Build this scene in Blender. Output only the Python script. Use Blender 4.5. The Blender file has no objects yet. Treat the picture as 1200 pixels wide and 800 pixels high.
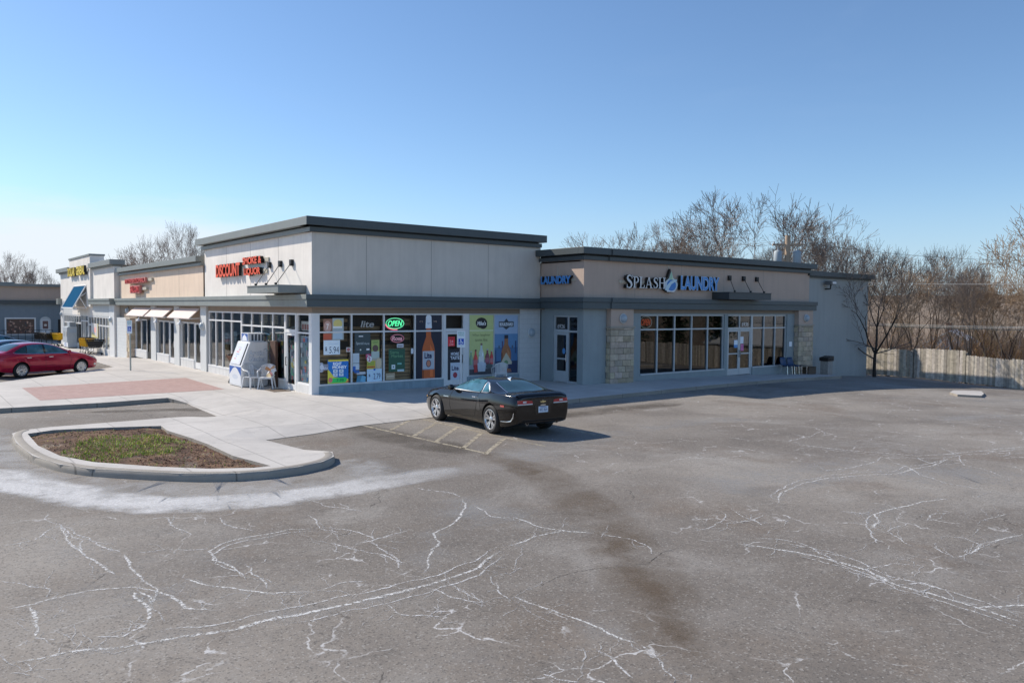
import bpy, bmesh, math, random
from mathutils import Vector, Matrix, noise
from mathutils.bvhtree import BVHTree
from mathutils.geometry import delaunay_2d_cdt
V = Vector
rnd = random.Random(7)
scene = bpy.context.scene
COL = scene.collection
world = bpy.data.worlds.new("World"); scene.world = world

# ------------------------------------------------------------------ camera fit and image-pixel helpers
# The place was measured from the photograph: camera position, lens and the planes of the shop fronts; u, v of these helpers are image pixels.
F_PX, YAW, PITCH, ROLL = 915.22, .9055, .0424, .0083
EYE = V((-11.0067, -25.0287, 3.135))
FW = V((math.cos(YAW)*math.cos(PITCH), math.sin(YAW)*math.cos(PITCH), -math.sin(PITCH)))
_rt = V((math.sin(YAW), -math.cos(YAW), 0)); _up = _rt.cross(FW)
RT = _rt*math.cos(ROLL) + _up*math.sin(ROLL)
UP = _up*math.cos(ROLL) - _rt*math.sin(ROLL)
def ray(u, v): return FW*F_PX + RT*(u-600) + UP*(400-v)
def fence_x(y): return 36.0
def gz(x, y=0.0):
    """ground level: flat by the corner shop, falling away to the right end of the lot"""
    X = max(0.0, x-13.3); z = -.00158*X*X if X < 17.7 else -.495-.056*(X-17.7)
    z *= 1 + .05*max(0, min(8, -y-4))
    z -= .04*max(0, min(8, y-22))*max(0, min(1, (12-x)/4))
    return max(z, -3.2)
def ground(u, v, dz=0.0):
    D = ray(u, v); z = dz
    for _ in range(25):
        P = EYE + D*((z-EYE.z)/D.z); z = dz+gz(P.x, P.y)
    return P
def side(u, v, x=0.0):      # a point of a wall plane facing -X  -> (y, z)
    D = ray(u, v); P = EYE + D*((x-EYE.x)/D.x); return (P.y, P.z)
def front(u, v, y=0.0):     # a point of a wall plane facing -Y  -> (x, z)
    D = ray(u, v); P = EYE + D*((y-EYE.y)/D.y); return (P.x, P.z)
def far(u, v, d):           # a point at ground distance d
    D = ray(u, v); return EYE + D*(d/math.hypot(D.x, D.y))

# ------------------------------------------------------------------ materials
def nd(nt, t, **kw):
    n = nt.nodes.new(t)
    for k, v in kw.items():
        if k.startswith('i_'):
            n.inputs[k[2:].replace('_', ' ')].default_value = v
        else: setattr(n, k, v)
    return n
MATS = {}
def c4(c): return (c[0], c[1], c[2], 1)
def mat(name, col=(.5,.5,.5), rough=.6, metal=0, var=.08, scale=2.0, bump=0, bscale=60, coat=0, spec=.5,
        emit=0, tint=False, dirt=0.0):
    if name in MATS: return MATS[name]
    m = bpy.data.materials.new(name); m.use_nodes = True; nt = m.node_tree; L = nt.links
    b = nt.nodes['Principled BSDF']
    b.inputs['Roughness'].default_value = rough; b.inputs['Metallic'].default_value = metal
    b.inputs['Coat Weight'].default_value = coat; b.inputs['Coat Roughness'].default_value = .03
    b.inputs['Specular IOR Level'].default_value = spec
    tc = nd(nt, 'ShaderNodeTexCoord')
    n = nd(nt, 'ShaderNodeTexNoise', i_Scale=scale, i_Detail=6.0, i_Roughness=.6)
    L.new(tc.outputs['Object'], n.inputs['Vector'])
    mr = nd(nt, 'ShaderNodeMapRange', i_From_Min=.25, i_From_Max=.75, i_To_Min=1-var, i_To_Max=1+var)
    L.new(n.outputs['Fac'], mr.inputs['Value'])
    mx = nd(nt, 'ShaderNodeMix', data_type='RGBA', blend_type='MULTIPLY'); mx.inputs['Factor'].default_value = 1
    L.new(mr.outputs['Result'], mx.inputs['B'])
    if tint:
        at = nd(nt, 'ShaderNodeAttribute', attribute_name='Col')
        m2 = nd(nt, 'ShaderNodeMix', data_type='RGBA', blend_type='MULTIPLY'); m2.inputs['Factor'].default_value = 1
        m2.inputs['A'].default_value = c4(col); L.new(at.outputs['Color'], m2.inputs['B'])
        L.new(m2.outputs['Result'], mx.inputs['A'])
    else: mx.inputs['A'].default_value = c4(col)
    out = mx.outputs['Result']
    if dirt:
        # rain streaks and grime: vertical stretched noise
        mp = nd(nt, 'ShaderNodeMapping'); mp.inputs['Scale'].default_value = (3, 3, .25)
        L.new(tc.outputs['Object'], mp.inputs['Vector'])
        n3 = nd(nt, 'ShaderNodeTexNoise', i_Scale=1.6, i_Detail=8.0, i_Roughness=.65); L.new(mp.outputs[0], n3.inputs['Vector'])
        r3 = nd(nt, 'ShaderNodeMapRange', i_From_Min=.45, i_From_Max=.8, i_To_Min=1, i_To_Max=1-dirt)
        L.new(n3.outputs['Fac'], r3.inputs['Value'])
        m3 = nd(nt, 'ShaderNodeMix', data_type='RGBA', blend_type='MULTIPLY'); m3.inputs['Factor'].default_value = 1
        L.new(out, m3.inputs['A']); L.new(r3.outputs['Result'], m3.inputs['B']); out = m3.outputs['Result']
    L.new(out, b.inputs['Base Color'])
    if emit:
        L.new(out, b.inputs['Emission Color']); b.inputs['Emission Strength'].default_value = emit
    if bump:
        nb = nd(nt, 'ShaderNodeTexNoise', i_Scale=bscale, i_Detail=4.0)
        L.new(tc.outputs['Object'], nb.inputs['Vector'])
        bp = nd(nt, 'ShaderNodeBump', i_Strength=bump, i_Distance=.01)
        L.new(nb.outputs['Fac'], bp.inputs['Height']); L.new(bp.outputs['Normal'], b.inputs['Normal'])
    MATS[name] = m
    return m
def glass_mat(name, tint=(.8,.86,.86), ior=1.75, extra=.02):
    m = bpy.data.materials.new(name); m.use_nodes = True; nt = m.node_tree; L = nt.links
    nt.nodes.remove(nt.nodes['Principled BSDF']); out = nt.nodes['Material Output']
    tr = nd(nt, 'ShaderNodeBsdfTransparent'); tr.inputs['Color'].default_value = c4(tint)
    gl = nd(nt, 'ShaderNodeBsdfGlossy'); gl.inputs['Roughness'].default_value = .0
    tc = nd(nt, 'ShaderNodeTexCoord'); no = nd(nt, 'ShaderNodeTexNoise', i_Scale=.7, i_Detail=1.0)
    L.new(tc.outputs['Object'], no.inputs['Vector'])
    bp = nd(nt, 'ShaderNodeBump', i_Strength=.02, i_Distance=.05); L.new(no.outputs['Fac'], bp.inputs['Height'])
    L.new(bp.outputs['Normal'], gl.inputs['Normal'])
    fr = nd(nt, 'ShaderNodeFresnel', i_IOR=ior)
    ad = nd(nt, 'ShaderNodeMath', operation='ADD', use_clamp=True); ad.inputs[1].default_value = extra
    L.new(fr.outputs[0], ad.inputs[0])
    mx = nd(nt, 'ShaderNodeMixShader'); L.new(ad.outputs[0], mx.inputs[0]); L.new(tr.outputs[0], mx.inputs[1]); L.new(gl.outputs[0], mx.inputs[2])
    L.new(mx.outputs[0], out.inputs['Surface'])
    MATS[name] = m; return m
def block_mat(name, c1, c2, mortar, bw, bh, msize=.012, bump=.4, rough=.85, offset=.5, squash=1.0, rough_noise=.12, flat=False):
    m = bpy.data.materials.new(name); m.use_nodes = True; nt = m.node_tree; L = nt.links
    b = nt.nodes['Principled BSDF']; b.inputs['Roughness'].default_value = rough
    tc = nd(nt, 'ShaderNodeTexCoord'); sp = nd(nt, 'ShaderNodeSeparateXYZ'); L.new(tc.outputs['Object'], sp.inputs[0])
    co = nd(nt, 'ShaderNodeCombineXYZ')
    if flat:
        L.new(sp.outputs['X'], co.inputs['X']); L.new(sp.outputs['Y'], co.inputs['Y'])
    else:
        ad = nd(nt, 'ShaderNodeMath', operation='ADD'); L.new(sp.outputs['X'], ad.inputs[0]); L.new(sp.outputs['Y'], ad.inputs[1])
        L.new(ad.outputs[0], co.inputs['X']); L.new(sp.outputs['Z'], co.inputs['Y'])
    br = nd(nt, 'ShaderNodeTexBrick', offset=offset, squash=squash)
    br.inputs['Scale'].default_value = 1; br.inputs['Color1'].default_value = c4(c1); br.inputs['Color2'].default_value = c4(c2)
    br.inputs['Mortar'].default_value = c4(mortar); br.inputs['Mortar Size'].default_value = msize
    br.inputs['Brick Width'].default_value = bw; br.inputs['Row Height'].default_value = bh; br.inputs['Mortar Smooth'].default_value = .3
    L.new(co.outputs[0], br.inputs['Vector'])
    no = nd(nt, 'ShaderNodeTexNoise', i_Scale=5.0, i_Detail=8.0, i_Roughness=.7); L.new(tc.outputs['Object'], no.inputs['Vector'])
    mr = nd(nt, 'ShaderNodeMapRange', i_From_Min=.25, i_From_Max=.75, i_To_Min=1-rough_noise*1.5, i_To_Max=1+rough_noise)
    L.new(no.outputs['Fac'], mr.inputs['Value'])
    mx = nd(nt, 'ShaderNodeMix', data_type='RGBA', blend_type='MULTIPLY'); mx.inputs['Factor'].default_value = 1
    L.new(br.outputs['Color'], mx.inputs['A']); L.new(mr.outputs[0], mx.inputs['B']); L.new(mx.outputs['Result'], b.inputs['Base Color'])
    bp = nd(nt, 'ShaderNodeBump', i_Strength=bump, i_Distance=.01, invert=True); L.new(br.outputs['Fac'], bp.inputs['Height'])
    L.new(bp.outputs['Normal'], b.inputs['Normal'])
    MATS[name] = m; return m

# ------------------------------------------------------------------ mesh building
WORLDM = {}
class Frame:
    """a facade: u along the wall to the viewer's right, v up, n out of the wall"""
    def __init__(s, o, u, v, n): s.o, s.u, s.v, s.n = V(o), V(u), V(v), V(n)
    def p(s, u, v, n=0): return s.o + s.u*u + s.v*v + s.n*n
FB = lambda y=0: Frame((0, y, 0), (1,0,0), (0,0,1), (0,-1,0))     # u = x
FA = lambda x=0: Frame((x, 0, 0), (0,-1,0), (0,0,1), (-1,0,0))    # u = -y
_fontcache = {}
def glyphs(s, offset, depth, spacing):
    k = (s, offset, depth, spacing)
    if k not in _fontcache:
        cu = bpy.data.curves.new('t', 'FONT'); cu.body = s; cu.size = 1; cu.offset = offset; cu.extrude = depth/2
        cu.space_character = spacing; cu.resolution_u = 4
        o = bpy.data.objects.new('t', cu); me = bpy.data.meshes.new_from_object(o)
        _fontcache[k] = ([v.co.copy() for v in me.vertices], [list(p.vertices) for p in me.polygons])
        bpy.data.objects.remove(o); bpy.data.curves.remove(cu); bpy.data.meshes.remove(me)
    return _fontcache[k]
class MB:
    def __init__(s): s.v, s.f, s.m, s.c = [], [], [], []; s.mi = 0; s.col = (1,1,1)
    def add(s, vs, fs, mi=None, col=None):
        b = len(s.v); s.v += [V(p) for p in vs]
        for f in fs:
            s.f.append([b+i for i in f]); s.m.append(s.mi if mi is None else mi); s.c.append(col or s.col)
        return s
    def box(s, x0, x1, y0, y1, z0, z1, **k):
        p = [(x,y,z) for z in (z0,z1) for y in (y0,y1) for x in (x0,x1)]
        return s.add(p, [(0,2,3,1),(4,5,7,6),(0,1,5,4),(1,3,7,5),(3,2,6,7),(2,0,4,6)], **k)
    def fbox(s, fr, u0, u1, v0, v1, n0, n1, **k):
        p = [fr.p(u,v,n) for n in (n0,n1) for v in (v0,v1) for u in (u0,u1)]
        return s.add(p, [(0,2,3,1),(4,5,7,6),(0,1,5,4),(1,3,7,5),(3,2,6,7),(2,0,4,6)], **k)
    def obox(s, c, ax, ay, az, **k):
        c, ax, ay, az = V(c), V(ax), V(ay), V(az)
        p = [c+ax*i+ay*j+az*l for l in (-1,1) for j in (-1,1) for i in (-1,1)]
        return s.add(p, [(0,2,3,1),(4,5,7,6),(0,1,5,4),(1,3,7,5),(3,2,6,7),(2,0,4,6)], **k)
    def quad(s, *p, **k): return s.add(p, [tuple(range(len(p)))], **k)
    def tube(s, pts, r, n=8, cap=True, **k):
        pts = [V(p) for p in pts]; R = r if isinstance(r, (list,tuple)) else [r]*len(pts)
        vs, fs = [], []; prev = None
        for i, p in enumerate(pts):
            d = (pts[min(i+1,len(pts)-1)]-pts[max(i-1,0)]).normalized()
            if prev is None:
                a = d.orthogonal().normalized()
            else:
                a = (prev-d*prev.dot(d)); a = a.normalized() if a.length > 1e-6 else d.orthogonal().normalized()
            prev = a; b = d.cross(a)
            for j in range(n):
                t = 2*math.pi*j/n; vs.append(p+(a*math.cos(t)+b*math.sin(t))*R[i])
        for i in range(len(pts)-1):
            for j in range(n):
                j2 = (j+1) % n; fs.append((i*n+j, i*n+j2, (i+1)*n+j2, (i+1)*n+j))
        if cap:
            fs.append(tuple(range(n-1,-1,-1))); fs.append(tuple((len(pts)-1)*n+j for j in range(n)))
        return s.add(vs, fs, **k)
    def lathe(s, prof, o=(0,0,0), axis=(0,0,1), n=24, **k):
        o, ax = V(o), V(axis).normalized(); a = ax.orthogonal().normalized(); b = ax.cross(a); vs, fs = [], []
        for r, h in prof:
            for j in range(n):
                t = 2*math.pi*j/n; vs.append(o+ax*h+(a*math.cos(t)+b*math.sin(t))*r)
        for i in range(len(prof)-1):
            for j in range(n):
                j2 = (j+1)%n; fs.append((i*n+j, i*n+j2, (i+1)*n+j2, (i+1)*n+j))
        return s.add(vs, fs, **k)
    def prism(s, fr, poly, n0, n1, **k):
        m = len(poly); p = [fr.p(u,v,n0) for u,v in poly]+[fr.p(u,v,n1) for u,v in poly]
        return s.add(p, [tuple(range(m-1,-1,-1)), tuple(range(m,2*m))]+[(i,(i+1)%m,m+(i+1)%m,m+i) for i in range(m)], **k)
    def flat(s, fr, poly, n, **k): return s.add([fr.p(u,v,n) for u,v in poly], [tuple(range(len(poly)))], **k)
    def rect(s, fr, u0, u1, v0, v1, n, **k): return s.flat(fr, [(u0,v0),(u1,v0),(u1,v1),(u0,v1)], n, **k)
    def disc(s, fr, cu, cv, ru, rv, n, seg=24, **k):
        return s.flat(fr, [(cu+ru*math.cos(2*math.pi*i/seg), cv+rv*math.sin(2*math.pi*i/seg)) for i in range(seg)], n, **k)
    def text(s, txt, fr, u0, u1, v0, v1, n, depth=0.0, offset=0.0, spacing=1.0, slant=0.0, **k):
        vs, fs = glyphs(txt, offset, max(depth, 0), spacing)
        if not vs: return s
        a0 = min(p.x for p in vs); a1 = max(p.x for p in vs); b0 = min(p.y for p in vs); b1 = max(p.y for p in vs)
        P = []
        for p in vs:
            tv = (p.y-b0)/(b1-b0); tu = (p.x-a0)/(a1-a0)
            P.append(fr.p(u0+(u1-u0)*tu+slant*(tv-.5)*(v1-v0), v0+(v1-v0)*tv, n+(p.z+depth/2 if depth else 0)))
        if depth == 0: pass
        return s.add(P, fs, **k)
    def build(s, name, mats, parent=None, smooth=None, bevel=0, local=False):
        me = bpy.data.meshes.new(name)
        M = WORLDM.get(parent.name) if parent is not None and not local else None
        vs = s.v if M is None else [M @ p for p in s.v]
        me.from_pydata([tuple(p) for p in vs], [], s.f); me.update()
        if not isinstance(mats, (list,tuple)): mats = [mats]
        for m in mats: me.materials.append(m)
        me.polygons.foreach_set('material_index', s.m)
        at = me.attributes.new('Col', 'FLOAT_COLOR', 'FACE')
        at.data.foreach_set('color', [x for c in s.c for x in (c[0], c[1], c[2], 1)])
        return link(me, name, parent, smooth, bevel)
def link(me, name, parent=None, smooth=None, bevel=0):
    if smooth is not None:
        me.polygons.foreach_set('use_smooth', [True]*len(me.polygons)); me.set_sharp_from_angle(angle=math.radians(smooth))
    o = bpy.data.objects.new(name, me); COL.objects.link(o)
    if parent is not None:
        o.parent = parent
        if parent.name in WORLDM: WORLDM[o.name] = WORLDM[parent.name]
    if bevel:
        b = o.modifiers.new('bevel', 'BEVEL'); b.width = bevel; b.segments = 2; b.limit_method = 'ANGLE'; b.angle_limit = .6
    return o
def tag(o, label=None, cat=None, group=None, kind=None):
    if label: o['label'] = label
    if cat: o['category'] = cat
    if group: o['group'] = group
    if kind: o['kind'] = kind
    return o
def thing(name, label, cat, loc=(0,0,0), rz=0.0, group=None):
    o = bpy.data.objects.new(name, None); COL.objects.link(o); o.empty_display_size = .2
    o.location = loc; o.rotation_euler = (0,0,rz)
    WORLDM[o.name] = (Matrix.Translation(loc) @ Matrix.Rotation(rz, 4, 'Z')).inverted()
    return tag(o, label, cat, group)
def copy_tree(o, loc=None, rz=None, label=None, parent=None, scale=None):
    kids = [c for c in bpy.data.objects if c.parent == o]
    c = o.copy(); COL.objects.link(c); c.parent = parent
    for k in kids: copy_tree(k, parent=c)
    if loc is not None: c.location = loc
    if rz is not None: c.rotation_euler = (0,0,rz)
    if label: c['label'] = label
    if scale: c.scale = scale if isinstance(scale, (tuple,list)) else (scale,)*3
    return c
def in_poly(p, poly):
    x, y = p[0], p[1]; r = False; j = len(poly)-1
    for i in range(len(poly)):
        a, b = poly[i], poly[j]
        if (a[1] > y) != (b[1] > y) and x < (b[0]-a[0])*(y-a[1])/(b[1]-a[1])+a[0]: r = not r
        j = i
    return r
def resample(poly, step, closed=True):
    out = []; n = len(poly)
    for i in range(n if closed else n-1):
        a, b = V(poly[i][:2]), V(poly[(i+1)%n][:2]); k = max(1, int((b-a).length/step))
        out += [tuple(a.lerp(b, j/k)) for j in range(k)]
    if not closed: out.append(tuple(poly[-1][:2]))
    return out
def sheet(outer, zf, holes=(), grid=None, step=1.0, skirt=0, extra=(), mi_skirt=0):
    """horizontal sheet over a polygon with holes, following zf(x, y); optional vertical skirt (a kerb face)"""
    rings = [resample(outer, step)]+[resample(h, step) for h in holes]
    pts, edges = [], []
    for r in rings:
        b = len(pts); pts += r; edges += [(b+i, b+(i+1)%len(r)) for i in range(len(r))]
    pts += [tuple(p) for p in extra]
    if grid:
        x0 = min(p[0] for p in outer); x1 = max(p[0] for p in outer); y0 = min(p[1] for p in outer); y1 = max(p[1] for p in outer)
        i = 0
        x = x0+grid/2
        while x < x1:
            y = y0+grid/2
            while y < y1:
                q = (x+rnd.uniform(-.2,.2)*grid, y+rnd.uniform(-.2,.2)*grid)
                if in_poly(q, outer) and not any(in_poly(q, h) for h in holes): pts.append(q)
                y += grid
            x += grid
    r = delaunay_2d_cdt([V(p) for p in pts], edges, [], 0, 1e-4)
    vs = r[0]; mb = MB(); keep = []
    for f in r[2]:
        c = sum((vs[i] for i in f), V((0,0)))/len(f)
        if in_poly(c, rings[0]) and not any(in_poly(c, h) for h in rings[1:]): keep.append(tuple(f))
    mb.add([(p.x, p.y, zf(p.x, p.y)) for p in vs], keep)
    if skirt:
        for ring in rings:
            for i in range(len(ring)):
                a, b = ring[i], ring[(i+1)%len(ring)]; za, zb = zf(*a), zf(*b)
                mb.quad((a[0],a[1],za), (a[0],a[1],za-skirt), (b[0],b[1],zb-skirt), (b[0],b[1],zb), mi=mi_skirt)
    return mb
def wall(mb, fr, u0, u1, v0, v1, th, openings=(), **k):
    """wall slab with openings: front at n=0, back at n=-th, reveals round every opening"""
    us = sorted({u0,u1}|{o[0] for o in openings}|{o[1] for o in openings}); vs_ = sorted({v0,v1}|{o[2] for o in openings}|{o[3] for o in openings})
    us = [u for u in us if u0-1e-6 <= u <= u1+1e-6]; vs_ = [v for v in vs_ if v0-1e-6 <= v <= v1+1e-6]
    def solid(i, j):
        if not (0 <= i < len(us)-1 and 0 <= j < len(vs_)-1): return False
        cu, cv = (us[i]+us[i+1])/2, (vs_[j]+vs_[j+1])/2
        return not any(o[0] < cu < o[1] and o[2] < cv < o[3] for o in openings)
    for i in range(len(us)-1):
        for j in range(len(vs_)-1):
            if not solid(i, j): continue
            a,b,c,d = us[i],us[i+1],vs_[j],vs_[j+1]
            mb.quad(fr.p(a,c), fr.p(b,c), fr.p(b,d), fr.p(a,d), **k)
            mb.quad(fr.p(a,c,-th), fr.p(a,d,-th), fr.p(b,d,-th), fr.p(b,c,-th), **k)
            if i > 0 and not solid(i-1,j): mb.quad(fr.p(a,c), fr.p(a,d), fr.p(a,d,-th), fr.p(a,c,-th), **k)
            if i < len(us)-2 and not solid(i+1,j): mb.quad(fr.p(b,c), fr.p(b,c,-th), fr.p(b,d,-th), fr.p(b,d), **k)
            if not solid(i,j-1): mb.quad(fr.p(a,c), fr.p(a,c,-th), fr.p(b,c,-th), fr.p(b,c), **k)
            if not solid(i,j+1): mb.quad(fr.p(a,d), fr.p(b,d), fr.p(b,d,-th), fr.p(a,d,-th), **k)
    return mb
def window(parent, fr, u0, u1, v0, v1, mulls=(), rails=(), fw=.05, dep=.10, n=-.02, m_frame=None, m_glass=None, name='window', sill=0):
    mb = MB()
    mb.fbox(fr, u0, u1, v1-fw, v1, n-dep, n); mb.fbox(fr, u0, u1, v0, v0+fw, n-dep, n+sill)
    us = [u0+fw/2]+list(mulls)+[u1-fw/2]
    for u in us: mb.fbox(fr, u-fw/2, u+fw/2, v0+fw, v1-fw, n-dep, n)
    for r in rails:
        for a, b in zip(us[:-1], us[1:]): mb.fbox(fr, a+fw/2, b-fw/2, r-fw/2, r+fw/2, n-dep+.01, n-.006)
    w = mb.build(name, m_frame, parent)
    g = MB(); g.rect(fr, u0+fw*.4, u1-fw*.4, v0+fw*.4, v1-fw*.4, n-dep*.5)
    g.build('pane', m_glass, w)
    return w
def glass_door(parent, fr, u0, u1, v0, v1, fw=.09, n=-.02, m_frame=None, m_glass=None, handle=1, bar=None, kick=.2, m_handle=None):
    mb = MB(); d = .05
    mb.fbox(fr, u0, u0+fw, v0, v1, n-d, n); mb.fbox(fr, u1-fw, u1, v0, v1, n-d, n)
    mb.fbox(fr, u0+fw, u1-fw, v1-fw, v1, n-d, n); mb.fbox(fr, u0+fw, u1-fw, v0, v0+kick, n-d, n)
    if bar: mb.fbox(fr, u0+fw, u1-fw, bar-.03, bar+.03, n-d+.01, n-.004)
    w = mb.build('door', m_frame, parent)
    g = MB(); g.rect(fr, u0+fw*.5, u1-fw*.5, v0+kick*.8, v1-fw*.5, n-d*.5); g.build('pane', m_glass, w)
    hu = u1-fw/2 if handle > 0 else u0+fw/2; hv = v0+1.0
    h = MB(); h.tube([fr.p(hu,hv-.15,n), fr.p(hu,hv-.15,n+.05), fr.p(hu,hv+.15,n+.05), fr.p(hu,hv+.15,n)], .012, 6)
    h.build('handle', m_handle or m_frame, w, smooth=40)
    return w
# ------------------------------------------------------------------ light and sky
SUN = V((-.58, 1.08, 1.0)).normalized()
sun = bpy.data.lights.new('sun', 'SUN'); sun.energy = 5.0; sun.angle = math.radians(.53); sun.color = (1, .915, .79)
so = bpy.data.objects.new('sun', sun); COL.objects.link(so); so.location = (-20, 40, 40)
so.rotation_euler = SUN.to_track_quat('Z', 'Y').to_euler()
world.use_nodes = True; nt = world.node_tree; L = nt.links
bg = nt.nodes['Background']
sky = nd(nt, 'ShaderNodeTexSky', sky_type='NISHITA', sun_disc=False)
sky.sun_elevation = math.asin(SUN.z); sky.sun_rotation = math.atan2(SUN.x, SUN.y)
sky.altitude = 300; sky.air_density = 1.0; sky.dust_density = .3; sky.ozone_density = 1.6
SKY_STRENGTH = .125
# thin bright cloud low in the sky on the sunny side
tc = nd(nt, 'ShaderNodeTexCoord'); sp = nd(nt, 'ShaderNodeSeparateXYZ'); L.new(tc.outputs['Generated'], sp.inputs[0])
dt = nd(nt, 'ShaderNodeVectorMath', operation='DOT_PRODUCT'); dt.inputs[1].default_value = (math.cos(1.62), math.sin(1.62), 0)
L.new(tc.outputs['Generated'], dt.inputs[0])
azf = nd(nt, 'ShaderNodeMapRange', interpolation_type='SMOOTHSTEP', i_From_Min=.80, i_From_Max=1.0); L.new(dt.outputs['Value'], azf.inputs['Value'])
mp = nd(nt, 'ShaderNodeMapping'); mp.inputs['Scale'].default_value = (2.5, 2.5, 16); L.new(tc.outputs['Generated'], mp.inputs[0])
no = nd(nt, 'ShaderNodeTexNoise', i_Scale=1.3, i_Detail=9.0, i_Roughness=.55); L.new(mp.outputs[0], no.inputs['Vector'])
m1 = nd(nt, 'ShaderNodeMath', operation='MULTIPLY_ADD'); m1.inputs[1].default_value = .09; L.new(no.outputs['Fac'], m1.inputs[0]); L.new(sp.outputs['Z'], m1.inputs[2])
elf = nd(nt, 'ShaderNodeMapRange', interpolation_type='SMOOTHSTEP', i_From_Min=.170, i_From_Max=.120); L.new(m1.outputs[0], elf.inputs['Value'])
mm = nd(nt, 'ShaderNodeMath', operation='MULTIPLY'); L.new(azf.outputs[0], mm.inputs[0]); L.new(elf.outputs[0], mm.inputs[1])
mk = nd(nt, 'ShaderNodeMath', operation='MULTIPLY'); mk.inputs[1].default_value = .9; L.new(mm.outputs[0], mk.inputs[0])
mx = nd(nt, 'ShaderNodeMix', data_type='RGBA'); L.new(mk.outputs[0], mx.inputs['Factor']); gn = nd(nt, 'ShaderNodeMix', data_type='RGBA', blend_type='MULTIPLY'); gn.inputs['Factor'].default_value = 1; gn.inputs['B'].default_value = (.90, 1.05, 1.20, 1); L.new(sky.outputs[0], gn.inputs['A']); L.new(gn.outputs['Result'], mx.inputs['A']); mx.inputs['B'].default_value = (7.0, 7.4, 7.9, 1)
# faint haze along the whole horizon and thin uneven veils higher up
hz = nd(nt, 'ShaderNodeMapRange', interpolation_type='SMOOTHSTEP', i_From_Min=.15, i_From_Max=.0, i_To_Max=.55); L.new(sp.outputs['Z'], hz.inputs['Value'])
vm = nd(nt, 'ShaderNodeMapping'); vm.inputs['Scale'].default_value = (1.2, 2.2, 7); vm.inputs['Rotation'].default_value = (.2, .1, .6); L.new(tc.outputs['Generated'], vm.inputs[0])
vn = nd(nt, 'ShaderNodeTexNoise', i_Scale=1.7, i_Detail=8.0, i_Roughness=.6, i_Distortion=.6); L.new(vm.outputs[0], vn.inputs['Vector'])
vr = nd(nt, 'ShaderNodeMapRange', interpolation_type='SMOOTHSTEP', i_From_Min=.5, i_From_Max=.85, i_To_Max=.10); L.new(vn.outputs['Fac'], vr.inputs['Value'])
hs = nd(nt, 'ShaderNodeMath', operation='ADD'); L.new(hz.outputs[0], hs.inputs[0]); L.new(vr.outputs[0], hs.inputs[1])
m0 = nd(nt, 'ShaderNodeMix', data_type='RGBA'); m0.inputs['B'].default_value = (3.7, 4.9, 6.9, 1); L.new(hs.outputs[0], m0.inputs['Factor']); L.new(gn.outputs['Result'], m0.inputs['A']); L.new(m0.outputs['Result'], mx.inputs['A'])
L.new(mx.outputs['Result'], bg.inputs['Color']); bg.inputs['Strength'].default_value = SKY_STRENGTH

# ------------------------------------------------------------------ camera
cam = bpy.data.cameras.new('camera'); co = bpy.data.objects.new('camera', cam); COL.objects.link(co)
cam.sensor_width = 36; cam.lens = F_PX/1200*36; cam.clip_end = 6000; cam.clip_start = .1
co.matrix_world = Matrix.Translation(EYE) @ Matrix((RT, UP, -FW)).transposed().to_4x4()
scene.camera = co
scene.view_settings.view_transform = 'Standard'; scene.view_settings.look = 'None'; scene.view_settings.exposure = 0; scene.view_settings.gamma = 1
scene.cycles.transparent_max_bounces = 24; scene.cycles.max_bounces = 8; scene.cycles.use_denoising = True
scene.cycles.sample_clamp_indirect = 6

# ------------------------------------------------------------------ asphalt
def ramp(nt, src, a, b, lo=0.0, hi=1.0, smooth=True):
    r = nd(nt, 'ShaderNodeMapRange', i_From_Min=a, i_From_Max=b, i_To_Min=lo, i_To_Max=hi)
    if smooth: r.interpolation_type = 'SMOOTHSTEP'
    nt.links.new(src, r.inputs['Value']); return r.outputs['Result']
def mth(nt, op, a, b=None, clamp=False):
    n = nd(nt, 'ShaderNodeMath', operation=op, use_clamp=clamp)
    for i, q in enumerate((a, b)):
        if q is None: continue
        if isinstance(q, (int, float)): n.inputs[i].default_value = q
        else: nt.links.new(q, n.inputs[i])
    return n.outputs[0]
def mixc(nt, f, a, b, bt='MIX'):
    n = nd(nt, 'ShaderNodeMix', data_type='RGBA', blend_type=bt)
    for k, q in (('Factor', f), ('A', a), ('B', b)):
        if isinstance(q, tuple): n.inputs[k].default_value = c4(q)
        elif isinstance(q, (int, float)): n.inputs[k].default_value = q
        else: nt.links.new(q, n.inputs[k])
    return n.outputs['Result']
def noi(nt, vec, scale, det=5.0, rough=.55, dist=0.0):
    n = nd(nt, 'ShaderNodeTexNoise', i_Scale=scale, i_Detail=det, i_Roughness=rough, i_Distortion=dist); nt.links.new(vec, n.inputs['Vector']); return n.outputs['Fac']
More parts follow.
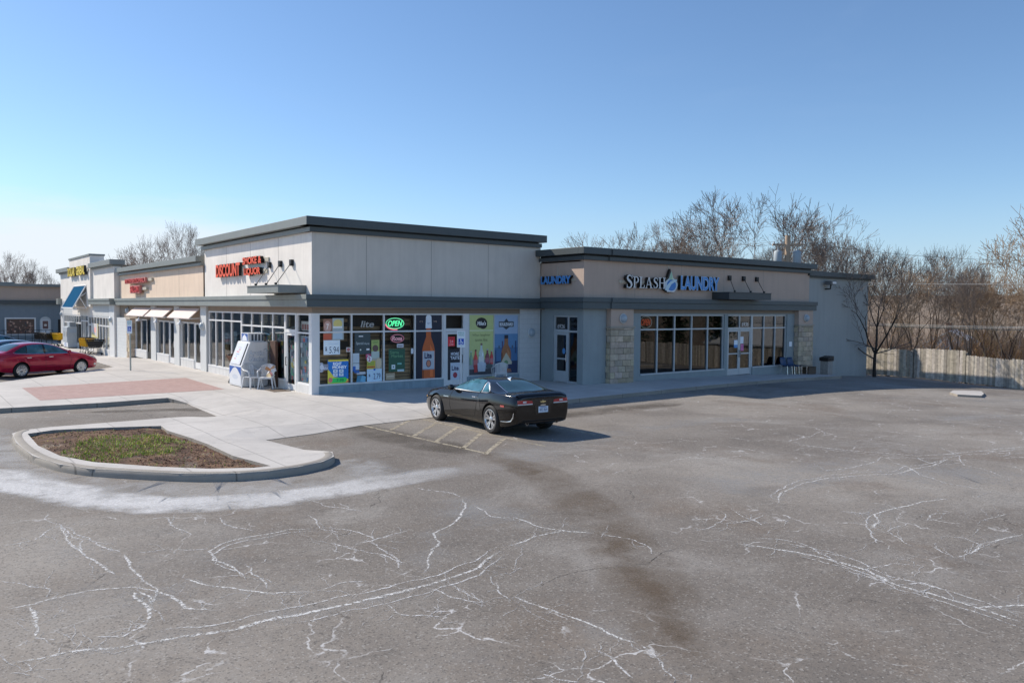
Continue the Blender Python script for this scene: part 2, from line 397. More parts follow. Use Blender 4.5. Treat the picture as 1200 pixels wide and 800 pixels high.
def asphalt():
    m = bpy.data.materials.new('asphalt'); m.use_nodes = True; nt = m.node_tree; b = nt.nodes['Principled BSDF']
    g = nd(nt, 'ShaderNodeNewGeometry').outputs['Position']
    big = noi(nt, g, .12, 4); mid = noi(nt, g, .7, 6, .6, .4); fine = noi(nt, g, 9, 6, .7); grit = noi(nt, g, 70, 3, .8)
    c = mixc(nt, ramp(nt, big, .38, .62), (.185,.163,.142), (.295,.266,.234))
    c = mixc(nt, ramp(nt, noi(nt, g, .33, 5, .6, .6), .52, .68, 0, .7), c, (.19,.155,.125))
    c = mixc(nt, ramp(nt, noi(nt, g, .21, 6, .65, 1.2), .52, .70, 0, .6), c, (.33,.31,.285))
    c = mixc(nt, ramp(nt, mid, .45, .75, 0, .35), c, (.29,.272,.25))
    c = mixc(nt, ramp(nt, mid, .5, .25, 0, .45), c, (.13,.118,.107))
    c = mixc(nt, ramp(nt, fine, .3, .8, 0, 1), c, mixc(nt, 1.0, c, (1.22,1.2,1.17), 'MULTIPLY'))
    # aggregate: pale and dark chips
    vo = nd(nt, 'ShaderNodeTexVoronoi', i_Scale=55.0); nt.links.new(g, vo.inputs['Vector'])
    sc = nd(nt, 'ShaderNodeSeparateColor'); nt.links.new(vo.outputs['Color'], sc.inputs[0])
    c = mixc(nt, ramp(nt, sc.outputs[0], .86, .98, 0, .55), c, (.42,.40,.37))
    c = mixc(nt, ramp(nt, sc.outputs[1], .75, .98, 0, .5), c, (.07,.066,.062))
    c = mixc(nt, ramp(nt, grit, .35, .7, .0, .5), c, mixc(nt, 1.0, c, (.72,.72,.73), 'MULTIPLY'))
    # hairline network in worn zones, filled with salt
    wz = noi(nt, g, .16, 3, .5)
    wv = nd(nt, 'ShaderNodeVectorMath', operation='ADD'); nn = nd(nt, 'ShaderNodeTexNoise', i_Scale=2.2, i_Detail=4.0); nt.links.new(g, nn.inputs['Vector'])
    sc2 = nd(nt, 'ShaderNodeVectorMath', operation='SCALE'); sc2.inputs['Scale'].default_value = .55; nt.links.new(nn.outputs['Color'], sc2.inputs[0])
    nt.links.new(g, wv.inputs[0]); nt.links.new(sc2.outputs[0], wv.inputs[1])
    v2 = nd(nt, 'ShaderNodeTexVoronoi', feature='DISTANCE_TO_EDGE', i_Scale=.85); nt.links.new(wv.outputs[0], v2.inputs['Vector'])
    net = mth(nt, 'MULTIPLY', ramp(nt, v2.outputs['Distance'], .013, .003), ramp(nt, wz, .42, .52))
    brk = ramp(nt, noi(nt, g, 1.7, 3), .45, .62)
    net = mth(nt, 'MULTIPLY', net, brk)
    net = mth(nt, 'MULTIPLY', net, ramp(nt, noi(nt, g, 16, 4, .7), .38, .52))
    c = mixc(nt, mth(nt, 'MULTIPLY', net, .85), c, (.58,.57,.56))
    v3 = nd(nt, 'ShaderNodeTexVoronoi', feature='DISTANCE_TO_EDGE', i_Scale=.27); nt.links.new(wv.outputs[0], v3.inputs['Vector'])
    n3 = mth(nt, 'MULTIPLY', ramp(nt, v3.outputs['Distance'], .0028, .0006), ramp(nt, noi(nt, g, .9, 4), .5, .62))
    c = mixc(nt, mth(nt, 'MULTIPLY', n3, .75), c, (.05,.046,.042))
    # dry salt haze
    hz = mth(nt, 'MULTIPLY', ramp(nt, wz, .5, .75, 0, .3), ramp(nt, noi(nt, g, 3.5, 8, .7), .4, .7))
    c = mixc(nt, hz, c, (.40,.40,.40))
    nt.links.new(c, b.inputs['Base Color']); b.inputs['Roughness'].default_value = .88; b.inputs['Specular IOR Level'].default_value = .25
    h = mth(nt, 'ADD', mth(nt, 'MULTIPLY', grit, .6), mth(nt, 'MULTIPLY', vo.outputs['Distance'], .8))
    bp = nd(nt, 'ShaderNodeBump', i_Strength=.35, i_Distance=.006); nt.links.new(h, bp.inputs['Height']); nt.links.new(bp.outputs[0], b.inputs['Normal'])
    return m
M_asph = asphalt()
def concrete(name, base, joint=1.55, jc=.55):
    m = bpy.data.materials.new(name); m.use_nodes = True; nt = m.node_tree; b = nt.nodes['Principled BSDF']
    g = nd(nt, 'ShaderNodeNewGeometry').outputs['Position']
    big = noi(nt, g, .5, 5); mid = noi(nt, g, 3, 7, .65); fine = noi(nt, g, 40, 4, .7)
    c = mixc(nt, ramp(nt, big, .3, .7), tuple(x*.86 for x in base), tuple(x*1.06 for x in base))
    c = mixc(nt, ramp(nt, mid, .5, .75, 0, .5), c, tuple(x*.66 for x in base))
    c = mixc(nt, ramp(nt, noi(nt, g, .9, 7, .7, .8), .55, .72, 0, .55), c, tuple(x*.62 for x in base))
    c = mixc(nt, ramp(nt, noi(nt, g, 7, 3, .6), .68, .74, 0, .6), c, tuple(x*.45 for x in base))
    c = mixc(nt, ramp(nt, mid, .45, .2, 0, .5), c, tuple(min(1, x*1.22) for x in base))
    c = mixc(nt, ramp(nt, fine, .3, .7, 0, .35), c, tuple(x*.75 for x in base))
    if joint:
        sp = nd(nt, 'ShaderNodeSeparateXYZ'); nt.links.new(g, sp.inputs[0]); f = None
        for ax, st in (('X', joint), ('Y', joint*1.1)):
            q = mth(nt, 'PINGPONG', mth(nt, 'ADD', sp.outputs[ax], 50.3), st/2)
            l = ramp(nt, q, .022, .006); f = l if f is None else mth(nt, 'MAXIMUM', f, l)
        c = mixc(nt, mth(nt, 'MULTIPLY', f, jc), c, tuple(x*.35 for x in base))
    nt.links.new(c, b.inputs['Base Color']); b.inputs['Roughness'].default_value = .85
    bp = nd(nt, 'ShaderNodeBump', i_Strength=.2, i_Distance=.005); nt.links.new(fine, bp.inputs['Height']); nt.links.new(bp.outputs[0], b.inputs['Normal'])
    MATS[name] = m; return m
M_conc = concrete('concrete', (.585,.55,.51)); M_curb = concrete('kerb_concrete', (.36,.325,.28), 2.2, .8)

# terrain to the horizon, dry winter grass; the lot lies on it
mb = MB(); xs = [-1500,-400,-120,-60,-30,0,4,8,12,13.3]+[14+1.0*i for i in range(28)]+[50,70,120,300,900,1500]; ys = [-1500,-400,-120,-60,-30,-14,-12,-10,-8,-6,-4,0,10,22,30,60,120,400,1500]
for x in xs:
    for y in ys: mb.v.append(V((x, y, gz(x, y)-.06-(.0 if x < 33 else min(.5, (x-33)*.05)))))
for i in range(len(xs)-1):
    for j in range(len(ys)-1):
        a = i*len(ys)+j; mb.f.append([a, a+len(ys), a+len(ys)+1, a+1]); mb.m.append(0); mb.c.append((1,1,1))
tag(mb.build('ground', mat('dry_grass', (.16,.12,.07), .95, var=.5, scale=.2, bump=.5, bscale=8), smooth=60), kind='structure')
mb = MB(); xs = [-140,-60,-20,0,4,8,12,13.3]+[14+1.0*i for i in range(21)]+[36,38,41,45,60,90]; ys = [-90,-50,-30,-14]+[-13+i for i in range(14)]+[22,30,60,100]
for x in xs:
    for y in ys:
        q = min(x, fence_x(y)+.05); mb.v.append(V((q, y, gz(q, y))))
for i in range(len(xs)-1):
    for j in range(len(ys)-1):
        a = i*len(ys)+j; mb.f.append([a, a+len(ys), a+len(ys)+1, a+1]); mb.m.append(0); mb.c.append((1,1,1))
tag(mb.build('asphalt_lot', M_asph, smooth=60), kind='structure')

# ------------------------------------------------------------------ raised pavement with its peninsula round the planting bed
soil = [(-8.72,-3.95),(-8.15,-3.66),(-7.42,-3.84),(-6.62,-4.12),(-5.93,-4.42),(-6.0,-5.28),(-5.85,-6.7),(-5.79,-7.79),(-5.8,-9.37),(-5.66,-10.15),(-5.56,-10.78),(-5.88,-10.75),(-6.57,-10.36),(-7.3,-9.6),(-8.15,-8.45),(-8.55,-7.4),(-8.74,-5.84)]
RAMP = [(-4.1,-8.9),(-4.32,-7.2),(-3.05,-6.99),(-1.54,-6.44),(.77,-6.2),(2.4,-6.12)]
outer = [(-.1,55.9),(-2.9,55.9),(-2.9,16.6),(-4.07,15.08),(-8.02,10.59),(-16,2.6),(-15.6,1.75),(-8.77,1.66),(-6.16,1.5),(-4.2,1.75),(-3.85,.8),(-3.98,-2.7),(-4.4,-2.98),(-5.88,-3.04),(-7.29,-3.08),(-8.2,-3.1),(-8.75,-3.25),(-9.0,-3.7),
 (-9.07,-5.18),(-8.98,-7.09),(-8.69,-8.35),(-8.32,-9.1),(-7.72,-9.82),(-7.13,-10.48),(-6.71,-10.81),(-6.26,-11.06),(-5.75,-11.18),(-5.17,-11.15),(-4.6,-10.95),(-4.2,-10.6),(-4.0,-10.1)]+RAMP+[(3.4,-6.05),(6.27,-5.95),(10,-5.72),(14.4,-5.45),(17.7,-5.25),(23,-4.75),(26.3,-4.4),(26.6,-2.45),(10.4,-2.45),(10.4,.15),(.15,.15),(.15,29.5),(-.1,29.5)]
def pave_z(x, y):
    z = .14
    # flush ramps: towards the hatched bay and into the lane by the brick panel
    best = 9
    for i in range(len(RAMP)-1):
        a, b = V(RAMP[i]), V(RAMP[i+1]); t = max(0, min(1, (V((x,y))-a).dot(b-a)/(b-a).length_squared)); best = min(best, (a.lerp(b,t)-V((x,y))).length)
    z = min(z, .012+best*.11)
    a, b = V((-3.88,.6)), V((-3.98,-2.7)); t = max(0, min(1, (V((x,y))-a).dot(b-a)/(b-a).length_squared)); z = min(z, .012+(a.lerp(b,t)-V((x,y))).length*.12)
    return z+gz(x, y)
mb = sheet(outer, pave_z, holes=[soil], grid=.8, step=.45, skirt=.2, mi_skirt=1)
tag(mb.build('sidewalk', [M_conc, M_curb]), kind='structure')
# rounded kerb along the peninsula nose: its own pour
kp = [(-8.75,-3.25),(-9.0,-3.7),(-9.07,-5.18),(-8.98,-7.09),(-8.69,-8.35),(-8.32,-9.1),(-7.72,-9.82),(-7.13,-10.48),(-6.71,-10.81),(-6.26,-11.06),(-5.75,-11.18),(-5.17,-11.15),(-4.6,-10.95),(-4.2,-10.6),(-4.0,-10.1),(-4.05,-9.4)]
for _ in range(2):   # smooth the corner points
    q = [kp[0]]
    for a, b in zip(kp[:-1], kp[1:]): q += [(a[0]*.75+b[0]*.25, a[1]*.75+b[1]*.25), (a[0]*.25+b[0]*.75, a[1]*.25+b[1]*.75)]
    kp = q+[kp[-1]]
mb = MB(); prof = [(.035,-.02),(.03,.06),(.015,.125),(-.03,.15),(-.13,.152),(-.16,.146)]
nrm = []
for i, p in enumerate(kp):
    d = (V(kp[min(i+1,len(kp)-1)])-V(kp[max(i-1,0)])).normalized(); nrm.append(V((d.y, -d.x)))     # outward is to the right of travel
c0 = sum((V(p) for p in kp), V((0,0)))/len(kp)
for i, p in enumerate(kp):
    n = nrm[i] if nrm[i].dot(V(p)-c0) > 0 else -nrm[i]
    fade = 1.0 if i < len(kp)-6 else max(.1, (len(kp)-1-i)/6)
    for o, z in prof: mb.v.append(V((p[0]+n.x*o, p[1]+n.y*o, z*fade if z > 0 else z)))
k = len(prof)
for i in range(len(kp)-1):
    for j in range(k-1):
        mb.f.append([i*k+j, (i+1)*k+j, (i+1)*k+j+1, i*k+j+1]); mb.m.append(0); mb.c.append((1,1,1))
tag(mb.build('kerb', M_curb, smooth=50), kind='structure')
# planting bed
def soil_z(x, y):
    q = noise.fractal(V((x*1.3,y*1.3,0)), 1, 2, 4); e = min((V(a)-V((x,y))).length for a in resample(soil, .5)); 
    return .06+.05*min(1, e/.6)+.035*q*min(1, e/.3)
def soil_material():
    m = bpy.data.materials.new('soil'); m.use_nodes = True; nt = m.node_tree; b = nt.nodes['Principled BSDF']
    g = nd(nt, 'ShaderNodeNewGeometry').outputs['Position']
    c = mixc(nt, ramp(nt, noi(nt, g, 2.2, 6, .65), .38, .62), (.10,.05,.03), (.27,.16,.09))
    c = mixc(nt, ramp(nt, noi(nt, g, 1.0, 5, .6), .57, .68, 0, .8), c, (.36,.30,.235))
    c = mixc(nt, ramp(nt, noi(nt, g, 28, 5, .75), .35, .7), c, mixc(nt, 1.0, c, (.45,.42,.4), 'MULTIPLY'))
    nt.links.new(c, b.inputs['Base Color']); b.inputs['Roughness'].default_value = .95
    bp = nd(nt, 'ShaderNodeBump', i_Strength=.9, i_Distance=.03); nt.links.new(noi(nt, g, 22, 6, .7), bp.inputs['Height']); nt.links.new(bp.outputs[0], b.inputs['Normal'])
    return m
mb = sheet(soil, soil_z, grid=.13, step=.2)
tag(mb.build('planting_soil', soil_material(), smooth=80), kind='structure')
gr = MB()
def gdens(x, y): return noise.fractal(V((x*.75+3, y*.75, 4)), 1, 2, 3)
core = ground(150, 521, .1); core2 = ground(105, 536, .1); core3 = ground(175, 528, .1)
for _ in range(13000):
    x, y = rnd.uniform(-8.8,-5.5), rnd.uniform(-10.8,-3.7)
    if not in_poly((x,y), soil): continue
    d = min((V((x,y))-V(c.xy)).length/s for c, s in ((core,1.25),(core2,.75),(core3,.75)))
    if d+.8*gdens(x*1.5,y*1.5) > .9 and rnd.random() > .05: continue
    z = soil_z(x,y)-.01; h = rnd.uniform(.03,.085); a = rnd.uniform(0,6.28); w = .009; l = rnd.uniform(.1,.8)*h
    dx, dy = math.cos(a), math.sin(a); g = rnd.uniform(.65,1.3); dry = rnd.random() < .3
    gr.add([(x-dy*w,y+dx*w,z),(x+dy*w,y-dx*w,z),(x+dx*l,y+dy*l,z+h)], [(0,1,2)], col=(2.0*g,1.3*g,.9*g) if dry else (g*rnd.uniform(.9,1.3),g,g*.8))
tag(gr.build('grass', mat('grass_blade', (.30,.47,.07), .7, var=.3, scale=2, tint=True)), kind='stuff')
lf = MB()
for _ in range(9000):
    x, y = rnd.uniform(-8.8,-5.5), rnd.uniform(-10.8,-3.7)
    if not in_poly((x,y), soil) or gdens(x*1.3+9,y*1.3) < -.15: continue
    z = soil_z(x,y)+rnd.uniform(.0,.02); s = rnd.uniform(.012,.03); a = rnd.uniform(0,6.28); t = rnd.uniform(-.5,.5)
    u = V((math.cos(a),math.sin(a),t))*s; w = V((-math.sin(a),math.cos(a),rnd.uniform(-.5,.5)))*s*.6; g = rnd.uniform(.4,1.5)
    c = V((x,y,z)); lf.add([c-u,c+w,c+u,c-w], [(0,1,2,3)], col=(g,g*rnd.uniform(.8,1.05),g))
tag(lf.build('leaf_litter', mat('dead_leaf', (.17,.088,.048), .9, var=.3, scale=4, tint=True)), kind='stuff')

# brick panel in the pavement
pad = [(-7.6,3.15),(-1.85,3.35),(-1.7,8.8),(-7.6,7.75)]
M_pad = block_mat('brick_paving', (.40,.245,.215), (.46,.30,.265), (.42,.34,.31), .21, .105, .008, .2, flat=True)
mb = sheet(pad, lambda x, y: pave_z(x,y)+.004, grid=1.0, step=.5); tag(mb.build('brick_paving', M_pad), kind='structure')

# small kerbed island to the right, and its twin kerb stub
isl = [ground(u,v).xy for u,v in ((1113,462),(1122,464.5),(1150,466),(1153,463.5),(1150,460.5),(1130,459.5),(1117,459.5))]
mb = sheet([tuple(p) for p in isl], lambda x,y: gz(x,y)+.085, step=.3, skirt=.2, mi_skirt=1)
tag(mb.build('traffic_island', [M_conc, M_curb]), kind='structure')

# ------------------------------------------------------------------ marks on the asphalt: cracks filled with salt, salt wash, stains, paint
def ribbon(mb, uvs, pts, w, z, jit=0.0, seed=0, taper=.12):
    r = random.Random(seed); P = [V(p) for p in pts]
    for _ in range(5):
        if jit == 0 and _ > 2: break
        q = [P[0]]
        for a, b in zip(P[:-1], P[1:]):
            d = b-a
            if d.length > .12: q.append((a+b)/2+V((-d.y,d.x))*r.uniform(-jit,jit))
            q.append(b)
        P = q
    n = len(P); l = 0
    base = len(mb.v); U = []
    for i, p in enumerate(P):
        d = P[min(i+1,n-1)]-P[max(i-1,0)]; d = d.normalized() if d.length else V((1,0)); s = V((-d.y,d.x))
        if i: l += (P[i]-P[i-1]).length
        e = min(i, n-1-i)/max(1, n*taper); ww = w*min(1, .25+e*.75)
        for k in (-1,0,1):
            q = p+s*ww*k/2; mb.v.append(V((q.x,q.y,gz(q.x,q.y)+z))); U.append((i/max(1,n-1), k))
    for i in range(n-1):
        for k in (0,1):
            a = base+i*3+k; f = [a, a+1, a+4, a+3]; mb.f.append(f); mb.m.append(0); mb.c.append((1,1,1)); uvs.append([U[j-base] for j in f])
def overlay(name, rib, m, taper=.12):
    """rib: list of (pixel polyline, width, z, jitter)"""
    mb = MB(); uvs = []
    for i, (pl, w, z, j) in enumerate(rib): ribbon(mb, uvs, [ground(*p).xy for p in pl], w, z, j, i, taper)
    o = mb.build(name, m); uv = o.data.uv_layers.new(name='strip')
    uv.data.foreach_set('uv', [x for f in uvs for p in f for x in p])
    return tag(o, kind='structure')
def strip_mat(name, col, core, soft, wob, wscale, gate=(.35,.55), gscale=1.5, strength=1.0, speck=0.0, rough=.9, crumb=0.0, fade=.08):
    m = bpy.data.materials.new(name); m.use_nodes = True; nt = m.node_tree; b = nt.nodes['Principled BSDF']
    b.inputs['Roughness'].default_value = rough
    g = nd(nt, 'ShaderNodeNewGeometry').outputs['Position']
    uv = nd(nt, 'ShaderNodeUVMap', uv_map='strip'); sp = nd(nt, 'ShaderNodeSeparateXYZ'); nt.links.new(uv.outputs[0], sp.inputs[0])
    wv = mth(nt, 'ADD', mth(nt, 'MULTIPLY', mth(nt, 'SUBTRACT', noi(nt, g, wscale, 6, .65), .5), wob), mth(nt, 'MULTIPLY', mth(nt, 'SUBTRACT', noi(nt, g, 34, 4, .7), .5), crumb))
    d = mth(nt, 'ABSOLUTE', mth(nt, 'ADD', sp.outputs['Y'], wv))
    thick = ramp(nt, noi(nt, g, gscale*.7, 3), .3, .7, core*.5, core*1.5)
    a = mth(nt, 'SUBTRACT', 1, mth(nt, 'DIVIDE', mth(nt, 'SUBTRACT', d, thick), soft), True)
    a = mth(nt, 'MINIMUM', mth(nt, 'MAXIMUM', a, 0), 1)
    edge = mth(nt, 'MULTIPLY', ramp(nt, mth(nt, 'ABSOLUTE', sp.outputs['Y']), 1.0, .7), mth(nt, 'MULTIPLY', ramp(nt, sp.outputs['X'], 1.0, 1-fade), ramp(nt, sp.outputs['X'], 0.0, min(.1, fade))))
    a = mth(nt, 'MULTIPLY', mth(nt, 'MULTIPLY', a, edge), ramp(nt, noi(nt, g, gscale, 6, .65), gate[0], gate[1], .0, strength))
    if crumb: a = mth(nt, 'MULTIPLY', a, ramp(nt, noi(nt, g, 19, 5, .75), .40, .56, .0, 1))
    if speck: a = mth(nt, 'MULTIPLY', a, ramp(nt, noi(nt, g, 30, 6, .8), .5-speck, .5+speck*.6, .15, 1))
    nt.links.new(a, b.inputs['Alpha'])
    nt.links.new(mixc(nt, ramp(nt, noi(nt, g, 14, 5), .3, .7), tuple(x*.85 for x in col), col), b.inputs['Base Color'])
    return m
zl = lambda L: [(.5*x, 540+.5*y) for x, y in L]
zr = lambda L: [(600+.5*x, 440+.5*y) for x, y in L]
main = [zl(p) for p in (
 [(-40,488),(100,462),(200,442),(270,438),(350,425),(450,408),(550,395),(640,370),(740,352),(850,328),(920,312),(1000,292),(1060,272),(1120,250),(1150,225),(1185,203)],
 [(990,270),(1005,225),(1030,190),(1015,170),(1070,140),(1090,110),(1085,85)],
 [(750,158),(680,160),(600,175),(530,190),(490,212),(500,232),(550,250),(570,275)],
 [(430,275),(500,292),(560,300),(640,310),(740,305)], [(145,145),(190,210),(230,240),(275,270)],
 [(0,350),(80,335),(200,305),(310,295),(400,315),(435,345),(520,352)], [(65,340),(85,370),(80,415)],
 [(290,215),(330,272),(370,300),(358,330),(310,300)], [(310,305),(350,345),(345,380)])] + [zr(p) for p in (
 [(645,155),(700,165),(760,172),(850,180),(950,188),(1050,180),(1220,163)], [(620,305),(630,275),(665,258),(740,240),(800,235),(900,230),(990,210),(1040,190)],
 [(525,395),(580,400),(640,410),(700,420),(760,435),(830,455),(900,490),(980,510),(1080,540),(1140,560),(1220,588)],
 [(840,360),(860,340),(850,325),(900,310),(960,295),(1030,285)], [(0,515),(50,535),(120,560),(180,580),(230,605),(300,630)],
 [(-10,400),(60,375),(130,362)], [(0,330),(50,350),(130,365),(200,370)], [(1070,420),(1100,395),(1140,385),(1200,370)], [(1075,545),(1220,538)])]
thin = [zl(p) for p in (
 [(1110,105),(1150,130),(1190,135)],[(1085,85),(1040,72),(970,62)],[(575,240),(590,265),(625,300)],[(740,305),(800,285),(860,280)],[(780,190),(850,210),(900,220),(950,242)],
 [(750,155),(830,165),(880,185)],[(720,125),(750,158),(800,170)],[(150,150),(210,180),(290,215)],[(110,120),(160,165),(190,215)],[(0,280),(60,290),(125,300)],[(80,415),(130,418)],[(345,380),(290,410),(220,412)],
 [(905,335),(940,360),(1040,365)],[(1060,290),(1100,315),(1135,330)],[(1160,285),(1200,330)],[(1000,298),(1060,320),(1140,330)],[(515,130),(530,150),(600,165)],[(380,130),(420,160),(450,175)],
 [(180,440),(190,420)],[(55,470),(75,490),(20,498)],[(710,90),(760,105),(860,120)],[(0,200),(80,185),(140,150)],[(320,215),(420,208),(490,205)],[(850,185),(900,210),(940,255)],[(870,190),(960,160)])] + [zr(p) for p in (
 [(560,378),(640,385),(720,408),(800,430)],[(620,392),(700,402),(750,430),(790,452)],[(770,318),(840,325)],[(985,400),(1040,425),(1070,415)],[(1000,165),(1050,190),(1060,210),(1170,240)],[(195,640),(240,665),(290,712)],
 [(425,365),(480,345),(500,325),(490,320)],[(520,315),(580,345),(590,352)],[(1100,340),(1170,325)],[(975,340),(985,325),(1040,320)],[(645,155),(690,145),(740,130)],[(200,370),(260,380),(310,395),(330,420)],
 [(300,630),(340,660),(390,715)],[(830,455),(890,440),(970,445)],[(850,325),(830,350),(860,395)],[(690,185),(760,190),(850,205)],[(720,225),(800,215),(870,190),(940,195)],[(880,200),(930,215),(1010,250),(1130,270)],[(950,190),(1000,210),(1060,205)],[(930,345),(880,365),(940,400)],[(1000,375),(1060,380),(1110,400)],[(70,700),(110,712),(160,718)],[(900,490),(960,485),(1010,500)],[(20,450),(0,455)],[(480,345),(560,340),(590,325)],[(1130,190),(1200,180)],[(780,455),(830,470),(880,485)])]
# feeder hairlines wandering off the mapped cracks
r5 = random.Random(5); feeders = []
for pl in main+thin:
    for _ in range(4):
        i = r5.randrange(len(pl)-1); t = r5.random(); a = (pl[i][0]*(1-t)+pl[i+1][0]*t, pl[i][1]*(1-t)+pl[i+1][1]*t); s = max(.25, (a[1]-470)/260)
        L1 = [a]; dx, dy = r5.uniform(-20,20)*s, r5.uniform(-9,9)*s
        for k in range(r5.choice((2,3))): a = (a[0]+dx+r5.uniform(-12,12)*s, a[1]+dy+r5.uniform(-7,7)*s); L1.append(a)
        feeders.append(L1)
# second strands beside the widest cracks
for pl, o in ((main[0][4:], -5), (main[0][7:], 5), (main[11][2:], 4), (main[11][3:], -6), (main[10], -4), (main[2], 3), (main[9], 5)): thin.append([(u+o*.8, v+o*(v-440)/160) for u, v in pl])
M_crack = strip_mat('salt_in_cracks', (.70,.69,.67), .10, .09, .5, 6, (.20,.38), 1.6, 1.0, crumb=.6)
M_thin = strip_mat('salt_in_hairlines', (.66,.65,.64), .14, .11, .5, 7, (.26,.44), 1.8, .95, crumb=.6)
M_dark = strip_mat('open_crack', (.03,.028,.026), .05, .05, .45, 6, (.38,.55), 1.3, .8, crumb=.2)
overlay('crack_halo', [(p, .9, .0006+i*.00001, .06) for i, p in enumerate(main)], strip_mat('salt_halo', (.44,.435,.43), .1, .7, .9, 3.5, (.4,.8), 1.4, .4, .3))
overlay('salt_cracks', [(p, .30 if i in (0,11) else .21, .0022+i*.00001, .06) for i, p in enumerate(main)], M_crack)
overlay('hairline_cracks', [(p, .11, .0024+i*.00001, .10) for i, p in enumerate(thin)], M_thin)
overlay('crack_feeders', [(p, .075, .0030+i*.000003, .12) for i, p in enumerate(feeders)], strip_mat('feeder_salt', (.54,.53,.52), .12, .10, .5, 8, (.32,.5), 1.8, .8, crumb=.6))
overlay('open_cracks', [(p, .17, .0020+i*.00002, .06) for i, p in enumerate([zr([(60,500),(110,470),(180,455),(260,445),(320,440),(350,415),(400,402)]), main[0], main[14], zl([(80,320),(200,300),(250,260)]), zl([(0,215),(90,190)])])], M_dark)
# salt wash round the island
wash = [[(-60,548),(40,570),(105,584),(180,592),(250,590),(330,584),(420,570),(480,559),(560,548),(640,539)]]
overlay('salt_band', [(wash[0], 1.25, .0039, .05), ([(-40,560),(40,574),(110,586),(180,590),(330,583),(420,569)], .9, .0040, .05)], strip_mat('salt_band', (.74,.73,.72), .42, .6, .8, 3.6, (.2,.52), 1.4, 1.0, .42, fade=.4), .1)
overlay('salt_wash', [([(-80,520),(0,545),(60,565),(150,578),(250,578),(340,570),(400,560)], 2.4, .0034, .03),
  ([(400,538),(425,545),(430,555),(400,570)], 1.0, .0036, .05), ([(415,536),(440,550),(470,556),(540,548)], .9, .0037, .05), ([(-40,500),(10,520),(20,545)], 1.6, .0038, .03)],
  strip_mat('salt_wash', (.56,.55,.54), .25, .8, .9, 3.2, (.28,.62), 1.8, .62, .42))
overlay('salt_haze', [([(835,577),(870,567),(920,556),(1000,548),(1060,545)], 2.6, .0010, .03), ([(690,510),(760,500),(840,492),(880,489)], 1.5, .0011, .03), ([(600,540),(660,520),(720,512)], 2.0, .0012, .03),
  ([(1080,492),(1150,488),(1230,486)], 1.2, .0013, .0), ([(1040,560),(1120,555),(1220,560)], 2.4, .0014, .0), ([(500,590),(560,600),(600,612)], 2.0, .0015, .0), ([(1110,466),(1150,470),(1210,468)], 1.3, .0016, 0)],
  strip_mat('salt_haze', (.44,.44,.44), .2, .8, .7, 1.6, (.32,.75), .9, .55, .3))
overlay('oil_stain', [(zr([(-20,190),(60,225),(170,300),(240,370),(285,440),(330,520),(400,600),(480,680),(560,760)]), 1.25, .00170, .02), (zr([(240,380),(300,470),(380,580),(470,680)]), .45, .00175, .03), (zr([(-60,180),(0,205),(40,235)]), .8, .00180, .02)],
  strip_mat('oil_stain', (.165,.115,.072), .3, .8, 1.3, .9, (.32,.66), .75, .52, .35))
overlay('damp_patch', [([(300,508),(350,503),(400,499),(440,507),(500,520),(560,533)], 1.5, .00185, .02), ([(640,490),(720,480),(800,472)], 1.2, .00188, .02), ([(100,483),(200,480),(255,480)], .8, .00192, .02)],
  strip_mat('damp_patch', (.10,.08,.06), .35, .8, .6, 1.6, (.22,.6), .8, .62, .2))
# worn paint of the hatched bay beside the parked car
def paint(mb, a, b, w=.1):
    a, b = V(a), V(b); d = (b-a).normalized(); s = V((-d.y,d.x))*w/2
    mb.add([(q.x,q.y,gz(q.x,q.y)+.0043) for q in (a-s,b-s,b+s,a+s)], [(0,1,2,3)])
mb = MB()
for a, b in (((-1.4,-6.3),(-1.1,-11.5)),((.5,-6.35),(.5,-11.6)),((2.55,-6.3),(2.6,-11.3)),((-1.35,-6.25),(.5,-6.2))): paint(mb, a, b)
for y in (-7.5,-8.65,-9.65,-10.75,-11.6): paint(mb, (-1.18,y), (.42,y+1.5 if y > -11 else y+1.4), .11)
def worn(name, col, keep):
    m = bpy.data.materials.new(name); m.use_nodes = True; nt = m.node_tree; b = nt.nodes['Principled BSDF']
    g = nd(nt, 'ShaderNodeNewGeometry').outputs['Position']
    a = mth(nt, 'MULTIPLY', ramp(nt, noi(nt, g, 6, 7, .7), keep, keep+.2), ramp(nt, noi(nt, g, .5, 2), .3, .55, .25, .9))
    nt.links.new(a, b.inputs['Alpha']); b.inputs['Base Color'].default_value = c4(col); b.inputs['Roughness'].default_value = .85
    return m
tag(mb.build('parking_lines', worn('worn_paint', (.46,.40,.30), .36)), kind='structure')
# ------------------------------------------------------------------ building materials
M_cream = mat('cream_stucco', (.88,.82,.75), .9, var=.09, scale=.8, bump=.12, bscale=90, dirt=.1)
M_tan = mat('tan_stucco', (.85,.665,.51), .9, var=.08, scale=.8, bump=.12, bscale=90, dirt=.12)
M_taupe = mat('taupe_stucco', (.56,.43,.345), .9, var=.07, scale=.8, bump=.12, bscale=90, dirt=.1)
M_bluegrey = mat('blue_grey_paint', (.32,.36,.365), .8, var=.07, scale=1.2, bump=.08, dirt=.12)
M_palegrey = mat('pale_grey_paint', (.64,.65,.64), .8, var=.05, scale=1.2, bump=.08, dirt=.1)
M_band = mat('grey_green_metal', (.27,.29,.27), .5, var=.06, scale=1.5, dirt=.12)
M_bandf = mat('shaded_grey_green_metal', (.085,.105,.11), .5, var=.06, scale=1.5, dirt=.1); M_capf = mat('shaded_slate_metal', (.075,.09,.093), .5, var=.06, scale=1.5, dirt=.1)  # darker copies of the trim metals: shade put into the colour of front faces
M_creamf = mat('shaded_cream_stucco', (.70,.635,.555), .9, var=.08, scale=.8, bump=.12, bscale=90, dirt=.1)  # darker copy of the cream stucco, the front's shade put into its colour
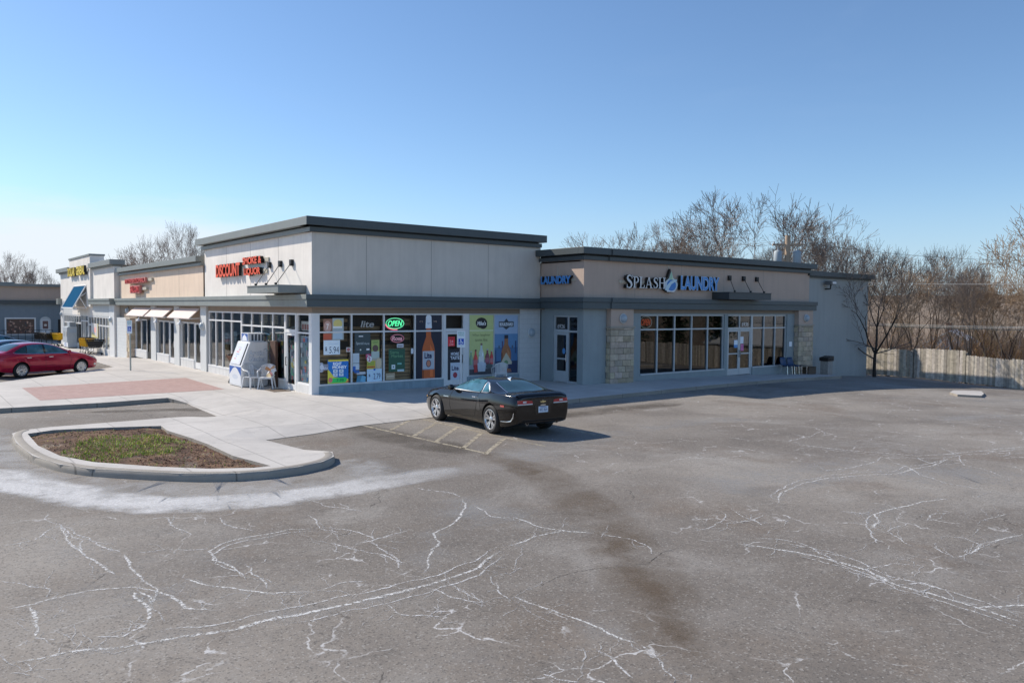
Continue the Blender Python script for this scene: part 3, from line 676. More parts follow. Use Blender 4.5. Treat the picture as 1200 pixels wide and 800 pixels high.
M_cap = mat('slate_metal', (.24,.255,.24), .5, var=.06, scale=1.5, dirt=.1)
M_brown = mat('brown_soffit', (.30,.24,.185), .85, var=.08)
M_white = mat('white_frame', (.80,.80,.79), .45, var=.04, scale=3, dirt=.08)
M_alu = mat('aluminium_frame', (.56,.585,.59), .45, metal=.15, var=.05, dirt=.08)
M_kick = mat('kick_panel', (.30,.39,.44), .7, var=.15, scale=3, dirt=.3)
M_kickw = mat('white_kick_panel', (.70,.69,.67), .7, var=.08, scale=3, dirt=.2)
M_cmu = block_mat('painted_block', (.64,.655,.65), (.67,.68,.675), (.57,.58,.575), .40, .20, .008, .5, .85, rough_noise=.05)
M_stone = block_mat('split_stone', (.46,.385,.29), (.36,.30,.225), (.22,.185,.15), .42, .24, .012, .9, .9, rough_noise=.35)
M_ledge = mat('stone_ledge', (.42,.36,.29), .85, var=.15, bump=.3)
M_black = mat('black_metal', (.012,.013,.014), .5, var=.1)
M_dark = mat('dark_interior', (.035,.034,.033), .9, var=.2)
M_roof = mat('roof_membrane', (.35,.35,.34), .9)
M_floor = mat('shop_floor', (.68,.66,.62), .4, var=.1)
M_inwall = mat('shop_wall', (.78,.77,.72), .9, var=.06)
G_shop = glass_mat('shop_glass', (.95,.98,.97), 1.33, .0)
G_side = glass_mat('side_glass', (.94,.99,.99), 2.0, .10)
G_dark = glass_mat('tinted_glass', (.28,.31,.31), 1.62, .03)
M_joint = mat('joint_line', (.36,.32,.28), .9)
M_chrome = mat('chrome', (.75,.76,.78), .18, metal=1, var=.03)
M_print = mat('printed_vinyl', (1.25,1.25,1.25), .45, var=.03, tint=True)
M_lit = mat('plastic_letters', (1,1,1), .4, var=.03, tint=True)

M_block = mat('stone_block', (.54,.455,.35), .92, var=.25, scale=6, bump=.9, bscale=25, tint=True); M_mortar = mat('mortar', (.17,.145,.12), .95)
def stone_pier(x0, x1, y0, y1, z0, z1, parent, seed):
    """split-faced blocks laid in courses round a mortar core, each standing a little proud"""
    r = random.Random(seed); mb = MB(); mb.box(x0+.03, x1-.03, y0+.03, y1-.03, z0, z1, mi=1); z = z0; k = 0
    while z < z1-.05:
        h = min(.245, z1-z)
        for a0, a1, c0, fx in ((x0,x1,y0,True),(y0,y1,x0,False),(y0,y1,x1,None)):
            a = a0; first = (.24 if k % 2 else .44)
            while a < a1-.04:
                w = first if a == a0 else .44*r.uniform(.9,1.1); b_ = min(a1, a+w); b_ = a1 if a1-b_ < .1 else b_; g = r.uniform(.76,1.16); o = r.uniform(0,.022); c = (g,g*r.uniform(.94,1.0),g*r.uniform(.85,1.0))
                if fx: mb.box(a+.006, b_-.006, c0-o, c0+.06, z+.006, z+h-.006, col=c)
                elif fx is False: mb.box(c0-o, c0+.06, a+.066, b_-.006, z+.006, z+h-.006, col=c)
                else: mb.box(c0-.06, c0+o, a+.066, b_-.006, z+.006, z+h-.006, col=c)
                a = b_
        z += h; k += 1
    return mb.build('pillar', [M_block, M_mortar], parent, bevel=.008)
def slab_ring(mb, x0, x1, y0, y1, z0, z1, o, th=.4):
    """parapet trim running round a rectangular block, projecting o from its faces"""
    mb.box(x0-o+.004, x1+o, y0-o, y0+th, z0, z1, mi=1); mb.box(x0-o, x1+o, y1-th, y1+o, z0, z1)
    mb.box(x0-o, x0+th, y0-o+.006, y1-th, z0, z1-.003); mb.box(x1-th, x1+o, y0+th, y1-th, z0, z1, mi=1)  # front and right runs take the metal with shade in its colour

# ================================================================== corner liquor shop
b = thing('shop_building', 'tall cream corner shop with poster-covered front windows under a grey parapet', 'building', (0,0,.1))
fa, fb = FA(), FB()
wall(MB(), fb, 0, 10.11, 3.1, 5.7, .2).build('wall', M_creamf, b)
mb = MB()
wall(mb, fa, -11.75, 0, 3.1, 5.7, .2)
mb.quad((10.11,0,3),(10.11,11.75,3),(10.11,11.75,5.7),(10.11,0,5.7)); mb.quad((10.11,11.75,3),(0,11.75,3),(0,11.75,5.7),(10.11,11.75,5.7))
mb.build('wall', M_cream, b)
for f_, u in ((fb,2.05),(fb,4.75),(fb,7.4),(fa,-2.95),(fa,-5.85),(fa,-8.75)): MB().fbox(f_, u-.009, u+.009, 3.55, 5.64, 0, .003).build('panel_joint', M_joint, b)
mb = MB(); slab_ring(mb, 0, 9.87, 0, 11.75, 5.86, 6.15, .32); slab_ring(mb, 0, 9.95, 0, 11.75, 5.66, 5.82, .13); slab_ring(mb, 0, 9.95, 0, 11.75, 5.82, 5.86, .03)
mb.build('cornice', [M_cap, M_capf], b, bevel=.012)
mb = MB(); mb.box(.3, 9.6, .3, 11.4, 5.6, 5.65); mb.build('roof', M_roof, b)
# flat metal band over the shop windows, both streets
mb = MB()
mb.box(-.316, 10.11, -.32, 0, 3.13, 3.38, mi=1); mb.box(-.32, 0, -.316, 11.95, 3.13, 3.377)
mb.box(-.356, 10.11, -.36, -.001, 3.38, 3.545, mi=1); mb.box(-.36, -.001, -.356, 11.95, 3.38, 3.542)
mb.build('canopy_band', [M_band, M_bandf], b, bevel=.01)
mb = MB(); mb.box(-.30, 10.11, -.30, 0, 3.10, 3.128); mb.box(-.30, 0, 0, 11.9, 3.10, 3.128)
wall(mb, fb, 0, 9.02, 2.91, 3.10, .15); wall(mb, fa, -11.3, 0, 2.90, 3.10, .15)
mb.build('soffit', M_brown, b)
mb = MB(); mb.box(9.02, 10.11, -.02, .3, .05, 3.1); mb.build('pillar', M_cmu, b)
mb = MB(); mb.box(-.02, .235, -.02, .22, .05, 2.91); mb.build('pillar', M_white, b)
mb = MB(); mb.box(-.06, .3, 11.42, 12.3, .05, 3.12); mb.build('pillar', M_palegrey, b)
mb = MB(); mb.fbox(fb, .235, 5.32, .1, .42, -.15, .015); mb.build('kick_wall', M_kick, b)
mb = MB(); mb.fbox(fb, 6.40, 9.02, .1, .45, -.15, .015); mb.build('kick_wall', M_kick, b)
mb = MB(); mb.fbox(fa, -11.3, -2.36, .1, .43, -.15, .015); mb.build('kick_wall', M_kickw, b); MB().fbox(fa, -1.33, -.22, .1, .43, -.15, .015).build('kick_wall', M_kickw, b)
window(b, fb, .235, 5.32, .42, 2.91, (1.49,2.77,4.07), (2.26,), .055, m_frame=M_white, m_glass=G_shop, sill=.05)
mb = MB(); mb.fbox(fb, 5.32, 5.42, .14, 2.91, -.12, 0); mb.fbox(fb, 6.22, 6.48, .14, 2.91, -.12, 0); mb.fbox(fb, 5.42, 6.22, 2.22, 2.34, -.12, 0); mb.fbox(fb, 5.42, 6.22, 2.85, 2.91, -.12, 0)
df = mb.build('door_frame', M_white, b); g = MB(); g.rect(fb, 5.40, 6.24, 2.3, 2.88, -.06); g.build('pane', G_shop, df)
glass_door(b, fb, 5.43, 6.21, .16, 2.21, m_frame=M_white, m_glass=G_shop, handle=1, m_handle=M_black)
window(b, fb, 6.48, 9.02, .45, 2.91, (7.735,), (), .05, m_frame=M_alu, m_glass=G_dark)
window(b, fa, -11.3, -7.03, .43, 2.90, (-10.32,-9.42,-8.26), (2.50,), .06, m_frame=M_white, m_glass=G_side, sill=.05)
window(b, fa, -7.03, -2.42, .43, 2.90, (-5.85,-4.75,-3.62), (2.36,), .06, m_frame=M_white, m_glass=G_side, sill=.05)
mb = MB(); mb.fbox(fa, -2.42, -2.3, .14, 2.90, -.12, 0); mb.fbox(fa, -1.44, -1.33, .14, 2.90, -.12, 0); mb.fbox(fa, -2.3, -1.44, 2.2, 2.32, -.12, 0); mb.fbox(fa, -2.3, -1.44, 2.84, 2.9, -.12, 0)
df = mb.build('door_frame', M_white, b); g = MB(); g.rect(fa, -2.32, -1.42, 2.28, 2.87, -.06); g.build('pane', G_shop, df)
glass_door(b, fa, -2.29, -1.45, .16, 2.19, m_frame=M_white, m_glass=G_shop, handle=-1, m_handle=M_black)
window(b, fa, -1.33, -.235, .43, 2.90, (), (2.22,), .06, m_frame=M_white, m_glass=G_shop)
mb = MB()
mb.quad((.16,.16,.15),(9.9,.16,.15),(9.9,11.4,.15),(.16,11.4,.15)); mb.build('floor', M_floor, b)
mb = MB(); mb.quad((9.9,.2,.15),(9.9,11.4,.15),(9.9,11.4,3.09),(9.9,.2,3.09)); mb.quad((.2,11.4,.15),(9.9,11.4,.15),(9.9,11.4,3.09),(.2,11.4,3.09)); mb.quad((.2,.2,3.08),(9.9,.2,3.08),(9.9,11.4,3.08),(.2,11.4,3.08))
mb.build('inner_wall', M_inwall, b)
# tan slat boards behind the front windows
mb = MB(); r = random.Random(3)
for (x0, x1) in ((.27,1.46),(1.52,2.74),(2.8,4.04)):
    z = .44
    while z < 2.85:
        h = .135; g = r.uniform(.75,1.2)*(1 if z < 1.55 else (.62 if z > 2.3 else .38))  # upper boards tinted darker, the shade inside painted into them
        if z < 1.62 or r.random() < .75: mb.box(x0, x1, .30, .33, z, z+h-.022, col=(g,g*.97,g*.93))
        z += h
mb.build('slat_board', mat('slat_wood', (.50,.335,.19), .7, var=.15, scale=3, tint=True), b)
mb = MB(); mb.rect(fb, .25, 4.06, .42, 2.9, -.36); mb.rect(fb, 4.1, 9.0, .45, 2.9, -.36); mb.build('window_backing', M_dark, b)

# ---- shelves and stock seen through the lane-side windows
def shelf(name, label, y0, y1, x, z1, seed, group):
    t = thing('display_shelf', label, 'shelf', (x, (y0+y1)/2, .15)); t['group'] = group
    mb = MB(); mb.box(x-.2, x+.2, y0, y0+.03, .15, z1); mb.box(x-.2, x+.2, y1-.03, y1, .15, z1); mb.box(x+.17, x+.2, y0, y1, .15, z1)
    n = max(2, int((z1-.2)/.38)); 
    for i in range(n): mb.box(x-.2, x+.17, y0+.03, y1-.03, .2+i*.38, .225+i*.38)
    mb.build('shelf_frame', mat('pale_shelving', (.74,.76,.74), .6), t)
    st = MB(); r = random.Random(seed)
    cols = [(.55,.05,.05),(.7,.68,.62),(.06,.25,.12),(.62,.42,.08),(.08,.16,.4),(.75,.75,.75),(.35,.18,.08),(.1,.4,.45),(.8,.62,.2),(.6,.2,.3)]
    for i in range(n):
        y = y0+.06
        while y < y1-.12:
            w = r.uniform(.06,.16); h = r.uniform(.14,.3); c = r.choice(cols); z = .226+i*.38
            if r.random() < .85: st.box(x-.19, x-.19+r.uniform(.08,.2), y, y+w*.9, z, z+h, col=c)
            y += w
    st.build('stock', M_print, t)['kind'] = 'stuff'
    return t
gp = 'shelves inside the liquor shop'
shelf('s', 'pale shelf of bottles seen behind the left side window of the corner shop', 8.3, 11.0, 1.15, 1.9, 1, gp)
shelf('s', 'tall stocked shelf seen behind the side window above the ice chest', 3.4, 6.9, .95, 2.3, 2, gp)
shelf('s', 'crowded shelf of bright packets seen just behind the side door glass', .5, 2.9, .9, 1.7, 4, gp)
shelf('s', 'tall rear shelf of stock deep inside the corner shop', 4.0, 8.0, 2.4, 2.4, 5, gp)
for i, (y0,y1,z0,z1,c,lb) in enumerate((
   (9.45,9.95,.46,1.45,(.56,.38,.2),'tan cardboard display carton standing in the left side window'), (9.3,9.95,1.46,1.95,(.75,.75,.74),'white printed panel above the tan carton in the side window'),
   (8.4,9.2,1.2,2.05,(.72,.78,.78),'pale grey notice in the side window right of the tan carton'), (4.85,5.75,2.44,2.8,(.62,.47,.29),'tan carton on the high ledge over the ice chest, third from the door'),
   (3.75,4.6,2.44,2.8,(.64,.49,.3),'tan carton on the high ledge behind a white sheet, second from the door'), (2.6,3.5,2.4,2.78,(.6,.46,.28),'tan carton on the high ledge, nearest the side door'))):
    mb = MB(); mb.box(.3, .55, y0, y1, z0, z1, col=c); mb.box(.296,.3, y0+.05, y1-.05, z0+(z1-z0)*.42, z0+(z1-z0)*.5, col=tuple(x*.55 for x in c)); mb.box(.297,.3, y0+.05, y1-.05, z0+(z1-z0)*.7, z0+(z1-z0)*.76, col=tuple(x*.6 for x in c))
    tag(mb.build('carton' if 'carton' in lb else 'notice', M_print), lb, 'carton' if 'carton' in lb else 'notice')
# stickers and bright packets taped inside the side door and the pane by the corner
r = random.Random(21)
for nm, (ua, ub, va, vb), lab in (('sticker_sheet', (-2.18,-1.56,.5,1.75), 'cluster of bright stickers and packets inside the side door glass'),
                                    ('sticker_sheet', (-1.25,-.32,.5,2.1), 'cluster of white and pink stickers in the pane by the corner pillar'), ('sticker_sheet', (-3.5,-2.5,.5,2.1), 'cluster of coloured flyers in the pane left of the side door')):
    mb = MB()
    mb.rect(fa, ua, ub, va, vb, -.131, col=(.30,.38,.40))
    for i in range(30):
        u, v = r.uniform(ua, ub-.12), r.uniform(va, vb-.12); w, h = r.uniform(.06,.2), r.uniform(.06,.22)
        c = r.choice([(.75,.75,.75),(.75,.2,.15),(.8,.65,.2),(.8,.5,.5),(.7,.75,.8),(.2,.5,.3),(.1,.12,.15),(.75,.74,.7),(.15,.3,.5)])
        mb.rect(fa, u, min(ub,u+w), v, min(vb,v+h), -.129+i*.0008, col=c)
    tag(mb.build(nm, M_print), lab, 'stickers')
mb = MB(); mb.prism(fa, [(-1.2,.48),(-.72,.48),(-.55,1.22),(-.98,1.25)], -.16, -.15, col=(.72,.78,.74)); mb.flat(fa, [(-1.12,1.2),(-.95,1.55),(-.72,1.28)], -.15, col=(.75,.78,.78)); mb.text('A', fa, -.98,-.8,.7,.95,-.148, col=(.2,.3,.25))
tag(mb.build('price_board', M_print), 'leaning white price board low in the pane by the corner pillar', 'board')
mb = MB(); mb.rect(fa, -1.2, -.3, 2.3, 2.62, -.14, col=(.66,.62,.55))
for i in range(4): mb.rect(fa, -1.15+i*.21, -.99+i*.21, 2.33, 2.52, -.138, col=(.35,.12,.10))
tag(mb.build('flyer_strip', M_print), 'strip of four dark red labels in the small pane over the corner window', 'flyer')

# ================================================================== salon row (tan, three awnings)
b = thing('shop_building', 'long low tan shop row with three pale awnings between corner shop and yellow-signed store', 'building', (0,18,.1))
mb = MB(); wall(mb, FA(), -29.3, -11.96, 3.1, 5.0, .2); mb.quad((0,12,5),(10,12,5),(10,29.3,5),(0,29.3,5)); mb.build('wall', M_tan, b)
for y in (15.9,20.2,23.9): MB().fbox(fa, -y-.008, -y+.008, 3.55, 4.97, 0, .003).build('panel_joint', M_joint, b)
mb = MB(); mb.box(-.30, .3, 12.09, 29.0, 5.16, 5.42); mb.box(-.06,.2,12.09,29.05,5.1,5.16); mb.box(-.14, .2, 11.98, 29.09, 4.97, 5.1); mb.build('cornice', M_cap, b, bevel=.01)
mb = MB(); mb.box(-.32, 0, 11.96, 29.2, 3.13, 3.38); mb.box(-.36, -.001, 11.96, 29.2, 3.38, 3.545); mb.build('canopy_band', M_band, b, bevel=.01)
mb = MB(); mb.box(-.3, 0, 11.96, 29.2, 3.1, 3.128); wall(mb, fa, -29.3, -12.31, 2.35, 3.1, .15, ()); mb.build('soffit', M_brown, b)
for y0, y1 in ((15.75,16.7),(20.3,21.35)):
    mb = MB(); mb.box(-.06, .2, y0, y1, -.1, 3.1); mb.build('pillar', M_palegrey, b)
stone_pier(-.23, .2, 25.35, 26.4, -.4, 2.28, b, 5); mb = MB(); mb.box(-.27, .2, 25.31, 26.42, 2.28, 2.36); mb.build('ledge', M_ledge, b)
mb = MB(); mb.box(-.2, .2, 26.4, 29.3, -.5, 2.36); mb.build('block_wall', M_cmu, b)
for k, (y0, y1) in enumerate(((12.33,15.72),(16.73,20.27),(21.38,25.3))):
    dw = 1.15
    window(b, fa, -y1, -(y0+dw), .5, 2.34, (-(y0+dw+(y1-y0-dw)*.5),), (), .07, m_frame=M_white, m_glass=G_side, sill=.05)
    mb = MB(); mb.fbox(fa, -y1, -(y0+dw), .1, .5, -.15, .02); mb.build('kick_wall', M_kickw, b)
    mb = MB(); mb.fbox(fa, -(y0+dw), -(y0+dw)+.08, .14, 2.34, -.1, .0); mb.fbox(fa, -y0-.07, -y0, .14, 2.34, -.1, 0); mb.build('door_frame', M_white, b)
    if k < 2: glass_door(b, fa, -(y0+dw)+.09, -y0-.08, .16, 2.33, m_frame=M_white, m_glass=G_shop, kick=.3)
    else: glass_door(b, fa, -(y0+dw)+.09, -y0-.08, .16, 2.33, fw=.05, m_frame=M_black, m_glass=G_dark, kick=.35)
mb = MB(); mb.quad((4,12,.15),(4,27,.15),(4,27,3.1),(4,12,3.1)); mb.quad((.2,12.2,3.09),(4,12.2,3.09),(4,27,3.09),(.2,27,3.09)); 
for y in (12.25,16.2,20.8,26): mb.quad((.2,y,.15),(4,y,.15),(4,y,3.1),(.2,y,3.1))
mb.build('inner_wall', M_inwall, b); mb = MB(); mb.quad((.1,12.2,.15),(4,12.2,.15),(4,26,.15),(.1,26,.15)); mb.build('floor', M_floor, b)
# awnings
M_awn = mat('awning_canvas', (.86,.70,.63), .9, var=.04, scale=2)
def awning(y0, y1, label, first=None):
    w = y1-y0; cy = (y0+y1)/2
    if first: return copy_tree(first, loc=(0,cy,2.5), label=label, scale=(1, w/3.75, 1))
    t = thing('awning', label, 'awning', (0,cy,2.5), group='pale canvas awnings over the salon doors')
    mb = MB(); mb.quad((-.02,y0,3.02),(-.02,y1,3.02),(-.52,y1,2.555),(-.52,y0,2.555)); mb.quad((-.02,y0,3.0),(-.52,y0,2.535),(-.52,y1,2.535),(-.02,y1,3.0)); mb.quad((-.52,y0,2.535),(-.52,y0,2.555),(-.52,y1,2.555),(-.52,y1,2.535))
    mb.build('canvas', M_awn, t)
    fm = MB()
    for y in (y0+.04, y1-.04): fm.tube([(-.03,y,2.55),(-.50,y,2.53)], .018, 6); fm.tube([(-.03,y,2.98),(-.50,y,2.53)], .018, 6)
    fm.tube([(-.50,y0+.04,2.53),(-.50,y1-.04,2.53)], .018, 6); fm.build('awning_frame', M_white, t, smooth=40); return t
a0 = awning(12.45, 16.2, 'pale peach canvas awning nearest the corner shop')
awning(17.0, 20.75, 'pale peach canvas awning in the middle of the three over the salon doors', a0)
awning(21.15, 25.2, 'pale peach canvas awning over the dark open doorway beside the stone pillar', a0)

# ================================================================== variety store (yellow sign, blue awning)
b = thing('shop_building', 'cream store with stepped parapet tower, blue awning and white gridded windows', 'building', (-.3,40,-.2))
X = -.3; fd = FA(X); YE, YT0, YT1, YF = 29.35, 36.3, 44.6, 50.1  # store and far-wing numbers: earlier coordinates scaled about the camera onto these planes
mb = MB()
wall(mb, fd, -YT0, -YE, 3.15, 5.7, .25); wall(mb, fd, -YF, -YT1, 3.45, 5.75, .25); wall(mb, fd, -YT1, -YT0-.05, 2.36, 3.1, .25)
mb.quad((X,YE,-.4),(.1,YE,-.4),(.1,YE,5.6),(X,YE,5.6)); mb.quad((X,YE,5.7),(8,YE,5.7),(8,YF,5.7),(X,YF,5.7))
mb.box(X-.16, .45, YT0, YT1, 3.0, 6.58)
mb.build('wall', M_cream, b)
mb = MB(); mb.box(X-.22, .5, YT0-.06, YT1+.06, 6.58, 6.70); mb.build('tower_cap', M_cap, b)
mb = MB(); mb.box(X-.3, .3, YE-.25, YT0-.07, 5.68, 6.0); mb.box(X-.1,.2,YE-.05,YT0-.07,5.58,5.68); mb.build('cornice', M_cap, b, bevel=.01); mb = MB(); mb.box(X-.3,.3,YT1+.07,YF+.3,5.74,6.06); mb.box(X-.1,.2,YT1+.07,YF+.1,5.62,5.74); mb.build('cornice', M_cap, b, bevel=.01)
mb = MB(); mb.box(X-.3, X, YE-.1, YT0-.01, 3.15, 3.4); mb.box(X-.34,X-.001,YE-.14,YT0-.01,3.40,3.55); mb.build('canopy_band', M_band, b, bevel=.01); mb = MB(); mb.box(X-.3, X, 49.4, YF+.3, 3.15, 3.62); mb.build('canopy_band', M_band, b, bevel=.01)
wall(MB(), fd, -YT0+.0, -YE-1.5, 2.36, 3.15, .15).build('transom_panel', M_palegrey, b); wall(MB(), fd, -YF, -YT1-.0, 2.36, 3.45, .15).build('transom_panel', M_palegrey, b)
mb = MB(); mb.box(X-.02, X+.35, YE+.01, YE+1.5, -.5, 3.15); mb.build('pillar', M_white, b)
mb = MB(); mb.box(X-.02, X+.3, 48.75, YF, -.5, 3.45); mb.build('pillar', M_white, b)
window(b, fd, -48.75, -41.05, .14, 2.36, [-47.8,-46.9,-46.0,-45.1,-44.2,-43.2,-42.1], (1.73,), .1, m_frame=M_white, m_glass=G_side, sill=.05)
window(b, fd, -38.2, -YE-1.5, .14, 2.36, [-37.2,-36.2,-35.2,-34.2,-33.2,-32.2], (1.73,), .1, m_frame=M_white, m_glass=G_side, sill=.05)
MB().fbox(fd, -38.2, -YE-1.5, -.5, .14, -.15, .03).build('kick_wall', M_kickw, b); MB().fbox(fd, -48.75, -41.05, -.5, .14, -.15, .03).build('kick_wall', M_kickw, b)
mb = MB()
for u in (-41.05,-40.2,-39.5,-38.3): mb.fbox(fd, u, u+.1, -.2, 2.36, -.1, 0)
mb.fbox(fd, -40.95, -38.3, 1.9, 2.0, -.1, -.004); mb.fbox(fd, -40.95, -38.3, 2.3, 2.36, -.1, -.004); df = mb.build('door_frame', M_white, b); g = MB(); g.rect(fd, -41.0,-38.25,-.15,2.34,-.05); g.build('pane', G_side, df)
mb = MB(); mb.quad((3.2,29.6,-.2),(3.2,50,-.2),(3.2,50,3.1),(3.2,29.6,3.1)); mb.quad((X+.2,29.6,3.1),(3.2,29.6,3.1),(3.2,50,3.1),(X+.2,50,3.1)); mb.build('inner_wall', M_inwall, b)
mb = MB(); mb.quad((X+.1,29.6,-.15),(3.2,29.6,-.15),(3.2,50,-.15),(X+.1,50,-.15)); mb.build('floor', M_floor, b)
t = thing('awning', 'steep blue canvas awning with white edge on the cream store', 'awning', (X-.16,40,2.85))
y0, y1 = 37.7, 42.5; xa, xb = X-.17, X-.17-.86
mb = MB(); mb.quad((xa,y0,4.52),(xa,y1,4.52),(xb,y1,2.9),(xb,y0,2.9)); mb.quad((xa,y0,4.50),(xb,y0,2.88),(xb,y1,2.88),(xa,y1,4.50)); mb.build('canvas', mat('blue_canvas', (.004,.085,.19), 1.0, var=.08, spec=.05), t)
fm = MB()
for y in (y0,y1): fm.tube([(xa,y,4.52),(xb,y,2.89),(xa,y,2.89)], .045, 6); fm.tube([(xa,y,4.0),((xa+xb)/2,y,3.68),(xa,y,2.89)], .035, 6)
fm.tube([(xb,y0,2.89),(xb,y1,2.89)], .045, 6); fm.tube([(xa,y0,4.52),(xa,y1,4.52)], .045, 6); fm.build('awning_frame', M_white, t, smooth=40)

# ================================================================== far wing across the end of the lot
b = thing('shop_building', 'low blue-grey wing closing the far end of the lot with a picture window', 'building', (-16,56,-.2))
Y = 56; fe = FB(Y)
mb = MB(); wall(mb, fe, -34, 3, -.5, 3.16, .25); mb.build('wall', mat('slate_blue_paint', (.24,.28,.31), .85, var=.06, dirt=.1), b)
mb = MB(); wall(mb, fe, -34, 3, 3.16, 4.70, .2); mb.quad((-34,56.2,4.68),(3,56.2,4.68),(3,68,4.68),(-34,68,4.68)); mb.build('upper_wall', M_taupe, b)
mb = MB(); mb.box(-34.2, 3, 55.7, 56.3, 4.70, 4.94); mb.box(-10,-3,56.0,57,4.94,5.05); mb.build('cornice', M_cap, b)
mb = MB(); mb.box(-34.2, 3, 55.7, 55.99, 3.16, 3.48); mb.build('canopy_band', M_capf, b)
mb = MB(); u0,u1,v0,v1 = -3.66,-1.55,.53,1.84
for a in ((u0-.12,u1+.12,v1,v1+.12),(u0-.12,u1+.12,v0-.12,v0),(u0-.12,u0,v0,v1),(u1,u1+.12,v0,v1)): mb.fbox(fe, *a, 0, .06)
fr = mb.build('window_frame', M_white, b)
pp = MB(); r = random.Random(9); pp.rect(fe, u0,u1,v0,v1,.02, col=(.10,.055,.04))
for i in range(46):
    u, v = r.uniform(u0+.1,u1-.1), r.uniform(v0+.1,v1-.1); pp.disc(fe, u, v, r.uniform(.03,.1), r.uniform(.04,.12), .021+i*.0004, 10, col=r.choice([(.42,.24,.17),(.5,.33,.25),(.2,.08,.06),(.05,.05,.06),(.33,.2,.15)]))
pp.build('window_picture', M_print, b)
ax_ = -.70; mb = MB(); A0 = [(ax_-.43,.2),(ax_+.43,.2),(ax_+.43,1.66)]+[(ax_+.43*math.cos(t*math.pi/8), 1.66+.38*math.sin(t*math.pi/8)) for t in range(1,8)]+[(ax_-.43,1.66)]
mb.prism(fe, A0, 0, .05); mb.build('arch_surround', M_palegrey, b)
mb = MB(); mb.rect(fe, ax_-.3,ax_+.3,.4,1.75,.052, col=(.62,.62,.62)); mb.rect(fe, ax_-.22,ax_+.22,.95,1.66,.055, col=(.16,.08,.07)); mb.disc(fe,ax_,1.28,.12,.1,.058, col=(.6,.55,.5)); mb.build('arch_poster', M_print, b)
mb = MB(); mb.fbox(fe, .3,.9,-.2,1.8,0,.04); mb.build('door', M_black, b)

# ================================================================== laundry
YL = -2.6; b = thing('shop_building', 'taupe and blue-grey laundry with wide dark windows, stone pillars and set-back side door', 'building', (18,YL,.1))
fl = FB(YL); XW = 10.15; fw_ = FA(XW)
mb = MB(); wall(mb, fl, XW, 26.15, 3.14, 5.1, .2); wall(mb, fw_, 0.0, -YL, 3.14, 5.1, .2); mb.quad((26.15,YL,3),(26.15,12,3),(26.15,12,5.1),(26.15,YL,5.1)); mb.quad((10.2,12,3),(26,12,3),(26,12,5.1),(10.2,12,5.1))
mb.build('upper_wall', M_taupe, b)
for x in (13.05,16.0,19.0,22.1): MB().fbox(fl, x-.008, x+.008, 3.6, 5.1, 0, .003).build('panel_joint', M_joint, b)
def trimL(name, o, z0, z1, m, xr, bevel=.01):
    mb = MB(); mb.box(XW-o, xr, YL-o, YL+.0, z0, z1); mb.box(XW-o, XW, YL, -.34 if z0 < 4 else -.02, z0, z1)
    # shallow break over the left pillar
    mb.box(11.42-.06, 12.8+.06, YL-o-.05, YL-o, z0, z1)
    return mb.build(name, m, b, bevel=bevel)
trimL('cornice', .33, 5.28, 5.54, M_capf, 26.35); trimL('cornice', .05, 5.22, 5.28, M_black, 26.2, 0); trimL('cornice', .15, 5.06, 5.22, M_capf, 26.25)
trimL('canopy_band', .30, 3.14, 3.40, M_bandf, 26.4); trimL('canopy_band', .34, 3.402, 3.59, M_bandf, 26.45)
mb = MB(); mb.box(XW, 26, YL+.2, 12, 5.0, 5.05); mb.build('roof', M_roof, b)
mb = MB()
wall(mb, fl, XW, 11.42, .0, 3.14, .3)
wall(mb, fl, 12.78, 26.15, -.4, 3.14, .3, ((13.44,19.13,.36,2.92),(19.38,21.35,-.5,2.92),(21.35,24.22,.36,2.92)))
wall(mb, fw_, 0.03, -YL, .0, 3.14, .25, ((.81,2.26,-.1,2.86),))
mb.quad((26.15,YL,-.5),(26.15,YL+.6,-.5),(26.15,YL+.6,3.14),(26.15,YL,3.14))
mb.build('lower_wall', M_bluegrey, b)
mb = MB(); mb.box(12.9, 25, YL-.012, YL-.001, 2.97, 3.13); mb.build('soffit', M_brown, b)
for x0, x1 in ((11.42,12.77),(24.85,26.2)):
    stone_pier(x0, x1, YL-.26, YL+.1, -.4, 2.36, b, int(x0))
    mb = MB(); mb.box(x0-.04, x1+.04, YL-.30, YL+.1, 2.36, 2.44); mb.build('ledge', M_ledge, b, bevel=.01)
    mb = MB(); mb.box(x0+.02, x1-.02, YL-.24, YL+.1, 2.44, 3.138); mb.build('pillar', M_taupe, b)
window(b, fl, 13.44, 19.13, .36, 2.92, (14.56,15.69,16.85,17.98), (2.28,), .06, .12, -.06, M_alu, G_dark, sill=.09)
window(b, fl, 21.35, 24.22, .36, 2.92, (22.33,23.28), (2.28,), .06, .12, -.06, M_alu, G_dark, sill=.09)
mb = MB(); n = -.06
mb.fbox(fl, 19.38, 19.46, -.05, 2.92, n-.1, n); mb.fbox(fl, 21.27, 21.35, -.05, 2.92, n-.1, n); mb.fbox(fl, 19.46, 21.27, 2.22, 2.32, n-.1, n); mb.fbox(fl, 19.46, 21.27, 2.86, 2.92, n-.1, n); mb.fbox(fl, 20.33, 20.40, 2.32, 2.86, n-.1, n)
df = mb.build('door_frame', M_alu, b); g = MB(); g.rect(fl, 19.42, 21.3, 2.3, 2.9, n-.05); g.build('pane', G_dark, df)
mb = MB(); mb.text('6936', fl, 20.52, 21.05, 2.38, 2.56, n+.004, col=(.8,.8,.8)); mb.build('door_number', M_lit, df)
glass_door(b, fl, 19.47, 20.355, .08, 2.21, n=-.07, m_frame=M_alu, m_glass=G_dark, handle=1, bar=1.08, kick=.3, m_handle=M_black)
glass_door(b, fl, 20.365, 21.26, .08, 2.21, n=-.07, m_frame=M_alu, m_glass=G_dark, handle=-1, bar=1.08, kick=.3, m_handle=M_black)
mb = MB(); n = -.05
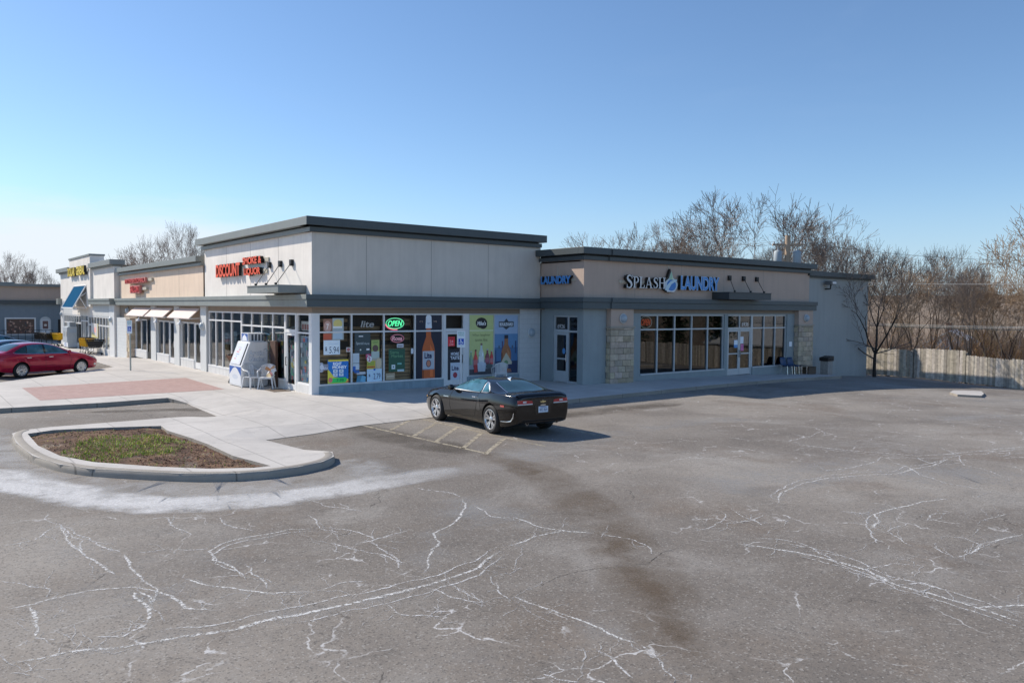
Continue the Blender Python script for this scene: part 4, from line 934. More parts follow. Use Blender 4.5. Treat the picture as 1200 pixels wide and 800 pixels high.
for u in (.81,1.63,2.20): mb.fbox(fw_, u, u+.06, .1, 2.86, n-.1, n)
mb.fbox(fw_, .87, 1.63, 2.17, 2.30, n-.1, n); mb.fbox(fw_, .87, 1.63, 2.8, 2.86, n-.1, n); mb.fbox(fw_, 1.69, 2.2, 2.8, 2.86, n-.1, n); mb.fbox(fw_, 1.69, 2.2, 2.19, 2.26, n-.1, n); mb.fbox(fw_, 1.69, 2.2, .1, .22, n-.1, n)
df = mb.build('door_frame', M_alu, b); g = MB(); g.rect(fw_, .84, 2.23, .2, 2.84, n-.06); g.build('pane', G_dark, df)
mb = MB(); mb.text('6926', fw_, 1.02, 1.46, 2.34, 2.50, n+.003, col=(.8,.8,.8)); mb.build('door_number', M_lit, df)
glass_door(b, fw_, .875, 1.625, .16, 2.16, n=-.06, m_frame=M_alu, m_glass=G_dark, handle=1, bar=1.1, kick=.45, m_handle=M_chrome)
mb = MB(); mb.disc(fw_, 1.42, 1.42, .09, .12, -.045, col=(.08,.25,.5)); mb.build('door_sticker', M_print, b)
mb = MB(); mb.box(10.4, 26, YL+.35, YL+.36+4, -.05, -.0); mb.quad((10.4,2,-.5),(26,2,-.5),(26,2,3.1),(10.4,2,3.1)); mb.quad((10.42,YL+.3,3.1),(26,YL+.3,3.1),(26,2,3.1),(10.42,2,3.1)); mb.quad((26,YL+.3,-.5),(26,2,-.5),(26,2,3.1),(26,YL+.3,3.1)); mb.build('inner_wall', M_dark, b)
# plain grey rear block
b = thing('annex_building', 'plain windowless grey block with dark cap behind the small bare tree', 'building', (29,-2.45,-.4))
mb = MB(); mb.box(26.2, 32.5, -2.45, 14, -1.2, 4.95); mb.build('wall', mat('grey_stucco', (.40,.415,.40), .9, var=.06, scale=.7, bump=.1, dirt=.12), b)
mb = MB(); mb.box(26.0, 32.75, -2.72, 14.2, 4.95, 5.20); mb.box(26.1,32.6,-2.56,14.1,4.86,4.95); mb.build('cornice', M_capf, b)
# ------------------------------------------------------------------ channel letter signs
def letters(t, name, txt, fr, u0, u1, v0, v1, n0, n1, face, side=(.012,.012,.012), off=.03, rim=None, rim_off=None, spacing=1.0, label=None):
    """raised letters: dark returns with a coloured face"""
    mb = MB(); d = n1-n0
    mb.text(txt, fr, u0, u1, v0, v1, n0, depth=d, offset=rim_off if rim_off is not None else off, spacing=spacing, col=side)
    o = mb.build(name, M_lit, t)
    mb = MB()
    if rim: mb.text(txt, fr, u0, u1, v0, v1, n1+.003, offset=rim_off, spacing=spacing, col=rim)
    e = (rim_off-off)*(v1-v0)*.9 if rim else 0
    mb.text(txt, fr, u0+e, u1-e, v0+e, v1-e, n1+.006, offset=off, spacing=spacing, col=face)
    mb.build('letter_face', M_lit, o)
    return o
RED = (.92,.095,.018)
t = thing('shop_sign', 'bright red raised letters reading DISCOUNT SMOKE & LIQUOR on the cream side wall', 'sign', (-.1,7,4.3))
mb = MB(); mb.fbox(fa, -9.55, -6.5, 4.52, 4.72, .0, .05); mb.fbox(fa, -6.2, -3.82, 4.84, 4.98, .0, .05); mb.fbox(fa, -6.1, -3.95, 4.40, 4.55, 0, .05); mb.build('raceway', mat('raceway_cream', (.55,.50,.40), .6), t)
letters(t, 'letters', 'DISCOUNT', fa, -9.6, -6.57, 4.35, 4.90, .05, .18, RED, off=.035)
letters(t, 'letters', 'SMOKE &', fa, -6.25, -4.19, 4.77, 5.06, .05, .18, RED, off=.035)
letters(t, 'letters', 'LIQUOR', fa, -6.1, -4.30, 4.31, 4.63, .05, .18, RED, off=.035)
t = thing('shop_sign', 'faded pink-red two-line SALON sign on the tan wall', 'sign', (-.1,23,3.9))
mb = MB(); mb.fbox(fa, -26.0, -20.8, 4.48, 4.64, 0, .12); mb.fbox(fa, -25.0, -22.0, 4.0, 4.16, 0, .12); mb.build('raceway', MATS['raceway_cream'], t)
mb = MB(); mb.fbox(fa, -26.6, -21.7, 4.40, 4.69, .12, .24, col=(.62,.20,.17)); mb.fbox(fa, -25.3, -23.0, 3.82, 4.27, .12, .24, col=(.66,.22,.19)); mb.build('backing', M_lit, t)
letters(t, 'letters', 'INTERNATIONAL', fa, -26.5, -21.8, 4.43, 4.66, .241, .27, (.70,.04,.03), side=(.3,.03,.03), off=.02)
letters(t, 'letters', 'SALON', fa, -25.2, -23.1, 3.87, 4.23, .241, .27, (.72,.04,.04), side=(.3,.03,.03), off=.03)
t = thing('shop_sign', 'yellow raised letters with black sides reading DOLLAR GENERAL on the stepped tower', 'sign', (-.5,40.5,5))
ft = FA(-.47)
mb = MB(); mb.fbox(ft, -43.0, -36.6, 5.5, 5.68, 0, .06); mb.build('raceway', MATS['raceway_cream'], t)
letters(t, 'letters', 'DOLLAR', ft, -43.9, -40.8, 5.27, 5.93, .06, .22, (.80,.58,.01), off=.05)
letters(t, 'letters', 'GENERAL', ft, -40.3, -36.95, 5.27, 5.93, .06, .22, (.80,.58,.01), off=.05)
BLUE = (.07,.30,.70)
t = thing('shop_sign', 'small blue LAUNDRY letters over the set-back side door', 'sign', (XW,-1.1,4.2))
letters(t, 'letters', 'LAUNDRY', fw_, .17, 2.02, 4.13, 4.46, .03, .16, BLUE, off=.035, rim=(.36,.52,.72), rim_off=.055)
mb = MB(); mb.fbox(fw_, 1.05, 1.09, 4.46, 4.85, 0, .02); mb.fbox(fw_, .3, 2.1, 4.24, 4.34, 0, .03); mb.build('mount', MATS['raceway_cream'], t)
# serif word drawn by hand: thick stems, thin joins, bracket serifs
def serif(ch):
    P = []   # polygons in a unit-height cell; returns (width, polys)
    R = lambda a,b,c,d: [(a,c),(b,c),(b,d),(a,d)]
    if ch == 'L': return .62, [R(.10,.24,0,1), R(0,.34,.94,1), [(0,0),(.58,0),(.62,.28),(.56,.28),(.48,.06),(0,.06)]]
    if ch == 'H': return .86, [R(.10,.24,0,1), R(.62,.76,0,1), R(.24,.62,.48,.55), R(0,.34,.94,1), R(0,.34,0,.06), R(.52,.86,.94,1), R(.52,.86,0,.06)]
    if ch == 'A': return .86, [[(.38,1),(.47,1),(.80,0),(.64,0)], [(.38,1),(.43,.88),(.16,0),(.10,0)], R(.2,.62,.30,.36), R(0,.28,0,.05), R(.54,.88,0,.05)]
    if ch == 'P':
        o = [(.22,1)]+[(.38+.26*math.cos(a), .72+.28*math.sin(a)) for a in [math.pi/2-i*math.pi/10 for i in range(11)]]+[(.22,.44)]
        i_ = [(.22,.51)]+[(.36+.13*math.cos(a), .72+.21*math.sin(a)) for a in [-math.pi/2+i*math.pi/10 for i in range(11)]]+[(.22,.93)]
        polys = [R(.10,.24,0,1), R(0,.24,.94,1), R(0,.36,0,.06)]
        for k in range(len(o)-1):
            j = len(i_)-1-k; jj = max(j-1, 0); polys.append([o[k], o[k+1], i_[jj], i_[j]])
        return .66, polys
    if ch == 'S':
        c = [(.50,.80),(.42,.92),(.30,.955),(.16,.90),(.10,.77),(.17,.63),(.30,.53),(.43,.43),(.49,.27),(.42,.11),(.28,.045),(.12,.08),(.06,.21)]
        w = [.02,.03,.045,.06,.075,.085,.09,.085,.075,.06,.045,.03,.02]; polys = []
        L_, R_ = [], []
        for k, p in enumerate(c):
            a, q = c[max(k-1,0)], c[min(k+1,len(c)-1)]; d = V((q[0]-a[0],q[1]-a[1])).normalized(); s = V((-d.y,d.x))*w[k]
            L_.append((p[0]+s.x,p[1]+s.y)); R_.append((p[0]-s.x,p[1]-s.y))
        for k in range(len(c)-1): polys.append([L_[k],L_[k+1],R_[k+1],R_[k]])
        polys += [R(.48,.53,.70,.98), R(.03,.08,.02,.30)]
        return .58, polys
t = thing('shop_sign', 'long SPLASH LAUNDRY sign with white serif letters, water drop and blue letters', 'sign', (15,YL,4))
fs = FB(YL)
x = 12.32; plan = [('S',.56,.62,3.99),('P',.46,.50,4.02),('L',.46,.50,4.02),('A',.46,.50,4.02),('S',.46,.50,4.02),('H',.46,.50,4.02)]
tot = sum(serif(c)[0]*h for c, h, _, _ in plan); sx = 2.45/tot
pb, pf = MB(), MB()
for c, h, _, v in plan:
    w, polys = serif(c); k = sx*1.0
    for i, p in enumerate(polys):
        q = [(x+u*h*k*.92, v+vv*h) for u, vv in p]; cx = sum(a for a,_ in q)/len(q); 
        pb.prism(fs, q, .04, .20+i*.0007, col=(.012,.012,.012)); pf.flat(fs, q, .206+i*.0012, col=(.78,.77,.75))
    x += w*h*k
o = pb.build('letters', M_lit, t); pf.build('letter_face', M_lit, o)
letters(t, 'letters', 'LAUNDRY', fs, 15.72, 18.42, 3.99, 4.62, .05, .20, BLUE, off=.02, rim=(.45,.60,.78), rim_off=.055)
# drop emblem: black backing, pale green tip, blue wave ball, white swoosh
cx, cy = 15.12, 4.25
def drop(s, dx=0, dy=0):
    return [(cx+dx+s*.42*math.cos(a), cy-.06+dy+s*.30*math.sin(a)) for a in [math.pi*.86+i*math.pi*1.28/20 for i in range(21)]]+[(cx+dx+s*.12, cy+dy+s*.27), (cx+dx, cy+dy+s*.55), (cx+dx-s*.14, cy+dy+s*.22)]
mb = MB(); mb.prism(fs, drop(1.12,-.05,.01), .04, .17, col=(.012,.012,.012)); o = mb.build('emblem', M_lit, t)
mb = MB(); mb.flat(fs, drop(1.0), .174, col=(.60,.70,.74))
mb.flat(fs, [(cx-.13,cy+.16),(cx,cy+.53),(cx+.07,cy+.35),(cx+.02,cy+.12)], .177, col=(.38,.62,.42)); mb.flat(fs, [(cx+.07,cy+.34),(cx+.02,cy+.12),(cx+.14,cy+.16)], .179, col=(.62,.72,.45))
mb.disc(fs, cx+.02, cy-.07, .30, .24, .180, col=(.04,.22,.60)); mb.flat(fs, [(cx-.40,cy-.28),(cx-.22,cy-.32),(cx+.02,cy-.02),(cx+.36,cy+.12),(cx+.36,cy+.2),(cx-.04,cy+.10),(cx-.3,cy-.1)], .183, col=(.55,.75,.85))
mb.flat(fs, [(cx-.3,cy-.31),(cx+.3,cy-.31),(cx+.16,cy-.36),(cx-.26,cy-.36)], .184, col=(.8,.8,.8)); mb.build('emblem_face', M_lit, o)
mb = MB(); mb.fbox(fs, 15.1, 15.14, 4.7, 5.06, 0, .03); mb.fbox(fs, 12.1, 18.5, 4.2, 4.32, 0, .04); mb.build('mount', MATS['raceway_cream'], t)

# ------------------------------------------------------------------ hung steel canopies with tie rods
def canopy(fr, u0, u1, v0, v1, n, anchors, va, label):
    o = fr.p((u0+u1)/2, v0, 0); t = thing('steel_canopy', label, 'canopy', o)
    mb = MB(); mb.fbox(fr, u0, u1, v0, v0+.03, .0, n); mb.fbox(fr, u0, u1, v0+.03, v1, n-.05, n); mb.fbox(fr, u0, u0+.05, v0+.03, v1, 0, n-.05); mb.fbox(fr, u1-.05, u1, v0+.03, v1, 0, n-.05); mb.fbox(fr,u0,u1,v1,v1+.025,-.0+.001,n+.03)
    mb.build('frame', M_cap if fr.n.x else mat('dark_steel', (.055,.065,.07), .5), t)
    rm = MB()
    for ua, ub in anchors:
        rm.tube([fr.p(ua, va, .06), fr.p(ub, v1+.05, n-.12)], .014, 6)
    rm.build('tie_rod', M_black, t)
    for ua, ub in anchors:
        rm = MB(); rm.fbox(fr, ua-.09, ua+.09, va-.11, va+.11, .001, .10); rm.build('anchor_plate', M_black, t)
        rm = MB(); rm.lathe([(.0,0),(.05,0),(.05,.08),(0,.08)], fr.p(ub, v1+.026, n-.12), (0,0,1), 8); rm.build('rod_foot', M_black, t)
canopy(fa, -3.4, -.45, 3.60, 3.84, 1.0, [(-3.72,-2.85),(-2.66,-1.85),(-1.62,-.95)], 4.68, 'slate steel canopy hung on three rods on the sunlit cream wall')
canopy(fl, 18.15, 21.35, 3.62, 3.92, .95, [(19.36,18.7),(20.45,19.9),(21.5,20.95)], 4.62, 'dark steel canopy hung on three rods over the laundry doors')

# ------------------------------------------------------------------ posters in the front windows
M_post = mat('window_poster', (1.7,1.7,1.7), .45, var=.05, scale=5, tint=True)  # brighter copy of the print, colour lifted against the shade on the front
def poster(name, label, fr, n, draw, cat='poster'):
    """one flat printed thing; draw(q) gets a painter that stacks shapes a millimetre apart"""
    mb = MB(); st = [n]
    class Q:
        def nx(s): st[0] += .0008; return st[0]
        def rect(s,a,b,c,d,col): mb.rect(fr,a,b,c,d,s.nx(),col=col)
        def poly(s,p,col): mb.flat(fr,p,s.nx(),col=col)
        def disc(s,a,b,r1,r2,col): mb.disc(fr,a,b,r1,r2,s.nx(),col=col)
        def text(s,t,a,b,c,d,col,off=.02,slant=0): mb.text(t,fr,a,b,c,d,s.nx(),offset=off,slant=slant,col=col)
        def bottle(s,cx,z0,z1,w,glass,label=None,cap=(.8,.8,.8)):
            h=z1-z0; p=[(-.5,0),(.5,0),(.5,.50),(.44,.58),(.2,.74),(.17,.97),(-.17,.97),(-.2,.74),(-.44,.58),(-.5,.50)]
            s.poly([(cx+a*w,z0+b*h) for a,b in p], glass)
            s.poly([(cx+a*w,z0+b*h) for a,b in ((.12,.03),(.36,.03),(.36,.5),(.12,.62))], tuple(min(1,x*1.45) for x in glass)); s.poly([(cx+a*w,z0+b*h) for a,b in ((-.5,.0),(-.36,.0),(-.36,.5),(-.5,.5))], tuple(x*.55 for x in glass))
            s.rect(cx-.19*w,cx+.19*w,z0+h*.9,z0+h,cap)
            if label: s.rect(cx-.5*w,cx+.5*w,z0+h*.12,z0+h*.42,label)
    draw(Q()); return tag(mb.build(name, M_post), label, cat)
NI = -.064   # behind the panes
def d1(q):
    q.rect(.45,1.06,1.48,1.98,(.55,.62,.66)); q.text('5.94',.66,1.02,1.53,1.76,(.05,.06,.08),.0); q.text('$',.5,.58,1.6,1.76,(.05,.06,.08)); q.rect(.6,.98,1.84,1.85,(.3,.33,.36))
poster('poster', 'pale price sheet reading $ 5.94 in the first front pane', fb, NI, d1)
def d2(q):
    q.rect(.44,.78,1.62,2.72,(.22,.11,.07)); q.disc(.6,2.45,.14,.2,(.42,.25,.2)); q.rect(.44,.74,2.0,2.2,(.4,.08,.04)); q.text('7',.55,.65,2.35,2.55,(.6,.55,.5))
    q.rect(.78,1.2,1.99,2.74,(.30,.34,.33)); q.disc(.98,2.55,.17,.15,(.5,.42,.14)); q.rect(.8,1.14,2.4,2.46,(.6,.6,.58)); q.rect(.8,1.15,2.02,2.3,(.32,.4,.46))
poster('poster', 'dim brown and yellow product picture above the $ 5.94 sheet', fb, NI-.0005, d2)
def d3(q):
    q.rect(.60,1.38,.46,1.30,(.015,.14,.42)); q.rect(.62,1.38,1.24,1.30,(.62,.5,.05)); q.poly([(.60,.46),(1.38,.46),(1.38,.62),(.84,.70),(.60,1.0)],(.62,.55,.06))
    q.text('RIGHT',.8,1.12,1.10,1.21,(.8,.82,.84),.03); q.text('MONEY',.78,1.32,.985,1.09,(.8,.82,.84),.03)
    for i in range(2):
        for j in range(2): q.rect(.80+i*.22,.97+i*.22,.72+j*.13,.83+j*.13,(.55,.6,.64)); q.rect(.85+i*.22,.92+i*.22,.76+j*.13,.80+j*.13,(.15,.25,.35))
    q.poly([(.70,.5),(1.26,.5),(1.32,.6),(1.28,.68),(.74,.66),(.66,.58)],(.04,.52,.10)); q.text('7.99',.92,1.2,.53,.63,(.02,.2,.05),.02); q.disc(.70,.60,.075,.085,(.6,.15,.15)); q.poly([(1.26,.5),(1.38,.5),(1.38,.56)],(.6,.1,.1))
poster('poster', 'blue and yellow RIGHT MONEY poster low in the first front pane', fb, NI, d3)
def d4(q): q.disc(.36,1.05,.11,.17,(.34,.36,.42)); q.rect(.30,.62,.95,1.16,(.20,.21,.25)); q.disc(.38,1.06,.07,.1,(.48,.5,.55)); q.text('alo',.42,.6,.98,1.08,(.5,.5,.55))
poster('poster', 'small silver round decal left of the blue money poster', fb, NI+.006, d4)
def d5(q): q.rect(1.62,2.24,1.46,2.2,(.035,.05,.055)); q.text('Special',1.68,1.95,1.78,1.9,(.42,.47,.47),0); q.text('Here',1.98,2.2,1.8,1.88,(.4,.45,.45),0); q.rect(1.78,1.95,2.08,2.12,(.5,.5,.5)); q.rect(2.08,2.2,1.6,1.66,(.6,.6,.6)); q.disc(1.85,1.62,.03,.03,(.5,.55,.5))
poster('poster', 'black chalkboard style poster in the second front pane', fb, NI, d5)
def d6(q):
    q.rect(2.28,2.60,1.28,1.96,(.28,.33,.10)); q.rect(2.28,2.60,1.28,1.55,(.35,.40,.36)); q.disc(2.44,1.66,.12,.12,(.10,.06,.05)); q.text('LEAF',2.34,2.54,1.84,1.92,(.12,.2,.05),.02)
poster('poster', 'narrow olive poster over the $2.79 sheet', fb, NI, d6)
def d7(q):
    q.rect(2.10,2.70,.44,1.30,(.35,.32,.25)); q.rect(2.10,2.70,.44,.92,(.42,.55,.64)); q.rect(2.10,2.44,.92,1.22,(.50,.36,.04)); q.rect(2.12,2.40,1.05,1.2,(.28,.32,.05)); q.rect(2.12,2.42,.97,1.02,(.35,.08,.03)); q.disc(2.57,1.12,.10,.2,(.48,.38,.25)); q.disc(2.20,1.28,.1,.11,(.62,.58,.6)); q.text('2',2.15,2.24,1.2,1.36,(.3,.05,.08),.03)
    q.text('2.79',2.36,2.64,.55,.76,(.05,.08,.12),.0); q.text('$',2.17,2.23,.64,.74,(.05,.08,.12)); q.disc(2.40,.90,.045,.04,(.03,.12,.4))
poster('poster', 'pale blue price sheet reading $ 2.79 low in the second front pane', fb, NI+.004, d7)
def d8(q): q.rect(1.55,1.80,1.02,1.5,(.40,.45,.48)); q.rect(1.55,1.80,1.14,1.16,(.15,.18,.2)); q.rect(1.55,1.68,.86,1.04,(.02,.10,.35)); q.rect(1.66,1.8,.92,1.08,(.45,.5,.55)); q.rect(1.6,1.8,.8,.9,(.03,.1,.3))
poster('poster', 'small stack of white and blue stickers at the left edge of the second pane', fb, NI+.003, d8)
def d9(q): q.poly([(1.68,.46),(2.04,.46),(2.06,.66),(1.94,.72),(1.72,.70)],(.06,.20,.30)); q.poly([(1.84,.5),(2.04,.46),(2.06,.66),(1.9,.7)],(.14,.34,.46))
poster('poster', 'blue cap-shaped cutout on the sill of the second front pane', fb, NI+.006, d9)
def d10(q):
    q.rect(2.98,3.66,.78,1.62,(.02,.075,.045)); q.text('Sierra',3.04,3.4,1.44,1.55,(.12,.28,.14),0); q.text('Market',3.10,3.58,1.30,1.41,(.12,.28,.14),0); q.rect(3.1,3.25,.88,1.04,(.55,.6,.6)); q.rect(3.15,3.2,.93,.99,(.05,.1,.08)); q.rect(3.34,3.52,1.04,1.10,(.15,.35,.3)); q.rect(3.34,3.62,.78,.86,(.35,.45,.47))
poster('poster', 'dark green poster in the pane under the neon OPEN sign', fb, NI, d10)
def d11(q):
    q.rect(4.10,5.25,.46,2.88,(.006,.008,.022)); q.bottle(4.68,.46,2.58,.56,(.40,.085,.02)); q.rect(4.42,4.94,.80,1.5,(.36,.37,.40)); q.rect(4.42,4.94,.80,.84,(.25,.26,.3)); q.poly([(4.54,2.36),(4.82,2.36),(4.80,2.8),(4.74,2.86),(4.62,2.86),(4.56,2.8)],(.55,.57,.60)); q.text('lager',4.6,4.77,2.5,2.6,(.25,.27,.3),0,.2)
    q.text('Lite',4.50,4.82,1.22,1.44,(.01,.015,.06),.04); q.disc(4.68,1.03,.11,.14,(.02,.02,.07)); q.disc(4.68,1.03,.085,.115,(.42,.16,.10)); q.text("IT'S",4.28,4.42,2.58,2.64,(.35,.25,.2),0); q.text('TIME',4.88,5.04,2.58,2.64,(.35,.25,.2),0)
poster('poster', 'full-height navy window poster of an amber beer bottle labelled Lite', fb, NI+.002, d11)
NP = -.045
def d12(q):
    q.rect(6.53,7.71,.5,2.86,(.38,.42,.17)); q.rect(6.53,7.71,2.235,2.26,(.6,.62,.45)); q.rect(6.53,7.71,.5,.72,(.05,.05,.06)); q.rect(6.53,7.71,.72,1.1,(.22,.24,.26)); q.disc(7.12,2.55,.28,.21,(.008,.008,.01)); q.disc(7.2,2.47,.2,.16,(.008,.008,.01)); q.text("Mike's",6.92,7.34,2.45,2.62,(.6,.6,.58),.03,.2)
    q.text('What laughter',6.68,7.56,2.0,2.12,(.14,.16,.07),.0); q.text('tastes like.',6.82,7.44,1.82,1.94,(.14,.16,.07),.0)
    q.bottle(7.12,.85,1.75,.26,(.42,.47,.44),(.5,.52,.5),(.18,.12,.08)); q.bottle(6.62,.9,1.45,.14,(.15,.25,.16),None,(.35,.4,.4)); q.bottle(6.84,.8,1.5,.20,(.45,.06,.05),(.4,.12,.12),(.1,.03,.02)); q.bottle(7.41,.9,1.52,.2,(.16,.05,.06),(.3,.1,.12),(.35,.35,.33)); q.bottle(7.62,.9,1.46,.16,(.42,.05,.05),(.4,.14,.14),(.3,.3,.28))
    q.poly([(6.95,.62),(7.3,.62),(7.34,.95),(7.12,1.02),(6.92,.95)],(.40,.44,.48)); q.rect(6.76,6.92,.6,.9,(.35,.04,.04)); q.disc(7.5,.82,.16,.1,(.07,.09,.09))
poster('poster', 'lime yellow window poster of small bottles reading What laughter tastes like', fb, NP, d12)
def d13(q):
    q.rect(7.76,8.96,.5,2.86,(.25,.33,.44)); q.rect(7.76,8.96,1.55,2.1,(.09,.19,.33)); q.rect(7.76,8.96,1.0,1.55,(.05,.12,.24)); q.rect(7.76,8.96,.5,1.0,(.02,.035,.08))
    for i in range(7): q.rect(7.8+i*.17,7.87+i*.17,.9+.2*((i*3)%4),1.45+.18*((i*5)%4),(.03+.02*(i%3),.06+.03*(i%2),.13))
    q.poly([(8.36,2.27),(8.62,2.44),(8.36,2.72),(8.1,2.44)],(.03,.04,.05)); q.rect(7.98,8.74,2.38,2.60,(.05,.06,.07)); q.text('BOULEVARD',8.02,8.70,2.42,2.55,(.55,.6,.65),.03)
    q.bottle(8.36,.62,2.05,.50,(.26,.11,.05),None,(.02,.02,.03)); q.poly([(8.1,.75),(8.62,.75),(8.66,.95),(8.36,1.34),(8.1,.95)],(.40,.37,.28)); q.disc(8.36,.93,.1,.1,(.12,.2,.1)); q.rect(8.4,8.9,.68,.86,(.02,.03,.08)); q.disc(8.35,.58,.3,.05,(.25,.12,.10))
poster('poster', 'blue window poster of a brown bottle under a diamond emblem reading BOULEVARD', fb, NP, d13)
def d16(q): q.rect(3.32,3.60,1.66,1.80,(.42,.42,.44)); q.rect(3.36,3.56,1.70,1.73,(.1,.1,.12))
poster('sticker', 'small white sticker under the pink oval neon sign', fb, NI, d16, 'sticker')
def d17(q): q.rect(1.30,1.47,1.56,1.72,(.45,.42,.42)); q.disc(1.38,1.64,.06,.06,(.3,.1,.1))
poster('sticker', 'small pale sticker at the right edge of the first front pane', fb, NI, d17, 'sticker')
def d18(q): q.rect(3.92,4.02,1.42,1.62,(.5,.52,.55))
poster('sticker', 'white card beside the mullion left of the navy bottle poster', fb, NI, d18, 'sticker')
def d19(q): q.rect(1.70,2.05,.74,.84,(.40,.42,.45)); q.rect(2.06,2.26,1.28,1.46,(.38,.05,.12)); q.text('2',2.1,2.2,1.31,1.43,(.5,.45,.48),.02)
poster('sticker', 'dark pink square sticker above the $ 2.79 sheet', fb, NI+.0005, d19, 'sticker')
def d20(q): q.rect(2.86,3.24,.5,.74,(.34,.26,.17)); q.rect(2.9,3.2,.6,.64,(.5,.42,.3))
poster('poster', 'tan shelf card low in the pane under the neon OPEN sign', fb, NI+.001, d20)
def d14(q): q.rect(5.54,5.86,1.66,2.02,(.58,.02,.03)); q.text('VIBES',5.57,5.84,1.91,1.99,(.2,.01,.02),.0); q.text('24',5.62,5.78,1.79,1.89,(.85,.3,.3),.02); q.text('LOW',5.6,5.8,1.68,1.77,(.85,.3,.3),.02)
poster('poster', 'bright red sticker high on the front door glass', fb, -.045, d14)
def d15(q): q.rect(5.53,6.12,.36,1.55,(.01,.012,.02)); q.text('MORE',5.68,6.05,1.3,1.42,(.5,.53,.58),.03); q.text('TASTE',5.66,6.08,1.14,1.27,(.5,.53,.58),.03); q.rect(5.66,6.10,.36,1.02,(.38,.42,.48)); q.text('Lite',5.72,6.04,.72,.9,(.01,.015,.06),.03); q.disc(5.88,.54,.1,.11,(.25,.03,.05))
poster('poster', 'black and silver poster reading TASTE and Lite low on the front door', fb, -.045, d15)
# neon signs
def neon(name, label, fr, u0, u1, v0, v1, txt, c_txt, c_oval, n, oval=True, emit=2.0):
    t = thing('neon_sign', label, 'neon sign', fr.p((u0+u1)/2, v0, n)); cu, cv, ru, rv = (u0+u1)/2, (v0+v1)/2, (u1-u0)/2, (v1-v0)/2
    mt = mat('neon_'+name, c_txt, .4, emit=emit); mo = mat('neon_ring_'+name, c_oval, .4, emit=emit)
    if oval:
        mb = MB(); mb.tube([fr.p(cu+ru*math.cos(2*math.pi*i/32), cv+rv*math.sin(2*math.pi*i/32), n) for i in range(33)], .016, 6); mb.build('ring', mo, t, smooth=60)
    mb = MB(); mb.text(txt, fr, u0+ru*.22, u1-ru*.22, v0+rv*.45, v1-rv*.45, n-.01, depth=.015, offset=.015, slant=.25); mb.build('letters', mt, t)
    if oval: mb = MB(); mb.rect(fr, u0-.02, u1+.02, v0-.02, v1+.02, n-.017); mb.build('backing', M_black, t)
    return t
t = neon('green', 'lit neon OPEN sign, green letters in a green and pink oval', fb, 2.86, 3.60, 2.36, 2.74, 'OPEN', (.10,.85,.35), (.12,.6,.3), -.045, emit=1.1)
mb = MB(); mb.tube([fb.p(3.23+.40*math.cos(math.pi*(1.02+.55*i/12)), 2.54+.22*math.sin(math.pi*(1.02+.55*i/12)), -.03) for i in range(13)], .02, 6); mb.build('lower_ring', mat('neon_pink', (.8,.12,.2), .4, emit=.9), t, smooth=60)
neon('white', 'unlit white tube sign reading lite at the top of the second pane', fb, 1.80, 2.45, 2.32, 2.74, 'lite', (.42,.41,.39), (.3,.3,.3), -.045, oval=False, emit=.0)
neon('rose', 'small oval pink neon sign under the OPEN sign', fb, 3.06, 3.6, 1.86, 2.14, 'Rosa', (.55,.3,.38), (.40,.16,.22), -.045, emit=.35)
neon('orange', 'round white-ringed neon sign with red letters in the first laundry window', fl, 13.55, 14.28, 2.34, 2.84, 'OPEN', (.75,.13,.06), (.35,.42,.48), -.14, emit=.45)
# notices on the laundry doors and wall
def nt_(label, fr, a, b, c, d, n, col, extra=None):
    poster('notice', label, fr, n, lambda q: (q.rect(a,b,c,d,col), extra and extra(q)), 'notice')
nt_('white sheet with blue foot on the left laundry door glass', fl, 19.98,20.26,1.36,1.72,-.085,(.55,.6,.66), lambda q: q.rect(19.98,20.26,1.36,1.5,(.06,.2,.42)))
nt_('white sheet on the right laundry door glass', fl, 20.47,20.72,1.55,1.88,-.085,(.55,.58,.62))
nt_('small magenta sticker below the white sheet on the right laundry door', fl, 20.5,20.74,1.2,1.52,-.085,(.4,.1,.25))
nt_('small white plate on the wall beside the right stone pillar', fl, 24.42,24.66,1.32,1.56,.012,(.62,.64,.66))
t_ = poster('poster', 'yellow and white poster in the window of the cream store', fd, .005, lambda q: (q.rect(-36.9,-34.6,.85,1.85,(.45,.41,.18)), q.poly([(-36.9,1.25),(-34.8,.88),(-34.8,1.85),(-36.9,1.85)],(.47,.45,.43)), q.disc(-35.6,1.4,.33,.2,(.7,.35,.3))))

# ------------------------------------------------------------------ wall lamps, cameras, flood lights
def sconce(label):
    t = thing('wall_lamp', label, 'wall lamp', (0,0,0), group='round wall lamps along the shop fronts')
    mb = MB(); mb.lathe([(.19,0),(.2,.02),(.2,.05),(.17,.06)], (0,0,0), (0,-1,0), 24); mb.build('rim', M_palegrey, t, smooth=40)
    mb = MB(); mb.lathe([(.175,.05),(.165,.10),(.12,.15),(.06,.172),(0.001,.178)], (0,0,0), (0,-1,0), 24); mb.build('globe', mat('frosted_globe', (.40,.46,.50), .35, var=.03), t, smooth=60)
    return t
s0 = sconce('round white wall lamp on the pale block pillar left of the laundry side door'); s0.location = (9.6,-.022,2.14)
for loc, rz, lab in (((12.1,YL-.242,2.76),0,'round white wall lamp on the left stone pillar of the laundry'), ((25.5,YL-.242,2.76),0,'round white wall lamp on the right stone pillar of the laundry'),
    ((-.062,11.85,2.2),-math.pi/2,'round white wall lamp on the pillar between corner window and awnings'), ((-.012,26.9,2.80),-math.pi/2,'round white wall lamp above the short stone pillar beside the awnings'),
    ((X-.022,30.1,2.2),-math.pi/2,'round white wall lamp on the white end pillar of the cream store'), ((X-.022,49.4,2.35),-math.pi/2,'round white wall lamp on the far pillar of the cream store')):
    copy_tree(s0, loc, rz, lab)
